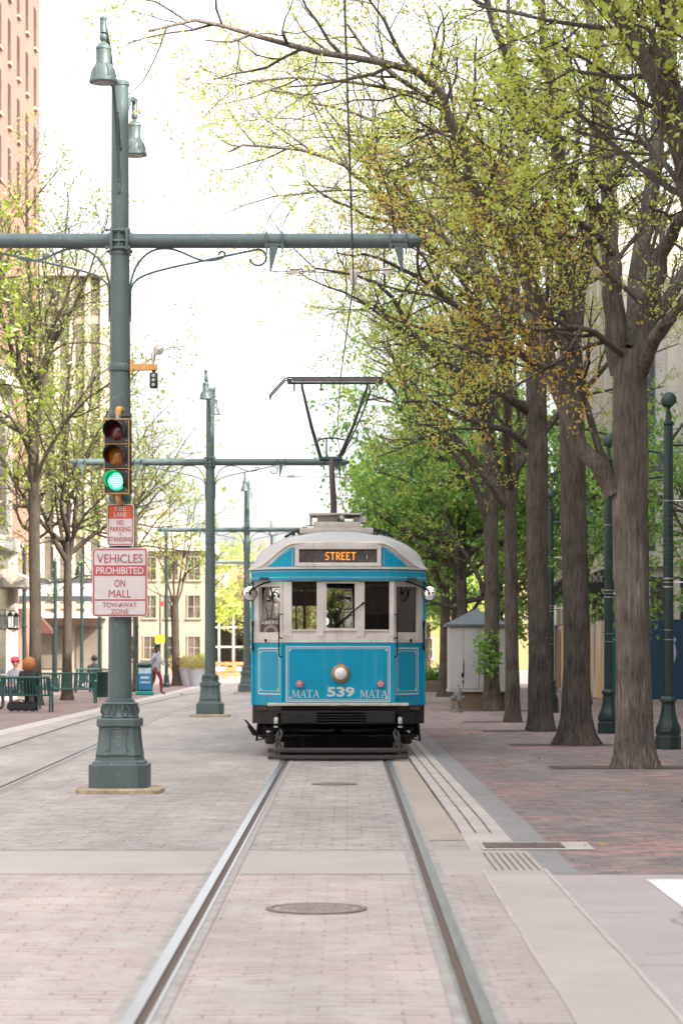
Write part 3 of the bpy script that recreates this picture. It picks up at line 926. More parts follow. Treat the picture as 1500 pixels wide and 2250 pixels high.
def center_pole(x, y, label, pad=True):
    e = empty('tram_pole', (x, y, 0), 0, label, 'tram pole', 'green centre poles carrying the tram wire')
    b = MB()
    b.rings([oct_ring(.318, .10, .05), oct_ring(.318, .10, .305), oct_ring(.308, .095, .315)])
    b.rings([oct_ring(.285, .09, .315), oct_ring(.28, .085, .335), oct_ring(.25, .07, .36), oct_ring(.247, .07, .395)])
    body = [(.243, .06, .40), (.247, .06, .415), (.235, .058, .47), (.222, .055, .54), (.213, .053, .62), (.21, .052, .70), (.214, .053, .715)]
    b.rings([oct_ring(a, c, z) for a, c, z in body])
    b.rings([oct_ring(.222, .055, .715), oct_ring(.236, .06, .73), oct_ring(.236, .06, .795), oct_ring(.228, .058, .81)])
    # raised frame mouldings with stepped corners on the four faces
    for k in range(4):
        Mz = Matrix.Rotation(k * PI / 2, 3, 'Z')
        def off(z): return -(.212 + (.70 - z) ** 2 * .36) - .002
        out = [(-.085, .70), (.085, .70), (.085, .675), (.11, .675), (.105, .66), (.085, .66), (.088, .47), (.11, .47), (.12, .455), (.095, .455), (.095, .425), (-.095, .425), (-.095, .455), (-.12, .455), (-.11, .47), (-.088, .47), (-.085, .66), (-.105, .66), (-.11, .675), (-.085, .675), (-.085, .70)]
        b.tube([Mz @ Vector((u, off(z), z)) for u, z in out], .0085, 6, smooth=False)
    b.build('base', M['green'], e)
    # leafy capital
    b = MB()
    def leafy(a, z):
        h = (z - .81) / .17
        return 1 + .05 * abs(math.cos(4 * a)) * math.sin(max(0, min(1, h)) * PI) + .045 * math.cos(16 * a) * max(0, h) * (1 - h) * 2
    b.lathe([(.2, .81), (.205, .822), (.185, .84), (.172, .87), (.168, .90), (.175, .93), (.19, .955), (.2, .967), (.19, .977)], 64, fr=leafy)
    b.lathe([(.19, .977), (.168, .985), (.168, .995), (.155, 1.0), (.155, 1.012), (.138, 1.02)], 32)
    for k in range(8):
        a = k * PI / 4 + PI / 8
        ca, sa = math.cos(a), math.sin(a)
        for m_ in (-1, 1):     # paired volutes
            pts = []
            for q in range(12):
                t = q / 11
                ph = a + m_ * (.10 + .16 * math.sin(t * 2.4)) * (1 - .5 * t)
                rr = .182 + .026 * math.sin(t * PI)
                pts.append((rr * math.cos(ph), rr * math.sin(ph), .825 + .135 * t))
            b.tube(pts, [.009 * (1 - .4 * abs(2 * q / 11 - 1)) for q in range(12)], 5)
        b.lathe([(.001, 0), (.016, .004), (.02, .016), (.012, .028), (.001, .03)], 8, (.195 * ca, .195 * sa, .815))
    b.build('capital', M['green'], e)
    b = MB()
    b.lathe([(.130, 1.0), (.128, 1.4), (.127, 1.8), (.120, 3.2), (.112, 4.6), (.104, 5.85)], 32)
    b.lathe([(.097, 6.12), (.093, 7.68), (.102, 7.685), (.102, 7.72), (.085, 7.74), (.001, 7.755)], 32)
    for z in (3.20, 4.1): b.lathe([(.121, z - .02), (.128, z - .018), (.128, z + .018), (.121, z + .02)], 32)
    b.build('shaft', M['green'], e)
    b = MB()
    for s in (-1, 1):
        Mx = Matrix.Rotation(s * PI / 2, 3, 'Y')
        b.lathe([(.080, .10), (.080, 3.12), (.081, 3.13), (.081, 3.14), (.075, 3.19), (.03, 3.27), (.001, 3.29)], 28, (0, 0, 6.0), Mx)
    b.build('crossarm', M['green'], e)
    # cast clamp: front and back lattice plates held by long bolts
    b = MB()
    for fy in (-.125, .125):
        for dx in (-.085, .085): b.box((dx, fy, 6.0), (.028, .05, .245), bev=.004)
        for dz in (-.1, -.015, .09): b.box((0, fy * .98, 6.0 + dz), (.2, .03, .022), bev=.003)
        b.box((0, fy * .96, 6.0), (.016, .03, .2))
    b.lathe([(.106, 5.84), (.118, 5.845), (.118, 5.90), (.106, 6.12), (.1, 6.125)], 24)
    for dz in (-.095, .095):
        for fy in (-.135, .135):
            b.tube([(-.15, fy, 6.0 + dz), (.12, fy, 6.0 + dz)], .011, 8)
            b.lathe([(.02, -.012), (.02, .012)], 6, (-.13, fy, 6.0 + dz), Matrix.Rotation(PI / 2, 3, 'Y'))
            b.lathe([(.02, -.012), (.02, .012)], 6, (.11, fy, 6.0 + dz), Matrix.Rotation(PI / 2, 3, 'Y'))
    b.build('clamp', M['green'], e)
    for s in (-1, 1):
        b = MB(); scroll(b, s); b.build('bracket_scroll', M['green'], e)
    for s in (-1, 1):
        for hx, hs in ((1.68, 1), (3.02, -1)):
            b = MB(); hanger(b, s * hx, hs); b.build('hanger', M['green'], e)
    for s in (-1, 1):
        b = MB()
        # flat gooseneck strap from the shaft out to the lantern, with a short stay
        pts = []
        for q in range(19):
            t = q / 18
            pts.append((0, s * (.10 + 1.70 * t ** 1.5), 6.62 + 1.30 * math.sin(t * PI / 2) ** 1.15))
        rr = []
        for i, q in enumerate(pts):
            a = Vector(pts[max(i - 1, 0)]); c_ = Vector(pts[min(i + 1, 18)])
            t = (c_ - a).normalized(); nrm = Vector((1, 0, 0)).cross(t)
            q = Vector(q)
            rr.append([q + Vector((.016, 0, 0)) + nrm * .022, q + Vector((.016, 0, 0)) - nrm * .022, q - Vector((.016, 0, 0)) - nrm * .022, q - Vector((.016, 0, 0)) + nrm * .022])
        b.rings(rr)
        b.box((0, s * .105, 6.6), (.035, .02, .2), bev=.004)
        b.tube([(0, s * .115, 6.64), (0, s * .13, 6.64)], .012, 8)
        b.tube([(.012, s * .10, 7.0), (.012, s * .16, 7.02), (.012, s * .40, 7.32)], .013, 6)
        b.lathe([(.03, -.02), (.03, .02)], 10, (.012, s * .11, 7.0), Matrix.Rotation(PI / 2, 3, 'Y'))
        b.build('lamp_arm', M['green'], e)
        bell_lamp(e, s * 1.80)
    if pad:
        b = MB()
        out = []
        for (dz, k) in ((0, 1.0), (.04, 1.0), (.055, .97), (.06, .93)):
            rg = []
            for i in range(28):
                a = 2 * PI * i / 28
                ca, sa = math.cos(a), math.sin(a)
                sx = math.copysign(abs(ca) ** .45, ca) * .47 * k; sy = math.copysign(abs(sa) ** .45, sa) * .40 * k
                j = 1 + .015 * math.sin(7 * a) + .01 * math.sin(13 * a + 1)
                rg.append(Vector((sx * j, sy * j, dz)))
            out.append(rg)
        b.rings(out)
        b.build('footing', M['stone_pad'], e)
    return e
P1 = center_pole(-2.47, 26.3, 'nearest green tram pole, the one carrying the traffic light and the red signs')
center_pole(-3.23, 57.0, 'second green tram pole, standing alone left of the blue tram')
center_pole(-3.68, 88.6, 'third green tram pole, with its foot partly behind the tram side')
center_pole(-3.75, 121.0, 'farthest green tram pole, mostly hidden behind the third pole and the tram roof')

# yellow steel detail on the shaft of the second pole is left to its clamps
# ================================================================ things fixed to the nearest pole
M['sig_black'] = mat('sig_black', (.022, .024, .026), .38, var=.2)
M['sig_yellow'] = mat('sig_yellow', (.52, .27, .08), .5, var=.15, scale=9)
M['lens_red'] = mat('lens_red', (.12, .012, .02), .15, var=.25, scale=60, spec=.7)
M['lens_amber'] = mat('lens_amber', (.42, .13, .01), .15, var=.25, scale=60, spec=.7)
M['lens_green'] = emit('lens_green', (.0, .75, .22), .55)
def traffic_light():
    e = empty('traffic_light', (-2.462, 26.02, -.055), R(-8), 'three-lens traffic light showing green on the nearest green pole', 'traffic light')
    zc = (3.95, 3.685, 3.415)
    b = MB()
    for z in zc:
        b.box((0, 0, z), (.262, .16, .258), bev=.006)
    b.build('housing', M['sig_black'], e)
    b = MB()
    for z in (3.815, 3.55): b.box((0, -.02, z), (.268, .14, .008))
    for x in (-.134, .134): b.box((x, -.078, 3.683), (.009, .012, .79))
    for z in (4.08, 3.286): b.box((0, -.078, z), (.268, .012, .010))
    b.box((0, .02, 4.083), (.265, .13, .006)); b.box((0, .02, 3.283), (.265, .13, .006))
    for z in zc:
        for dz in (-.1, .1): b.lathe([(.006, 0), (.006, .01)], 6, (.112, -.092, z + dz), Matrix.Rotation(PI / 2, 3, 'X'), mi=1)
    b.build('trim', [M['sig_yellow'], M['steel']], e)
    for z, m in zip(zc, ('lens_red', 'lens_amber', 'lens_green')):
        b = MB()
        Mx = Matrix.Rotation(PI / 2, 3, 'X')
        b.lathe([(.098, .0), (.09, .012), (.06, .024), (.03, .03), (.001, .032)], 32, (0, -.081, z), Mx)
        if m == 'lens_green':      # LED dots
            for i in range(-4, 5):
                for j in range(-4, 5):
                    if i * i + j * j < 18: b.lathe([(.006, 0), (.006, .004)], 6, (i * .0195 + (.009 if j % 2 else 0), -.112, z + j * .0185), Mx, mi=1)
        ln = b.build('lens', [M[m], M['led_core']], e)
        b = MB()          # tunnel visor, cut away underneath
        vs, fs = [], []
        n = 26
        for q in range(n + 1):
            a = R(-128 + 256 * q / n)
            dl = .21 - .10 * (abs(a) / R(128)) ** 3
            for (rr, yy) in ((.108, -.08), (.112, -.08 - dl), (.106, -.08 - dl), (.102, -.08)):
                vs.append(Vector((rr * math.sin(a), yy, z + rr * math.cos(a))))
        for q in range(n):
            for k in range(4):
                k2 = (k + 1) % 4
                fs.append((q * 4 + k, q * 4 + k2, (q + 1) * 4 + k2, (q + 1) * 4 + k))
        b.add(vs, fs, 0, True)
        b.build('visor', M['sig_black'], e)
    b = MB()
    b.tube([(0, .0, 4.08), (0, 0, 4.14)], .027, 12, mi=1)
    b.tube([(0, 0, 4.13), (0, 0, 4.17), (0, .03, 4.20), (0, .08, 4.205), (0, .16, 4.205)], [.031, .034, .034, .032, .03], 12)
    b.build('mounting_pipe', [M['sig_yellow'], M['steel']], e)
    b = MB()
    b.tube([(0, 0, 3.285), (0, 0, 3.23), (.0, .03, 3.195), (0, .16, 3.19)], [.03, .033, .032, .03], 12)
    b.build('mounting_pipe', [M['sig_yellow'], M['steel']], e)
M['led_core'] = emit('led_core', (.35, 1.0, .55), 1.6)
traffic_light()

def rounded(w, h, r, n=6):
    out = []
    for cx, cy_, a0 in ((w / 2 - r, h / 2 - r, 0), (-w / 2 + r, h / 2 - r, 90), (-w / 2 + r, -h / 2 + r, 180), (w / 2 - r, -h / 2 + r, 270)):
        for k in range(n + 1):
            a = R(a0 + 90 * k / n)
            out.append((cx + r * math.cos(a), cy_ + r * math.sin(a)))
    return out
M['sign_white'] = mat('sign_white', (.56, .51, .50), .45, var=.05, scale=8)
M['sign_red'] = mat('sign_red', (.43, .075, .085), .45, var=.08, scale=10)
M['sign_red_dark'] = mat('sign_red_dark', (.36, .05, .06), .5, var=.1, scale=10)
M['sign_orange'] = mat('sign_orange', (.52, .075, .02), .45, var=.06, scale=10)
M['sign_back'] = mat('sign_back', (.35, .35, .35), .5, .6)
UX, UZ = Vector((1, 0, 0)), Vector((0, 0, 1))
def frame_ring(b, w, h, r, t, o, mi):
    a = rounded(w, h, r); c = rounded(w - 2 * t, h - 2 * t, max(.004, r - t))
    n = len(a)
    o = Vector(o)
    b.add([o + UX * p[0] + UZ * p[1] for p in a] + [o + UX * p[0] + UZ * p[1] for p in c], [(i, (i + 1) % n, n + (i + 1) % n, n + i) for i in range(n)], mi)
def plate(b, w, h, r, o, d, mi):
    b.prism(rounded(w, h, r), Vector(o) + Vector((0, d / 2, 0)), UX, UZ, d, mi)
def rect(b, w, h, o, mi):
    b.prism(rounded(w, h, min(w, h) * .08, 3), o, UX, UZ, .0015, mi)
def sign_fire():
    e = empty('road_sign', (GX(264.5, 26.1), 26.13, ZZ(1153, 26.1)), 0, 'small red and white sign reading FIRE LANE NO PARKING OR STANDING', 'sign', None)
    b = MB()
    plate(b, .292, .452, .03, (0, 0, 0), .004, 0)
    frame_ring(b, .272, .432, .024, .010, (0, -.0045, 0), 1)
    b.prism([(-.134, .068), (.134, .068), (.134, .19), (.118, .212), (-.118, .212), (-.134, .19)], (0, -.003, 0), UX, UZ, .0015, 2)
    b.box((0, .03, .15), (.03, .06, .03), mi=3); b.box((0, .03, -.15), (.03, .06, .03), mi=3)
    b.build('panel', [M['sign_white'], M['sign_red'], M['sign_orange'], M['sign_back']], e)
    b = MB()
    for s_, w, h, z, mi in (('FIRE', .12, .05, .176, 0), ('LANE', .135, .05, .112, 0), ('NO', .066, .052, .026, 1), ('PARKING', .225, .052, -.045, 1), ('OR', .032, .026, -.098, 1), ('STANDING', .252, .052, -.155, 1)):
        put_text(b, s_, (0, -.0052, z), UX, UZ, w, h, .006, mi)
    b.build('lettering', [M['sign_white'], M['sign_red_dark']], e)
def sign_vehicles():
    e = empty('road_sign', (GX(263.5, 26.1), 26.12, ZZ(1279.5, 26.1)), 0, 'large red and white sign reading VEHICLES PROHIBITED ON MALL', 'sign')
    b = MB()
    plate(b, .60, .745, .04, (0, 0, 0), .004, 0)
    frame_ring(b, .582, .727, .034, .016, (0, -.0045, 0), 1)
    b.prism([(-.275, .185), (.275, .185), (.275, .07), (-.275, .07)], (0, -.003, 0), UX, UZ, .0015, 1)
    b.box((0, -.0035, -.19), (.552, .004, .014), mi=1)
    b.box((0, .03, .25), (.03, .07, .03), mi=2); b.box((0, .03, -.25), (.03, .07, .03), mi=2)
    b.build('panel', [M['sign_white'], M['sign_red'], M['sign_back']], e)
    b = MB()
    for s_, w, h, z, mi, bo in (('VEHICLES', .495, .095, .257, 1, .0), ('PROHIBITED', .515, .078, .128, 0, .016), ('ON', .115, .08, -.01, 1, .004), ('MALL', .24, .082, -.122, 1, .0), ('TOW-AWAY', .365, .054, -.243, 1, .0), ('ZONE', .19, .05, -.315, 1, .0)):
        put_text(b, s_, (0, -.0056, z), UX, UZ, w, h, bo, mi)
    b.build('lettering', [M['sign_white'], M['sign_red_dark']], e)
sign_fire(); sign_vehicles()

def detector():
    e = empty('signal_detector', (-2.47 + .115, 26.25, ZZ(808, 26.3)), 0, 'yellow bracket with a small eye and a black sensor box on the nearest pole', 'sensor')
    b = MB()
    b.box((.145, 0, .0), (.29, .06, .07), bev=.006); b.box((.015, 0, .0), (.03, .08, .16), bev=.004)
    b.build('bracket', M['sig_yellow'], e)
    b = MB(); b.lathe([(.125, -.04), (.128, -.035), (.128, .035), (.125, .04)], 24, (-.115, .05, .0)); b.build('band', M['green'], e)
    b = MB(); b.tube([(.25, 0, .03), (.25, 0, .075)], .014, 8); b.tube([(.25, 0, .075), (.25, 0, .14), (.265, 0, .17)], [.024, .021, .012], 10); b.build('stem', M['steel'], e)
    b = MB()
    Mx = Matrix.Rotation(PI / 2, 3, 'X')
    b.lathe([(.055, -.02), (.06, .0), (.06, .012)], 24, (.31, -.01, .185), Mx); b.lathe([(.05, .012), (.035, .022), (.001, .026)], 24, (.31, -.01, .185), Mx, mi=1)
    b.build('eye', [M['steel'], M['lens_eye']], e)
    b = MB(); b.box((.255, 0, -.145), (.085, .08, .17), bev=.012); b.tube([(.255, 0, -.03), (.255, 0, -.07)], .02, 8)
    for k in range(3): b.lathe([(.02, 0), (.017, .01), (.004, .011)], 12, (.255, -.04, -.095 - k * .05), Mx, mi=1)
    b.build('sensor_box', [M['sig_black'], M['steel']], e)
M['lens_eye'] = mat('lens_eye', (.42, .38, .36), .1, .3, var=.3, scale=30, spec=.8)
detector()

# ================================================================ overhead wire
def span_wire(yp, xp, label, wx):
    z = 5.655
    e = empty('span_wire', (xp + 1.68, yp - .1, z), 0, label, 'span wire', 'span wires under the crossarms')
    x1 = 3.02 - 1.68
    wl_ = wx - (xp + 1.68)
    b = MB()
    b.tube([(.12, 0, 0), (.3, 0, -.005), (wl_, 0, -.03), (x1 - .35, 0, .0), (x1 - .1, 0, .012)], .0055, 6)
    b.tube([(.24, 0, .02), (.42, 0, .0)], .004, 5); b.tube([(x1 - .42, 0, -.02), (x1 - .2, 0, .02)], .004, 5)
    b.build('cable', M['wire'], e)
    for xx, tl in ((.22, 0), (x1 - .12, R(-5))):
        b = MB()
        b.box((xx, 0, .005), (.105, .05, .062), (0, tl, 0), bev=.01)
        for q in (-.075, .075):
            b.tube([(xx + q * .6, 0, .02), (xx + q, 0, .03), (xx + q * 1.2, 0, .0), (xx + q, 0, -.03), (xx + q * .6, 0, -.02)], .006, 5, mi=1)
        b.tube([(xx - .05, -.028, .01), (xx + .05, -.028, .012)], .006, 5, mi=1)
        b.build('insulator', [M['porcelain'], M['rust']], e)
    b = MB()
    b.lathe([(.028, -.13), (.036, -.12), (.036, -.07), (.04, -.065), (.04, .01), (.03, .02), (.03, .03)], 14, (wl_, 0, -.01))
    b.build('wire_clamp', M['porcelain'], e)
span_wire(26.3, -2.47, 'span wire with two pale insulators under the nearest crossarm', .066)
span_wire(57.0, -3.23, 'span wire under the second crossarm behind the pantograph', .02)
b = MB()
wp = [(-.02, 2), (-.017, 15.3), (.066, 26.2), (-.11, 38.3), (-.2, 47), (-.05, 57), (-.4, 72), (-.5, 88.6), (-.7, 121)]
zs = [5.62, 5.60, 5.525, 5.86, 5.74, 5.62, 5.66, 5.62, 5.62]
b.tube([(wp[i][0], wp[i][1], zs[i]) for i in range(len(wp))], .0085, 6)
o = b.build('contact_wire', M['wire'])
tag(o, 'thin dark overhead contact wire hanging above the near track', 'overhead wire')
# ================================================================ the tram
M['blue'] = mat('blue', (.0, .275, .43), .36, var=.08, scale=2.5, spec=.25, streak=((.12, .30, .38), .3), chips=((.10, .20, .25), .3), bump=.03, bscale=5)
M['cream'] = mat('cream', (.62, .575, .535), .5, var=.07, scale=4, dark=(.52, .475, .44), streak=((.34, .28, .23), .5), chips=((.22, .17, .13), .6))
M['white_line'] = mat('white_line', (.50, .54, .54), .5, var=.05)
M['roof'] = mat('roof', (.37, .355, .355), .55, var=.1, scale=2.5, stretch=(1, .5, 1))
M['black'] = mat('black', (.008, .0075, .008), .6, spec=.15, var=.35, scale=8)
M['bumper'] = mat('bumper', (.018, .0165, .0175), .55, spec=.3, var=.3, scale=9, bump=.15)
M['dirty_wood'] = mat('dirty_wood', (.085, .07, .058), .9, var=.35, scale=12, stretch=(.3, 4, 4), bump=.4)
M['interior'] = mat('interior', (.05, .028, .018), .6, var=.3, scale=5)
M['interior_light'] = mat('interior_light', (.20, .12, .07), .6, var=.2, scale=5)
M['brass'] = mat('brass', (.34, .22, .13), .4, .5, var=.2, scale=20)
M['chrome'] = mat('chrome', (.85, .84, .82), .05, 1.0, var=.02)
M['pane'] = glass_mat('pane', .10, (.62, .66, .62))
M['pane_mirror'] = glass_mat('pane_mirror', .62, (.5, .55, .5), .16, 1.6)
M['amber_led'] = emit('amber_led', (1.0, .30, .025), .42)
M['sign_box'] = mat('sign_box', (.075, .062, .058), .25, var=.2, scale=9)
M['mast'] = mat('mast', (.13, .105, .105), .45, .4, var=.2, scale=8)
M['panto'] = mat('panto', (.025, .04, .04), .5, .3, var=.25, scale=10)
M['headlamp'] = mat('headlamp', (.75, .72, .66), .12, var=.12, scale=50, spec=.9)
M['tail_red'] = mat('tail_red', (.62, .03, .03), .2, var=.2, scale=60, spec=.7)
M['pale_plate'] = mat('pale_plate', (.48, .46, .40), .6, var=.25, scale=14)
M['sticker'] = mat('sticker', (.075, .03, .035), .5, var=.2)
M['pale_roof'] = mat('pale_roof', (.40, .365, .33), .7, var=.15, scale=9)
M['lifeguard'] = mat('lifeguard', (.045, .039, .036), .7, var=.35, scale=11, stretch=(.6, 3, 3), bump=.3)
TY = 35.15
tram = empty('tram', (-.135, TY, 0), 0, 'blue and cream vintage tram numbered 539 coming down the track', 'tram')
def tz(py): return ZZ(py, TY)
def tx(px): return GX(px, TY) + .135
W2 = 1.262
LEN = 13.5
# body outline in plan, from rear left round the nose to rear right
FRONT = [(-W2, LEN), (-W2, .72), (-.815, .10), (.815, .10), (W2, .72), (W2, LEN)]
def nose_y(x):
    """set-back of the bowed canopy edge at x"""
    return 1.39 * .10 * math.log(1 + math.exp((abs(x) - .89) / .10))
def seg(i):
    a, b_ = Vector((*FRONT[i], 0)), Vector((*FRONT[i + 1], 0))
    d = (b_ - a); L = d.length; d.normalize()
    return a, d, L, Vector((d.y, -d.x, 0))
def wall_box(b, i, u0, u1, z0, z1, t=.05, out=0.0, mi=0, bev=0.0):
    """box lying in wall segment i, outer face `out` proud of the wall line"""
    a, d, L, nrm = seg(i)
    c = a + d * ((u0 + u1) / 2) + nrm * (out - t / 2) + Vector((0, 0, (z0 + z1) / 2))
    ang = math.atan2(d.y, d.x)
    b.box(c, (abs(u1 - u0), t, z1 - z0), (0, 0, ang), mi, bev)
ZB0, ZB1 = .742, 1.665      # blue panels
# --- lower body
b = MB()
for i in range(5):
    L = seg(i)[2]
    wall_box(b, i, 0, L, ZB0, ZB1, .06, 0)
a, d, L, nrm = seg(2)
for s in (-1, 1):
    b.tube([(s * .818, .095, ZB0), (s * .818, .095, ZB1)], .022, 8)
    b.tube([(s * W2, .72, ZB0), (s * W2, .72, 2.62)], .03, 8, mi=0)
body = b.build('body', M['blue'], tram)
b = MB()
def outline(i, u0, u1, z0, z1, t, out=.0035):
    for (p0, p1, q0, q1) in ((u0, u1, z0, z0 + t), (u0, u1, z1 - t, z1), (u0, u0 + t, z0 + t, z1 - t), (u1 - t, u1, z0 + t, z1 - t)):
        wall_box(b, i, p0, p1, q0, q1, .004, out)
def corner_tri(i, u, z, su, sz):
    a_, d_, L_, n_ = seg(i)
    o = a_ + d_ * u + n_ * .003 + Vector((0, 0, z))
    b.prism([(0, 0), (.035 * su, 0), (.022 * su, .012 * sz), (.030 * su, .030 * sz), (.012 * su, .022 * sz), (0, .035 * sz)] if su * sz > 0 else [(0, .035 * sz), (.012 * su, .022 * sz), (.030 * su, .030 * sz), (.022 * su, .012 * sz), (.035 * su, 0), (0, 0)], o, d_, (0, 0, 1), .002)
L2 = seg(2)[2]
outline(2, .055, L2 - .055, .80, 1.61, .018)
outline(2, .088, L2 - .088, .832, 1.578, .007)
for su, u in ((1, .10), (-1, L2 - .10)):
    for sz, z in ((1, .845), (-1, 1.565)): corner_tri(2, u, z, su, sz)
L1 = seg(1)[2]
for i in (1, 3):
    o0, o1 = (.14, L1 - .03) if i == 1 else (.03, L1 - .14)
    outline(i, o0, o1, .90, 1.59, .02)
    outline(i, o0 + .05, o1 - .05, .95, 1.545, .008)
    for su, u in ((1, o0 + .062), (-1, o1 - .062)):
        for sz, z in ((1, .962), (-1, 1.533)): corner_tri(i, u, z, su, sz)
b.build('coach_line', M['white_line'], body)
# --- number and owner lettering (serif)
def serif(b, ch, o, s):
    """classical capitals built from thick and thin strokes with serifs"""
    o = Vector(o)
    def st(pts, w0):
        (x0, z0), (x1, z1) = pts
        b.prism([(x0 * s, z0 * s), ((x0 + w0) * s, z0 * s), ((x1 + w0) * s, z1 * s), (x1 * s, z1 * s)], o, UX, UZ, .003)
    def sf(x0, x1, z):
        b.prism([(x0 * s, z * s), (x1 * s, z * s), (x1 * s, (z + .045) * s), (x0 * s, (z + .045) * s)], o, UX, UZ, .0036)
    if ch == 'M':
        st(((.08, 0), (.12, 1)), .06); st(((.42, .08), (.12, 1)), .13); st(((.45, .08), (.80, 1)), .06); st(((.80, 0), (.78, 1)), .14)
        sf(.0, .22, 0); sf(.70, 1.02, 0); sf(.02, .22, .955); sf(.78, 1.02, .955); return 1.06
    if ch == 'A':
        st(((.05, 0), (.40, 1)), .06); st(((.66, 0), (.36, 1)), .14); b.prism([(.2 * s, .3 * s), (.66 * s, .3 * s), (.65 * s, .36 * s), (.21 * s, .36 * s)], o, UX, UZ, .0032)
        sf(0, .24, 0); sf(.56, .88, 0); return .84
    if ch == 'T':
        st(((.33, 0), (.33, 1)), .14); b.prism([(0, .94 * s), (.8 * s, .94 * s), (.8 * s, 1 * s), (0, 1 * s)], o, UX, UZ, .0034)
        b.prism([(0, .78 * s), (.04 * s, .78 * s), (.09 * s, .95 * s), (0, .95 * s)], o, UX, UZ, .0034); b.prism([(.76 * s, .78 * s), (.8 * s, .78 * s), (.8 * s, .95 * s), (.71 * s, .95 * s)], o, UX, UZ, .0034)
        sf(.22, .58, 0); return .82
def word(b, w, cx, z, h):
    tot = sum({'M': 1.06, 'A': .84, 'T': .82}[c] for c in w) * h
    x = cx - tot / 2
    for c in w: x += serif(b, c, (x, .095, z), h) * h
b = MB()
for px in (671, 821):
    word(b, 'MATA', tx(px), tz(1533), .112); b.build('lettering', M['white_line'], body); b = MB()
put_text(b, '539', (tx(748.5), .0975, tz(1520.5)), UX, UZ, .40, .145, .035, depth=.003)
b.build('lettering', M['white_line'], body)
# --- cream window band
b = MB()
Z0, ZG0, ZG1, ZT = 1.665, 1.845, 2.555, 2.62
# centre: three lights
u = lambda px: tx(px) + .815
wall_box(b, 2, 0, L2, Z0, Z0 + .08, .07, .012)
wall_box(b, 2, 0, L2, Z0 + .08, ZG0 - .012, .05, .0)
wall_box(b, 2, 0, L2, ZG1, ZT, .05, .0)
for p0, p1 in ((622, 641), (695.5, 712), (784, 801), (855, 866)):
    wall_box(b, 2, u(p0), u(p1), Z0 + .08, ZG1, .085, .02, bev=.008)
for p0, p1 in ((641, 695.5), (712, 784), (801, 855)):
    wall_box(b, 2, u(p0), u(p1), ZG0 - .012, ZG0 + .008, .09, .022)
# middle sash stands proud
for p0, p1 in ((712, 717), (779, 784)): wall_box(b, 2, u(p0), u(p1), ZG0 + .008, ZG1, .04, .015)
wall_box(b, 2, u(717), u(779), ZG1 - .03, ZG1, .04, .014); wall_box(b, 2, u(717), u(779), ZG0 + .008, ZG0 + .03, .04, .014)
# angled sides
for i in (1, 3):
    f = (lambda q: q) if i == 1 else (lambda q: L1 - q)
    def wb(q0, q1, z0, z1, t, o_):
        x0, x1 = sorted((f(q0), f(q1))); wall_box(b, i, x0, x1, z0, z1, t, o_)
    wb(0, L1, Z0, 1.815, .06, .006)
    wb(0, .155, 1.815, ZT, .06, .004)
    wb(L1 - .05, L1, 1.815, ZT, .06, .004)
    wb(.155, L1 - .05, 2.485, ZT, .06, .002)
    wb(.17, L1 - .06, 1.70, 1.795, .02, .014)
# long sides: posts between the saloon windows
for i in (0, 4):
    L = seg(i)[2]
    wall_box(b, i, 0, L, Z0, 1.80, .05, .0); wall_box(b, i, 0, L, 2.5, ZT, .05, 0)
    k = 0
    while k * .9 < L - .1:
        wall_box(b, i, k * .9, k * .9 + .1, 1.80, 2.5, .06, .004); k += 1
b.build('window_frame', M['cream'], tram)
# panes
for p0, p1, m, tl in ((641, 695.5, 'pane', 0), (717, 779, 'pane_mirror', 1), (801, 855, 'pane', 0)):
    b = MB()
    if tl:      # middle pane tilted and turned on purpose so it mirrors the tree crowns
        b.box(((tx(p0) + tx(p1)) / 2, .235, (ZG0 + ZG1) / 2), (tx(p1) - tx(p0) + .09, .006, ZG1 - ZG0 + .10), (R(-9.5), 0, R(6.5)))
    else: wall_box(b, 2, u(p0), u(p1), ZG0 + .008, ZG1, .006, -.022)
    b.build('pane', M[m], tram)
for i in (1, 3):
    b = MB()
    x0, x1 = (.155, L1 - .05) if i == 1 else (.05, L1 - .155)
    if i == 1:   # pane tilted inwards at the top so it mirrors the added left tree
        a_, d_, L_, n_ = seg(1)
        q = [a_ + d_ * u_ + n_ * o_ + Vector((0, 0, z_)) for u_, o_, z_ in ((x0 - .01, -.03, 1.80), (x1 + .01, -.03, 1.80), (x1 + .01, -.08, 2.50), (x0 - .01, -.08, 2.50))]
        b.add(q + [p_ - n_ * .006 for p_ in q], [(0, 1, 2, 3), (7, 6, 5, 4), (0, 4, 5, 1), (1, 5, 6, 2), (2, 6, 7, 3), (3, 7, 4, 0)])
    else: wall_box(b, i, x0, x1, 1.815, 2.485, .006, -.03)
    pn = b.build('pane', M['pane_mirror'] if i == 1 else M['pane'], tram)
    if i == 1:
        # printed sticker across the foot of the pane
        a_, d_, L_, n_ = seg(1)
        o = a_ + d_ * ((x0 + x1) / 2) + n_ * (-.024) + Vector((0, 0, 1.815))
        b = MB()
        w_ = x1 - x0
        b.prism([(-w_ / 2 + .005, 0), (w_ / 2 - .005, 0), (w_ / 2 - .005, .17), (.0, .215), (-w_ / 2 + .005, .17)], o - n_ * .004, d_, UZ, .002, 0)
        put_text(b, 'AMERIC', o + n_ * .003 + UZ * .145, d_, UZ, w_ * .9, .058, .01, 1, depth=.001)
        for rr, t in ((.155, .014), (.115, .010)):
            vs, fs = [], []
            for q in range(17):
                an = PI * q / 16
                for r2 in (rr, rr - t): vs.append(o + n_ * .003 + d_ * (math.cos(an) * r2 * 1.15) + UZ * (math.sin(an) * r2 * .62 + .004))
            for q in range(16): fs.append((2 * q, 2 * q + 1, 2 * q + 3, 2 * q + 2))
            b.add(vs, fs, 1)
        b.build('sticker', [M['sticker'], M['white_line']], pn)
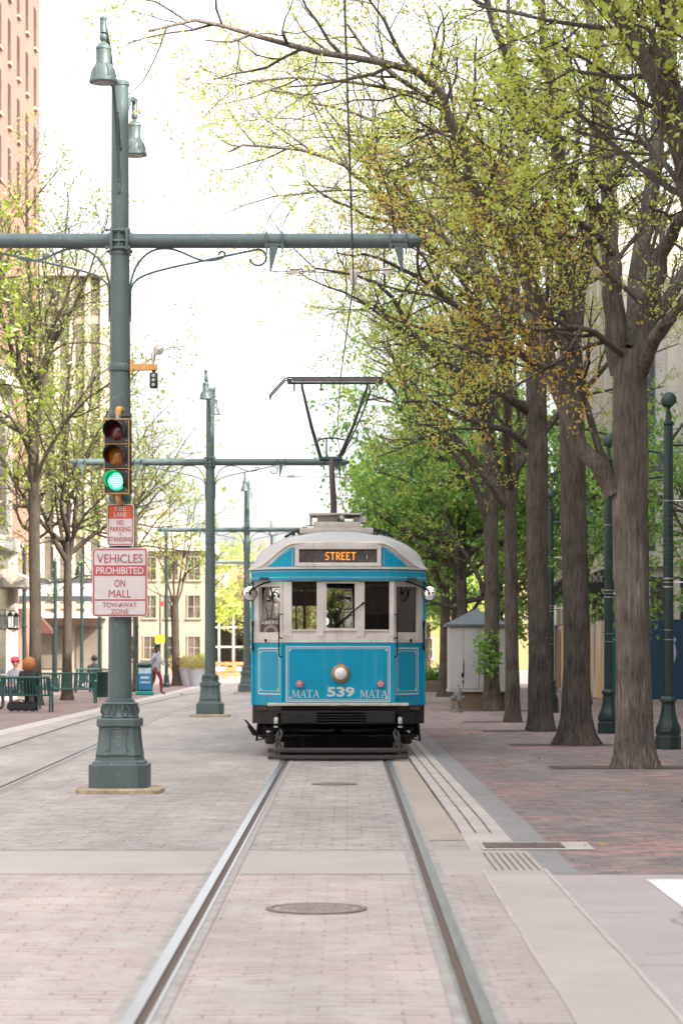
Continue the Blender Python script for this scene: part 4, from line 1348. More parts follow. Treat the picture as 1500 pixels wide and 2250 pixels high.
for i in (0, 4):
    b = MB(); wall_box(b, i, 0, seg(i)[2], 1.80, 2.5, .006, -.03); b.build('pane', M['pane'], tram)
# --- blue fascia over the windows, bowed in plan
def bow_ring(k, z0, z1, t, n=24, w=1.30, dy=0.0, back=1.4):
    """curved band following the bowed canopy edge: returns verts/faces of a wall of thickness t"""
    vs, fs = [], []
    xs = [-w + 2 * w * q / n for q in range(n + 1)]
    pts = [(-w, LEN)] + [(x, dy + nose_y(x)) for x in xs] + [(w, LEN)]
    m = len(pts)
    for (x, y) in pts:
        vs += [Vector((x, y, z0)), Vector((x, y, z1)), Vector((x * (1 - t / w), y + t, z1)), Vector((x * (1 - t / w), y + t, z0))]
    for q in range(m - 1):
        for j in range(4):
            j2 = (j + 1) % 4
            fs.append((q * 4 + j, q * 4 + j2, q * 4 + 4 + j2, q * 4 + 4 + j))
    return vs, fs
b = MB(); b.add(*bow_ring(0, 2.575, 2.735, .05, w=1.287)); b.build('fascia', M['blue'], tram)
b = MB(); b.add(*bow_ring(0, 2.612, 2.618, .02, w=1.29, dy=-.003)); b.add(*bow_ring(0, 2.70, 2.706, .02, w=1.29, dy=-.003)); b.build('fascia_line', M['white_line'], tram)
b = MB()
b.add(*bow_ring(0, 2.735, 2.758, .12, w=1.325, dy=-.03))
b.build('drip_rail', M['cream'], tram)
# --- roof: shallow bell curve at the nose rising to the full arch behind
def z_arch(x):
    return 2.75 + .60 * math.sqrt(max(0, 1 - (abs(x) / 1.31) ** 2.1))
def z_bell(x):
    t = min(1, max(0, (abs(x) - .60) / .66))
    return 2.758 + .355 * (.5 + .5 * math.cos(t * PI))
XS = [-1.30 + 2.6 * q / 48 for q in range(49)]
rows = []
for q in range(10):
    t = q / 9
    e_ = math.sin(t * PI / 2)
    rows.append([Vector((x, nose_y(x) + .05 + (1.55 - nose_y(x)) * t, z_bell(x) + (z_arch(x) - z_bell(x)) * e_)) for x in XS])
rows.append([Vector((x, LEN, z_arch(x))) for x in XS])
b = MB()
n = len(XS)
b.add([q for r_ in rows for q in r_], [(i * n + k, i * n + k + 1, (i + 1) * n + k + 1, (i + 1) * n + k) for i in range(len(rows) - 1) for k in range(n - 1)], 0, True)
roof = b.build('roof', M['roof'], tram)
# front face of the nose (cream), the blue spandrels and the destination box
b = MB()
nv = []
for x in XS: nv += [Vector((x, nose_y(x) + .045, 2.75)), Vector((x, nose_y(x) + .045, z_bell(x)))]
b.add(nv, [(2 * k, 2 * k + 1, 2 * k + 3, 2 * k + 2) for k in range(n - 1)], 0)
# raised edge moulding along the bell curve
b.tube([(x, nose_y(x) + .035, z_bell(x) + .0) for x in XS], .018, 6)
b.build('nose_panel', M['cream'], tram)
for s in (-1, 1):
    b = MB()
    vs, fs = [], []
    m = 18
    for q in range(m + 1):
        ax = .635 + (1.16 - .635) * q / m
        vs += [Vector((s * ax, nose_y(ax) + .028, 2.775)), Vector((s * ax, nose_y(ax) + .028, max(2.777, z_bell(ax) - .055 - .02 * (q / m))))]
    for q in range(m): fs.append((2 * q, 2 * q + 1, 2 * q + 3, 2 * q + 2))
    b.add(vs, fs)
    sp = b.build('spandrel', M['blue'], tram)
    b = MB()
    loop = [Vector((s * ax, nose_y(ax) + .024, z)) for ax, z in [(.665, 2.795), (1.07, 2.795)]] + [Vector((s * ax, nose_y(ax) + .024, z_bell(ax) - .085)) for ax in (1.0, .93, .86, .78, .72, .665)]
    b.tube(loop + [loop[0]], .004, 5)
    b.build('coach_line', M['white_line'], sp)
b = MB()
b.box((0, .02, 2.795), (1.26, .09, .06), bev=.01)
b.box((0, .02, 3.045), (1.26, .09, .05), bev=.01)
for s in (-1, 1): b.box((s * .595, .02, 2.92), (.06, .09, .2), bev=.008)
vs = []
for q in range(21):
    x = -.63 + 1.26 * q / 20
    zz = 3.075 + .055 * (1 - (x / .63) ** 2)
    vs += [Vector((x, -.03, 3.06)), Vector((x, -.03, zz)), Vector((x, .12, zz + .01))]
b.add(vs, [(3 * q + j, 3 * q + j + 1, 3 * q + j + 4, 3 * q + j + 3) for q in range(20) for j in (0, 1)])
b.build('destination_frame', M['cream'], tram)
b = MB(); b.box((0, .045, 2.922), (1.14, .04, .20))
for x in (-.45, -.36, .36, .45): b.box((x, .024, 2.922), (.006, .006, .18))
ds = b.build('destination_sign', M['sign_box'], tram)
F57 = {'S': ['0111', '1000', '1000', '0110', '0001', '0001', '1110'], 'T': ['11111', '00100', '00100', '00100', '00100', '00100', '00100'],
       'R': ['1110', '1001', '1001', '1110', '1010', '1001', '1001'], 'E': ['1111', '1000', '1000', '1110', '1000', '1000', '1111']}
b = MB()
cw = .0132
tot = sum(len(F57[c][0]) + 1.5 for c in 'STREET') - 1.5
x = tx(748) - tot * cw / 2
for c in 'STREET':
    for r_, row in enumerate(F57[c]):
        for k, v in enumerate(row):
            if v == '1': b.box((x + (k + .5) * cw, .0225, 2.922 + (3 - r_) * .0165), (cw * 1.02, .006, .0145))
    x += (len(F57[c][0]) + 1.5) * cw
b.build('lettering', M['amber_led'], ds)
b = MB()
b.prism([(-.008, -.03), (.004, -.03), (.004, .03), (-.004, .02)], (tx(806), .024, 2.912), UX, UZ, .002); b.build('paper_scrap', M['white_line'], ds)
# ribs along the left roof edge and boxes on top
b = MB()
for k in range(9):
    y0 = 2.0 + k * 1.2
    for s in (-1, 1):
        ax = 1.02
        pts = [(s * q, y0, z_arch(q) + .022) for q in (1.25, 1.15, 1.0, .8, .6)]
        b.tube(pts, .03, 6)
b.build('roof_rib', M['roof'], tram)
b = MB()
b.box((-.03, 4.6, 3.375), (1.12, 5.8, .09), bev=.01); b.box((-.02, 3.6, 3.46), (.72, 3.4, .12), bev=.012)
b.box((-.12, 2.2, 3.565), (.42, .35, .15), bev=.03); b.box((.33, 2.2, 3.56), (.2, .3, .10), bev=.02)
b.box((-.30, 2.3, 3.64), (.30, .8, .03)); b.box((.1, 2.5, 3.645), (.5, 1.2, .025))
b.lathe([(.03, 3.55), (.045, 3.57), (.04, 3.62), (.01, 3.66)], 12, (.05, 1.95, 0)); 
b.box((.34, 2.3, 3.59), (.03, .4, .12)); b.box((-.43, 2.4, 3.57), (.03, .3, .14))
b.build('roof_board', M['pale_roof'], roof)
b = MB()
for s in (-1, 1):
    for k in range(3):
        b.tube([(s * (.55 + .09 * k), 3.0, 3.47 - .03 * k), (s * (.55 + .09 * k), 7.0, 3.47 - .03 * k)], .035, 8)
    b.tube([(s * .5, 2.6, 3.46), (s * .72, 2.7, 3.40), (s * .84, 2.9, 3.34)], .022, 6)
b.tube([(-.5, 1.98, 3.46), (-.3, 1.96, 3.475), (-.1, 1.96, 3.46), (.0, 1.96, 3.53)], .008, 5); b.tube([(0, 1.96, 3.53), (.06, 1.95, 3.47), (.02, 1.95, 3.44)], .006, 5)
b.box((0.0, 1.93, 3.53), (.035, .03, .10))
b.build('roof_cable', M['panto'], roof)
# --- pantograph
pg = empty('pantograph', (0, 0, 0)); pg.parent = tram
MY, MX = 3.35, -.115
b = MB()
b.tube([(MX + .03, MY + .5, 3.62), (MX + .03, MY + .2, 3.9), (MX, MY, 4.42), (MX - .0, MY, 4.6)], [.055, .05, .043, .05], 12)
b.build('mast', M['mast'], pg)
zt = 5.86
b = MB()
px_ = lambda p: GX(p, TY + MY) + .135
for p0, p1 in ((705, 664), (744, 806)):
    b.tube([(px_(p0), MY, 4.60), (px_(p0) * .5 + px_(p1) * .5, MY - .1, 5.1), (px_(p1), MY - .2, zt - .14), (px_(p1), MY - .2, zt - .06)], [.03, .027, .02, .018], 8)
b.tube([(px_(752), MY + .05, 4.66), (px_(786), MY, 5.15), (px_(812), MY - .1, 5.62), (px_(811), MY - .15, zt - .1)], .013, 6)
b.tube([(px_(698), MY, 4.90), (px_(715), MY, 4.93), (px_(735), MY, 4.935), (px_(758), MY, 4.90)], .014, 6)
b.tube([(px_(717), MY, 4.62), (px_(717), MY, 4.93)], .014, 6)
b.tube([(px_(702), MY, 4.60), (px_(752), MY, 4.60)], .04, 8)
for p in (713, 740, 745): b.tube([(px_(p), MY - .05, 4.58), (px_(p) - .02, MY - .05, 4.48), (px_(p) + .0, MY - .05, 4.42)], .012, 5)
b.build('frame', M['panto'], pg)
b = MB()
for dy, dz in ((-.34, .0), (-.06, -.0)):
    z = zt + dz
    b.tube([(px_(594), MY + dy, z - .33), (px_(595), MY + dy, z - .27), (px_(627), MY + dy, z - .02), (px_(636), MY + dy, z), (px_(838), MY + dy, z), (px_(847), MY + dy, z - .03), (px_(873), MY + dy, z - .26), (px_(874), MY + dy, z - .32)], .013, 6)
    b.box(((px_(636) + px_(838)) / 2, MY + dy, z - .02), (px_(838) - px_(636) - .1, .03, .03), mi=1)
b.tube([(px_(640), MY - .2, zt - .075), (px_(834), MY - .2, zt - .075)], .02, 8)
for p in (637, 836): b.box((px_(p), MY - .2, zt - .05), (.07, .32, .06))
for p in (647, 706, 828): b.tube([(px_(p), MY - .2, zt - .07), (px_(p), MY - .2, zt - .2)], .014, 6)
b.build('collector_head', [M['panto'], M['mast']], pg)
# --- head lamp, tail lamps, mirrors, wiper, rods
Mx = Matrix.Rotation(PI / 2, 3, 'X')
c = (tx(748), .095, tz(1480))
b = MB(); b.lathe([(.14, .0), (.14, .012), (.125, .03), (.10, .036), (.095, .02)], 32, c, Mx)
for k in range(12):
    an = k * PI / 6
    b.lathe([(.008, 0), (.008, .008)], 6, (c[0] + .118 * math.cos(an), c[1] - .03, c[2] + .118 * math.sin(an)), Mx)
for an in (90, 270): b.lathe([(.015, 0), (.015, .012)], 8, (c[0], c[1] - .0, c[2] + .143 * math.sin(R(an))), Mx)
hl = b.build('headlight', M['brass'], tram)
b = MB(); b.lathe([(.098, .02), (.085, .045), (.05, .062), (.001, .068)], 28, c, Mx); b.build('lens', M['headlamp'], hl)
for px in (658, 836):
    c = (tx(px), .098, tz(1503))
    b = MB(); b.lathe([(.062, 0), (.062, .03), (.056, .034), (.052, .03)], 24, c, Mx); tl = b.build('marker_light', M['blue'], tram)
    b = MB(); b.lathe([(.053, .028), (.04, .036), (.001, .04)], 24, c, Mx)
    for k in range(5):
        an = R(90 + 72 * k); b.lathe([(.013, 0), (.011, .006), (.001, .008)], 8, (c[0] + .03 * math.cos(an), c[1] - .034, c[2] + .03 * math.sin(an)), Mx, mi=1)
    b.lathe([(.011, 0), (.001, .008)], 8, (c[0], c[1] - .038, c[2]), Mx, mi=1)
    b.build('lens', [M['tail_red'], M['white_line']], tl)
for s, px in ((-1, 546), (1, 945.5)):
    x = tx(px) + .0
    c = Vector((x, .50, tz(1302) + .0))
    b = MB()
    yaw = Matrix.Rotation(s * R(-12), 3, 'Z')
    b.lathe([(.02, -.05), (.07, -.04), (.108, -.005), (.112, .008), (.107, .012)], 28, c, yaw @ Mx)
    mr = b.build('mirror', M['black'], tram)
    b = MB(); b.lathe([(.107, .010), (.08, .022), (.04, .03), (.001, .032)], 28, c, yaw @ Mx)
    b.build('mirror_glass', M['chrome'], mr)
    b = MB(); b.lathe([(.022, .03), (.018, .045), (.001, .046)], 10, c, yaw @ Mx)
    b.tube([(s * .86, .30, 2.585), (s * 1.08, .38, 2.54), (x - s * .03, .44, c.z + .06), (x, .455, c.z)], [.012, .013, .012, .01], 6)
    b.tube([(s * 1.27, .72, 2.56), (s * 1.31, .6, 2.52), (x, .56, c.z)], .01, 6)
    b.build('mirror_arm', M['black'], mr)
b = MB()
w0, w1 = (tx(740), .06, tz(1371)), (tx(796), .035, tz(1327))
b.tube([w0, w1], [.009, .012], 6); b.tube([(w1[0] - .0, .06, w1[2] - .0), (w1[0] + .02, .05, w1[2] + .02)], .016, 6)
b.tube([(w0[0] - .04, .07, w0[2] - .03), (w0[0] + .16, .07, w0[2] + .09)], .007, 5)
b.build('wiper', M['black'], tram)
b = MB()
for s in (-1, 1):
    xx = s * .815
    b.tube([(xx - s * .0, .09, 2.08), (xx + s * .04, .05, 2.07), (xx + s * .045, .03, 2.0), (xx + s * .045, .03, 1.49), (xx + s * .03, .05, 1.46), (xx, .09, 1.45)], .010, 6)
    b.tube([(xx, .09, 1.72), (xx + s * .045, .03, 1.745)], .009, 6)
    xo = s * (W2 + .0)
    b.tube([(xo, .66, 1.98), (xo, .63, 1.95), (xo, .63, 1.58), (xo, .66, 1.56)], .012, 6); b.tube([(xo, .63, 1.98), (xo, .63, 1.9)], .02, 6); b.tube([(xo, .63, 1.62), (xo, .63, 1.55)], .02, 6)
b.build('grab_rail', M['black'], tram)
b = MB()
for i in (1, 3):
    a_, d_, L_, n_ = seg(i)
    q = a_ + d_ * (L_ * .5) + n_ * .01
    ang = math.atan2(d_.y, d_.x)
    b.box(q + Vector((0, 0, 1.692)), (.13, .03, .05), (0, 0, ang), 0, .006)
    b.lathe([(.024, 0), (.024, .02)], 12, q + n_ * .01 + Vector((0, 0, 1.695)), Matrix.Rotation(ang, 3, 'Z') @ Mx, mi=1)
b.build('camera_box', [M['cream'], M['black']], tram)
# --- bumper, anticlimber, lifeguard, running gear
b = MB()
for i in range(5):
    L = seg(i)[2]
    wall_box(b, i, 0, L, .47, ZB0 - .002, .08, .012 if i in (1, 2, 3) else .0)
b.box((0, .03, .575), (1.66, .14, .19), bev=.02)
for s in (-1, 1): b.box((s * .98, .17, .56), (.32, .06, .15), (0, 0, s * R(38)))
bp = b.build('bumper', M['bumper'], tram)
b = MB()
b.box((0, .0, .765), (2.05, .16, .042), bev=.008)
b.build('bumper_strip', M['pale_plate'], bp)
b = MB()
for k in range(5): b.box((tx(749), -.045, .655 - k * .04), (.69, .10, .016), bev=.003)
b.box((tx(749), -.01, .575), (.69, .06, .19))
b.box((tx(752), -.03, .735), (.2, .12, .03)); b.box((tx(752), -.0, .765), (.28, .1, .035), bev=.006)
b.build('anticlimber', M['bumper'], bp)
b = MB()
for px in (607, 878.5):
    x = tx(px)
    b.box((x, -.06, .47), (.08, .08, .03), mi=1); b.lathe([(.028, .485), (.032, .50), (.032, .56), (.02, .58), (.001, .582)], 14, (x, -.06, 0), mi=0)
    b.lathe([(.034, .43), (.034, .455)], 12, (x, -.06, 0), mi=2); b.tube([(x, -.06, .43), (x, -.0, .38)], .02, 8, mi=1)
b.build('buffer_lamp', [M['pale_plate'], M['black'], M['white_line']], bp)
b = MB()
b.box((0, 6.7, .42), (2.2, 12.4, .10)); b.box((0, 1.9, .30), (1.9, 2.4, .22)); b.box((0, .9, .27), (1.5, .3, .3)); b.box((0, -.35, .10), (1.62, 1.8, .03)); b.box((0, .5, .16), (1.6, .04, .26))  # the low flat black tray is added to darken the ground under the nose
for s in (-1, 1):
    b.tube([(s * 1.1, .3, .40), (s * .2, -.02, .375), (s * .05, -.02, .385)], .022, 8)
    b.tube([(s * 1.15, .1, .30), (0, .1, .30)], .018, 8)
    b.box((s * .62, .18, .33), (.05, .05, .2)); b.tube([(s * .95, .42, .46), (s * .92, .35, .2)], .03, 6)
    b.box((s * 1.15, 1.3, .38), (.12, .5, .22)); b.tube([(s * 1.05, .5, .46), (s * 1.1, .48, .25), (s * 1.2, .5, .22), (s * 1.18, .55, .46)], .02, 6)
b.box((tx(845), .15, .27), (.40, .02, .06)); b.tube([(tx(665), .1, .32), (tx(665), .1, .19)], .012, 6); b.box((tx(665), .1, .17), (.05, .03, .04))
b.build('underframe', M['black'], tram)
b = MB()
for s in (-1, 1): b.box((s * 1.10, .5, .29), (.14, .03, .02), (0, 0, s * .2))
b.build('step_edge', M['sig_yellow'], tram)
b = MB()
for z, dy in ((.155, -.0), (.055, -.05)):
    b.box((0.0, -1.35 + dy, z), (1.95, .05, .058), bev=.01)
for s in (-1, 1):
    b.tube([(s * .86, -1.33, .07), (s * .86, -.3, .38)], .016, 6); b.tube([(s * .86, -1.33, .17), (s * .80, -.5, .36), (s * .84, .1, .40)], .018, 6)
    b.box((s * .86, -1.28, .25), (.03, .02, .26)); b.box((s * .80, -1.24, .22), (.02, .02, .22), (0, s * .5, 0)); b.box((s * .86, -.75, .30), (.03, 1.1, .03))
b.build('lifeguard', M['lifeguard'], tram)
for s in (-1, 1):
    for y0 in (1.25, 3.1, 9.5, 11.3):
        b = MB(); My = Matrix.Rotation(PI / 2, 3, 'Y')
        b.lathe([(.33, -.055), (.36, -.05), (.36, -.03), (.335, -.025), (.335, .055), (.30, .06), (.29, .05), (.1, .05), (.1, .08), (.001, .085)], 30, (s * .745, y0, .345), My if s > 0 else Matrix.Rotation(-PI / 2, 3, 'Y'))
        b.build('wheel', M['iron'], tram)
    b = MB(); b.box((s * 1.02, 2.2, .22), (.10, 2.6, .14)); b.box((s * 1.03, .98, .24), (.13, .28, .15), bev=.02); b.box((s * .70, .5, .06), (.30, .2, .09), bev=.02)
    b.build('truck_beam', M['dirty_wood'], tram)
# folded step at the left corner
b = MB()
b.prism([(-.15, .52), (-.12, .53), (.06, .33), (.04, .29), (-.02, .30)], (-1.24, .55, 0), UX, UZ, .10, 0)
b.prism([(-.165, .53), (-.145, .54), (-.075, .445), (-.095, .43)], (-1.245, .53, 0), UX, UZ, .12, 1)
b.build('folding_step', [M['black'], M['pale_plate']], tram)
# --- cab interior
b = MB()
b.box((0, 6.5, .70), (2.40, 12.2, .05)); b.box((.46, 2.2, 1.7), (1.32, .05, 2.0), mi=0); b.box((0, 13.4, 1.25), (2.4, .05, 1.1)); b.box((0, 13.4, 2.6), (2.4, .05, .3))
for x in (-1.15, -.35, .4, 1.15): b.box((x, 13.41, 2.1), (.16, .05, .8))
b.box((-1.1, 2.2, 1.25), (.3, .05, 1.1)); b.box((0, 1.2, 2.6), (2.3, 2.0, .03))
b.box((0, 6.0, 2.72), (2.4, 11.0, .03))
b.box((-.52, 1.86, 2.1), (.04, .04, .9), mi=1); b.box((1.02, 1.5, 1.9), (.06, .3, 1.6)); b.box((-.62, .55, 1.9), (.02, .02, 1.0), mi=1); b.box((-.55, 1.2, 2.55), (.5, .6, .1), mi=1)
b.box((0, .45, 1.62), (1.3, .3, .1)); b.lathe([(.12, 1.68), (.14, 1.70), (.14, 1.78), (.05, 1.80), (.001, 1.80)], 16, (-.1, .5, 0), mi=0); b.box((.28, .4, 1.72), (.26, .12, .1), mi=0)
for k in range(5):
    for s in (-1, 1): b.box((s * .75, 3.2 + k * 1.7, 1.3), (.8, .5, 1.0), mi=0)
b.build('cab_interior', [M['interior'], M['interior_light']], tram)
b = MB()
for k in range(3): b.tube([(.51 + .035 * math.cos(q * .7), .30 + .01 * k, 2.12 + .11 * k + .05 * math.sin(q * .7)) for q in range(10)], .012, 5)
b.tube([(.5, .3, 2.5), (.5, .3, 2.2)], .02, 6); b.box((.50, .32, 2.42), (.05, .06, .16))
b.build('radio_cord', M['bumper'], tram)
# ================================================================ pavement lamp posts
def fluted_post(x, y, label, H=5.5, full=True, group='dark green fluted lamp posts on the right pavement'):
    e = empty('lamp_post', (x, y, 0), 0, label, 'lamp post', group)
    fl = lambda a, z: 1 + .035 * math.cos(14 * a) if z > .33 else 1
    b = MB()
    b.lathe([(.205, 0), (.205, .20), (.19, .215), (.19, .24), (.20, .26), (.205, .29), (.19, .33)], 8, smooth=False)
    b.lathe([(.185, .30), (.19, .34), (.15, .42), (.118, .55), (.104, .68), (.10, .72), (.11, .735), (.125, .75), (.125, .79), (.108, .81), (.09, .83)], 56, fr=fl)
    b.build('base', M['green_post'], e)
    b = MB()
    b.lathe([(.083, .81), (.078, 2.6), (.068, H - .45), (.066, H - .4)], 56, fr=fl)
    for z in (2.55, 2.68): b.lathe([(.082, z - .012), (.092, z - .01), (.092, z + .01), (.082, z + .012)], 24, mi=1)
    b.build('shaft', [M['green_post'], M['steel']], e)
    # wound cable of small lights
    b = MB()
    pts = []
    for q in range(260):
        t = q / 259; a = t * 2 * PI * 18
        z = 2.8 + t * 1.35
        r_ = .084 - .006 * t
        pts.append((r_ * math.cos(a), r_ * math.sin(a), z))
    b.tube(pts, .006, 4)
    b.build('light_string', M['green_dark'], e)
    b = MB()
    b.lathe([(.066, H - .42), (.085, H - .40), (.085, H - .36), (.05, H - .33), (.04, H - .2)], 20)
    b.tube([(0, 0, H - .22), (0, -.02, H - .1)], .03, 8)
    Mt = Matrix.Rotation(R(75), 3, 'X') @ Matrix.Rotation(R(10), 3, 'Y')
    b.lathe([(.07, -.09), (.11, -.06), (.115, .06), (.10, .07)], 20, (0, -.03, H - .02), Mt); b.lathe([(.10, .065), (.001, .065)], 20, (0, -.03, H - .02), Mt, mi=1)
    b.build('floodlight', [M['green_post'], M['lamp_dark']], e)
    b = MB()
    b.tube([(.05, 0, H - .72), (.5, 0, H - .72), (1.0, 0, H - .70)], .022, 8)
    b.tube([(.06, 0, H - .62), (.15, 0, H - .5), (.3, 0, H - .3), (.6, 0, H - .16), (1.0, 0, H - .25)], .022, 8)
    b.build('arm', M['green_post'], e)
    b = MB(); b.lathe([(.02, H - .26), (.06, H - .3), (.07, H - .46), (.13, H - .56), (.135, H - .58), (.001, H - .57)], 18, (1.0, 0, 0)); b.build('lamp', M['green_post'], e)
    if full:
        for z in (1.72, 1.87, 2.62, 3.9):
            b = MB(); b.lathe([(.082, z - .006), (.088, z - .005), (.088, z + .005), (.082, z + .006)], 20)
            if z > 2: b.tube([(.08, -.02, z), (.55, -.02, z)], .012, 6)
            b.build('banner_bracket', M['steel'], e)
    return e
fluted_post(GX(1467, 38.0), 38.0, 'fluted green lamp post right of the nearest tree, at the right edge')
fluted_post(GX(1336, 45.3), 45.3, 'fluted green lamp post between the first and second right-hand trees')
fluted_post(GX(1209, 60.8), 60.8, 'fluted green lamp post between the second and third right-hand trees')
fluted_post(GX(1100, 86), 86, 'farthest fluted green lamp post, a thin pole behind the white kiosk', full=False)
fluted_post(5.0, 76.0, 'fluted green lamp post behind the third right-hand tree', full=False)

def slim_post(px, y, H, label, lampside=0, bands=()):
    x = GX(px, y)
    e = empty('lamp_post', (x, y, 0), 0, label, 'lamp post', 'slim green posts on the left pavement')
    b = MB()
    b.lathe([(.16, 0), (.16, .12), (.13, .2), (.11, .45), (.12, .5), (.085, .55)], 8, smooth=False); b.build('base', M['green_post'], e)
    b = MB()
    b.lathe([(.075, .5), (.062, H)], 16)
    for z in bands: b.lathe([(.07, z - .05), (.095, z - .04), (.095, z + .04), (.07, z + .05)], 12)
    b.lathe([(.062, H), (.08, H + .02), (.08, H + .06), (.05, H + .1), (.02, H + .22), (.001, H + .24)], 12)
    b.build('shaft', M['green_post'], e)
    if lampside:
        b = MB(); s = lampside
        b.tube([(0, 0, H - .4), (s * .3, 0, H + .5), (s * .7, 0, H + .75), (s * .95, 0, H + .55)], .03, 6); b.build('arm', M['green_post'], e)
        b = MB(); b.lathe([(.03, H + .55), (.09, H + .45), (.10, H + .2), (.22, H - .02), (.22, H - .06), (.001, H - .05)], 16, (s * .95, 0, 0)); b.build('lamp', M['green_post'], e)
slim_post(54, 84, 4.9, 'slim green post beside the storefront at the left edge', 0, (2.4, 3.7))
slim_post(122, 92, 4.9, 'slim green post between the two left-hand tree trunks', 0, (2.4, 3.7))
slim_post(180, 100, 5.2, 'slim green post just right of the second left-hand trunk', 0, (2.6,))
slim_post(221, 108, 5.0, 'slim green post behind the red signs', -1, (2.6,))
slim_post(300, 92, 4.2, 'dark green post beside the blue news box', 0, (2.5,))
slim_post(366, 104, 6.6, 'tall slim green post left of the second tram pole', 0, (2.9,))

# ================================================================ left pavement: benches, bins, people
def bench(x, y, rz, w, label, solid=None):
    e = empty('bench', (x, y, 0), rz, label, 'bench', 'green slatted benches on the left pavement')
    n_ = int(w / .075)
    b = MB()
    for k in range(n_):
        u = -w / 2 + .05 + k * (w - .1) / (n_ - 1)
        b.tube([(u, .02, .43), (u, -.04, .60), (u, -.10, .86)], .023, 5)
    b.tube([(-w / 2, -.105, .88), (w / 2, -.105, .88)], .03, 8); b.tube([(-w / 2, .02, .43), (w / 2, .02, .43)], .024, 8)
    b.build('backrest', M['green_bench'], e)
    b = MB()
    for k in range(n_):
        u = -w / 2 + .05 + k * (w - .1) / (n_ - 1)
        b.tube([(u, .04, .435), (u, .25, .42), (u, .47, .44), (u, .52, .40)], .017, 5)
    b.tube([(-w / 2, .5, .42), (w / 2, .5, .42)], .024, 8)
    b.build('seat', M['green_bench'], e)
    for s in (-1, 1):
        b = MB(); b.tube([(s * w / 2, -.09, .86), (s * w / 2, -.02, .55), (s * w / 2, .0, .40), (s * w / 2, -.08, .0)], .026, 8); b.build('leg', M['green_bench'], e)
        b = MB(); b.tube([(s * w / 2, .50, .64), (s * w / 2, .48, .40), (s * w / 2, .52, .0)], .026, 8); b.build('leg', M['green_bench'], e)
        b = MB(); b.tube([(s * w / 2, -.06, .66), (s * w / 2, .25, .665), (s * w / 2, .52, .64)], .03, 8); b.build('armrest', M['green_bench'], e)
    return e
bench(GX(30, 61), 61, 0, 1.85, 'green slatted bench at the left edge with a red-haired person on it')
bench(GX(147, 72), 72, R(180), 1.75, 'empty green slatted bench facing the camera beside the bin')
bench(GX(215, 90), 90, R(12), 1.6, 'far green bench behind the bin with a dark figure on it')

def bin_(x, y, label):
    e = empty('litter_bin', (x, y, 0), 0, label, 'bin')
    b = MB()
    for k in range(28):
        a = 2 * PI * k / 28
        b.tube([(.24 * math.cos(a), .24 * math.sin(a), .05), (.285 * math.cos(a), .285 * math.sin(a), .5), (.31 * math.cos(a), .31 * math.sin(a), .86)], .02, 5)
    b.lathe([(.25, .04), (.26, .06), (.26, .1), (.25, .1)], 28); b.lathe([(.29, .82), (.325, .84), (.325, .88), (.29, .88)], 28)
    b.build('basket', M['green_dark'], e)
    b = MB(); b.lathe([(.23, .06), (.27, .84), (.001, .80)], 20); b.build('liner', M['black'], e)
bin_(GX(222, 79), 79, 'round dark green slatted litter bin beside the empty bench')

M['skin_dark'] = mat('skin_dark', (.10, .055, .035), .55, var=.08)
M['skin'] = mat('skin', (.55, .33, .24), .55, var=.06)
M['hair_red'] = mat('hair_red', (.36, .13, .035), .6, var=.35, scale=30, stretch=(4, 4, .5), bump=.5)
M['hair_dark'] = mat('hair_dark', (.02, .016, .014), .6, var=.3)
M['cloth_dark'] = mat('cloth_dark', (.022, .024, .026), .85, var=.2)
M['cloth_grey'] = mat('cloth_grey', (.33, .34, .38), .85, var=.12)
M['cloth_maroon'] = mat('cloth_maroon', (.20, .018, .035), .85, var=.12)
M['cloth_red'] = mat('cloth_red', (.55, .03, .06), .85, var=.12)
M['cloth_denim'] = mat('cloth_denim', (.06, .07, .10), .85, var=.15)
M['cloth_navy'] = mat('cloth_navy', (.03, .04, .08), .85, var=.15)
M['shoe'] = mat('shoe', (.03, .028, .028), .6)
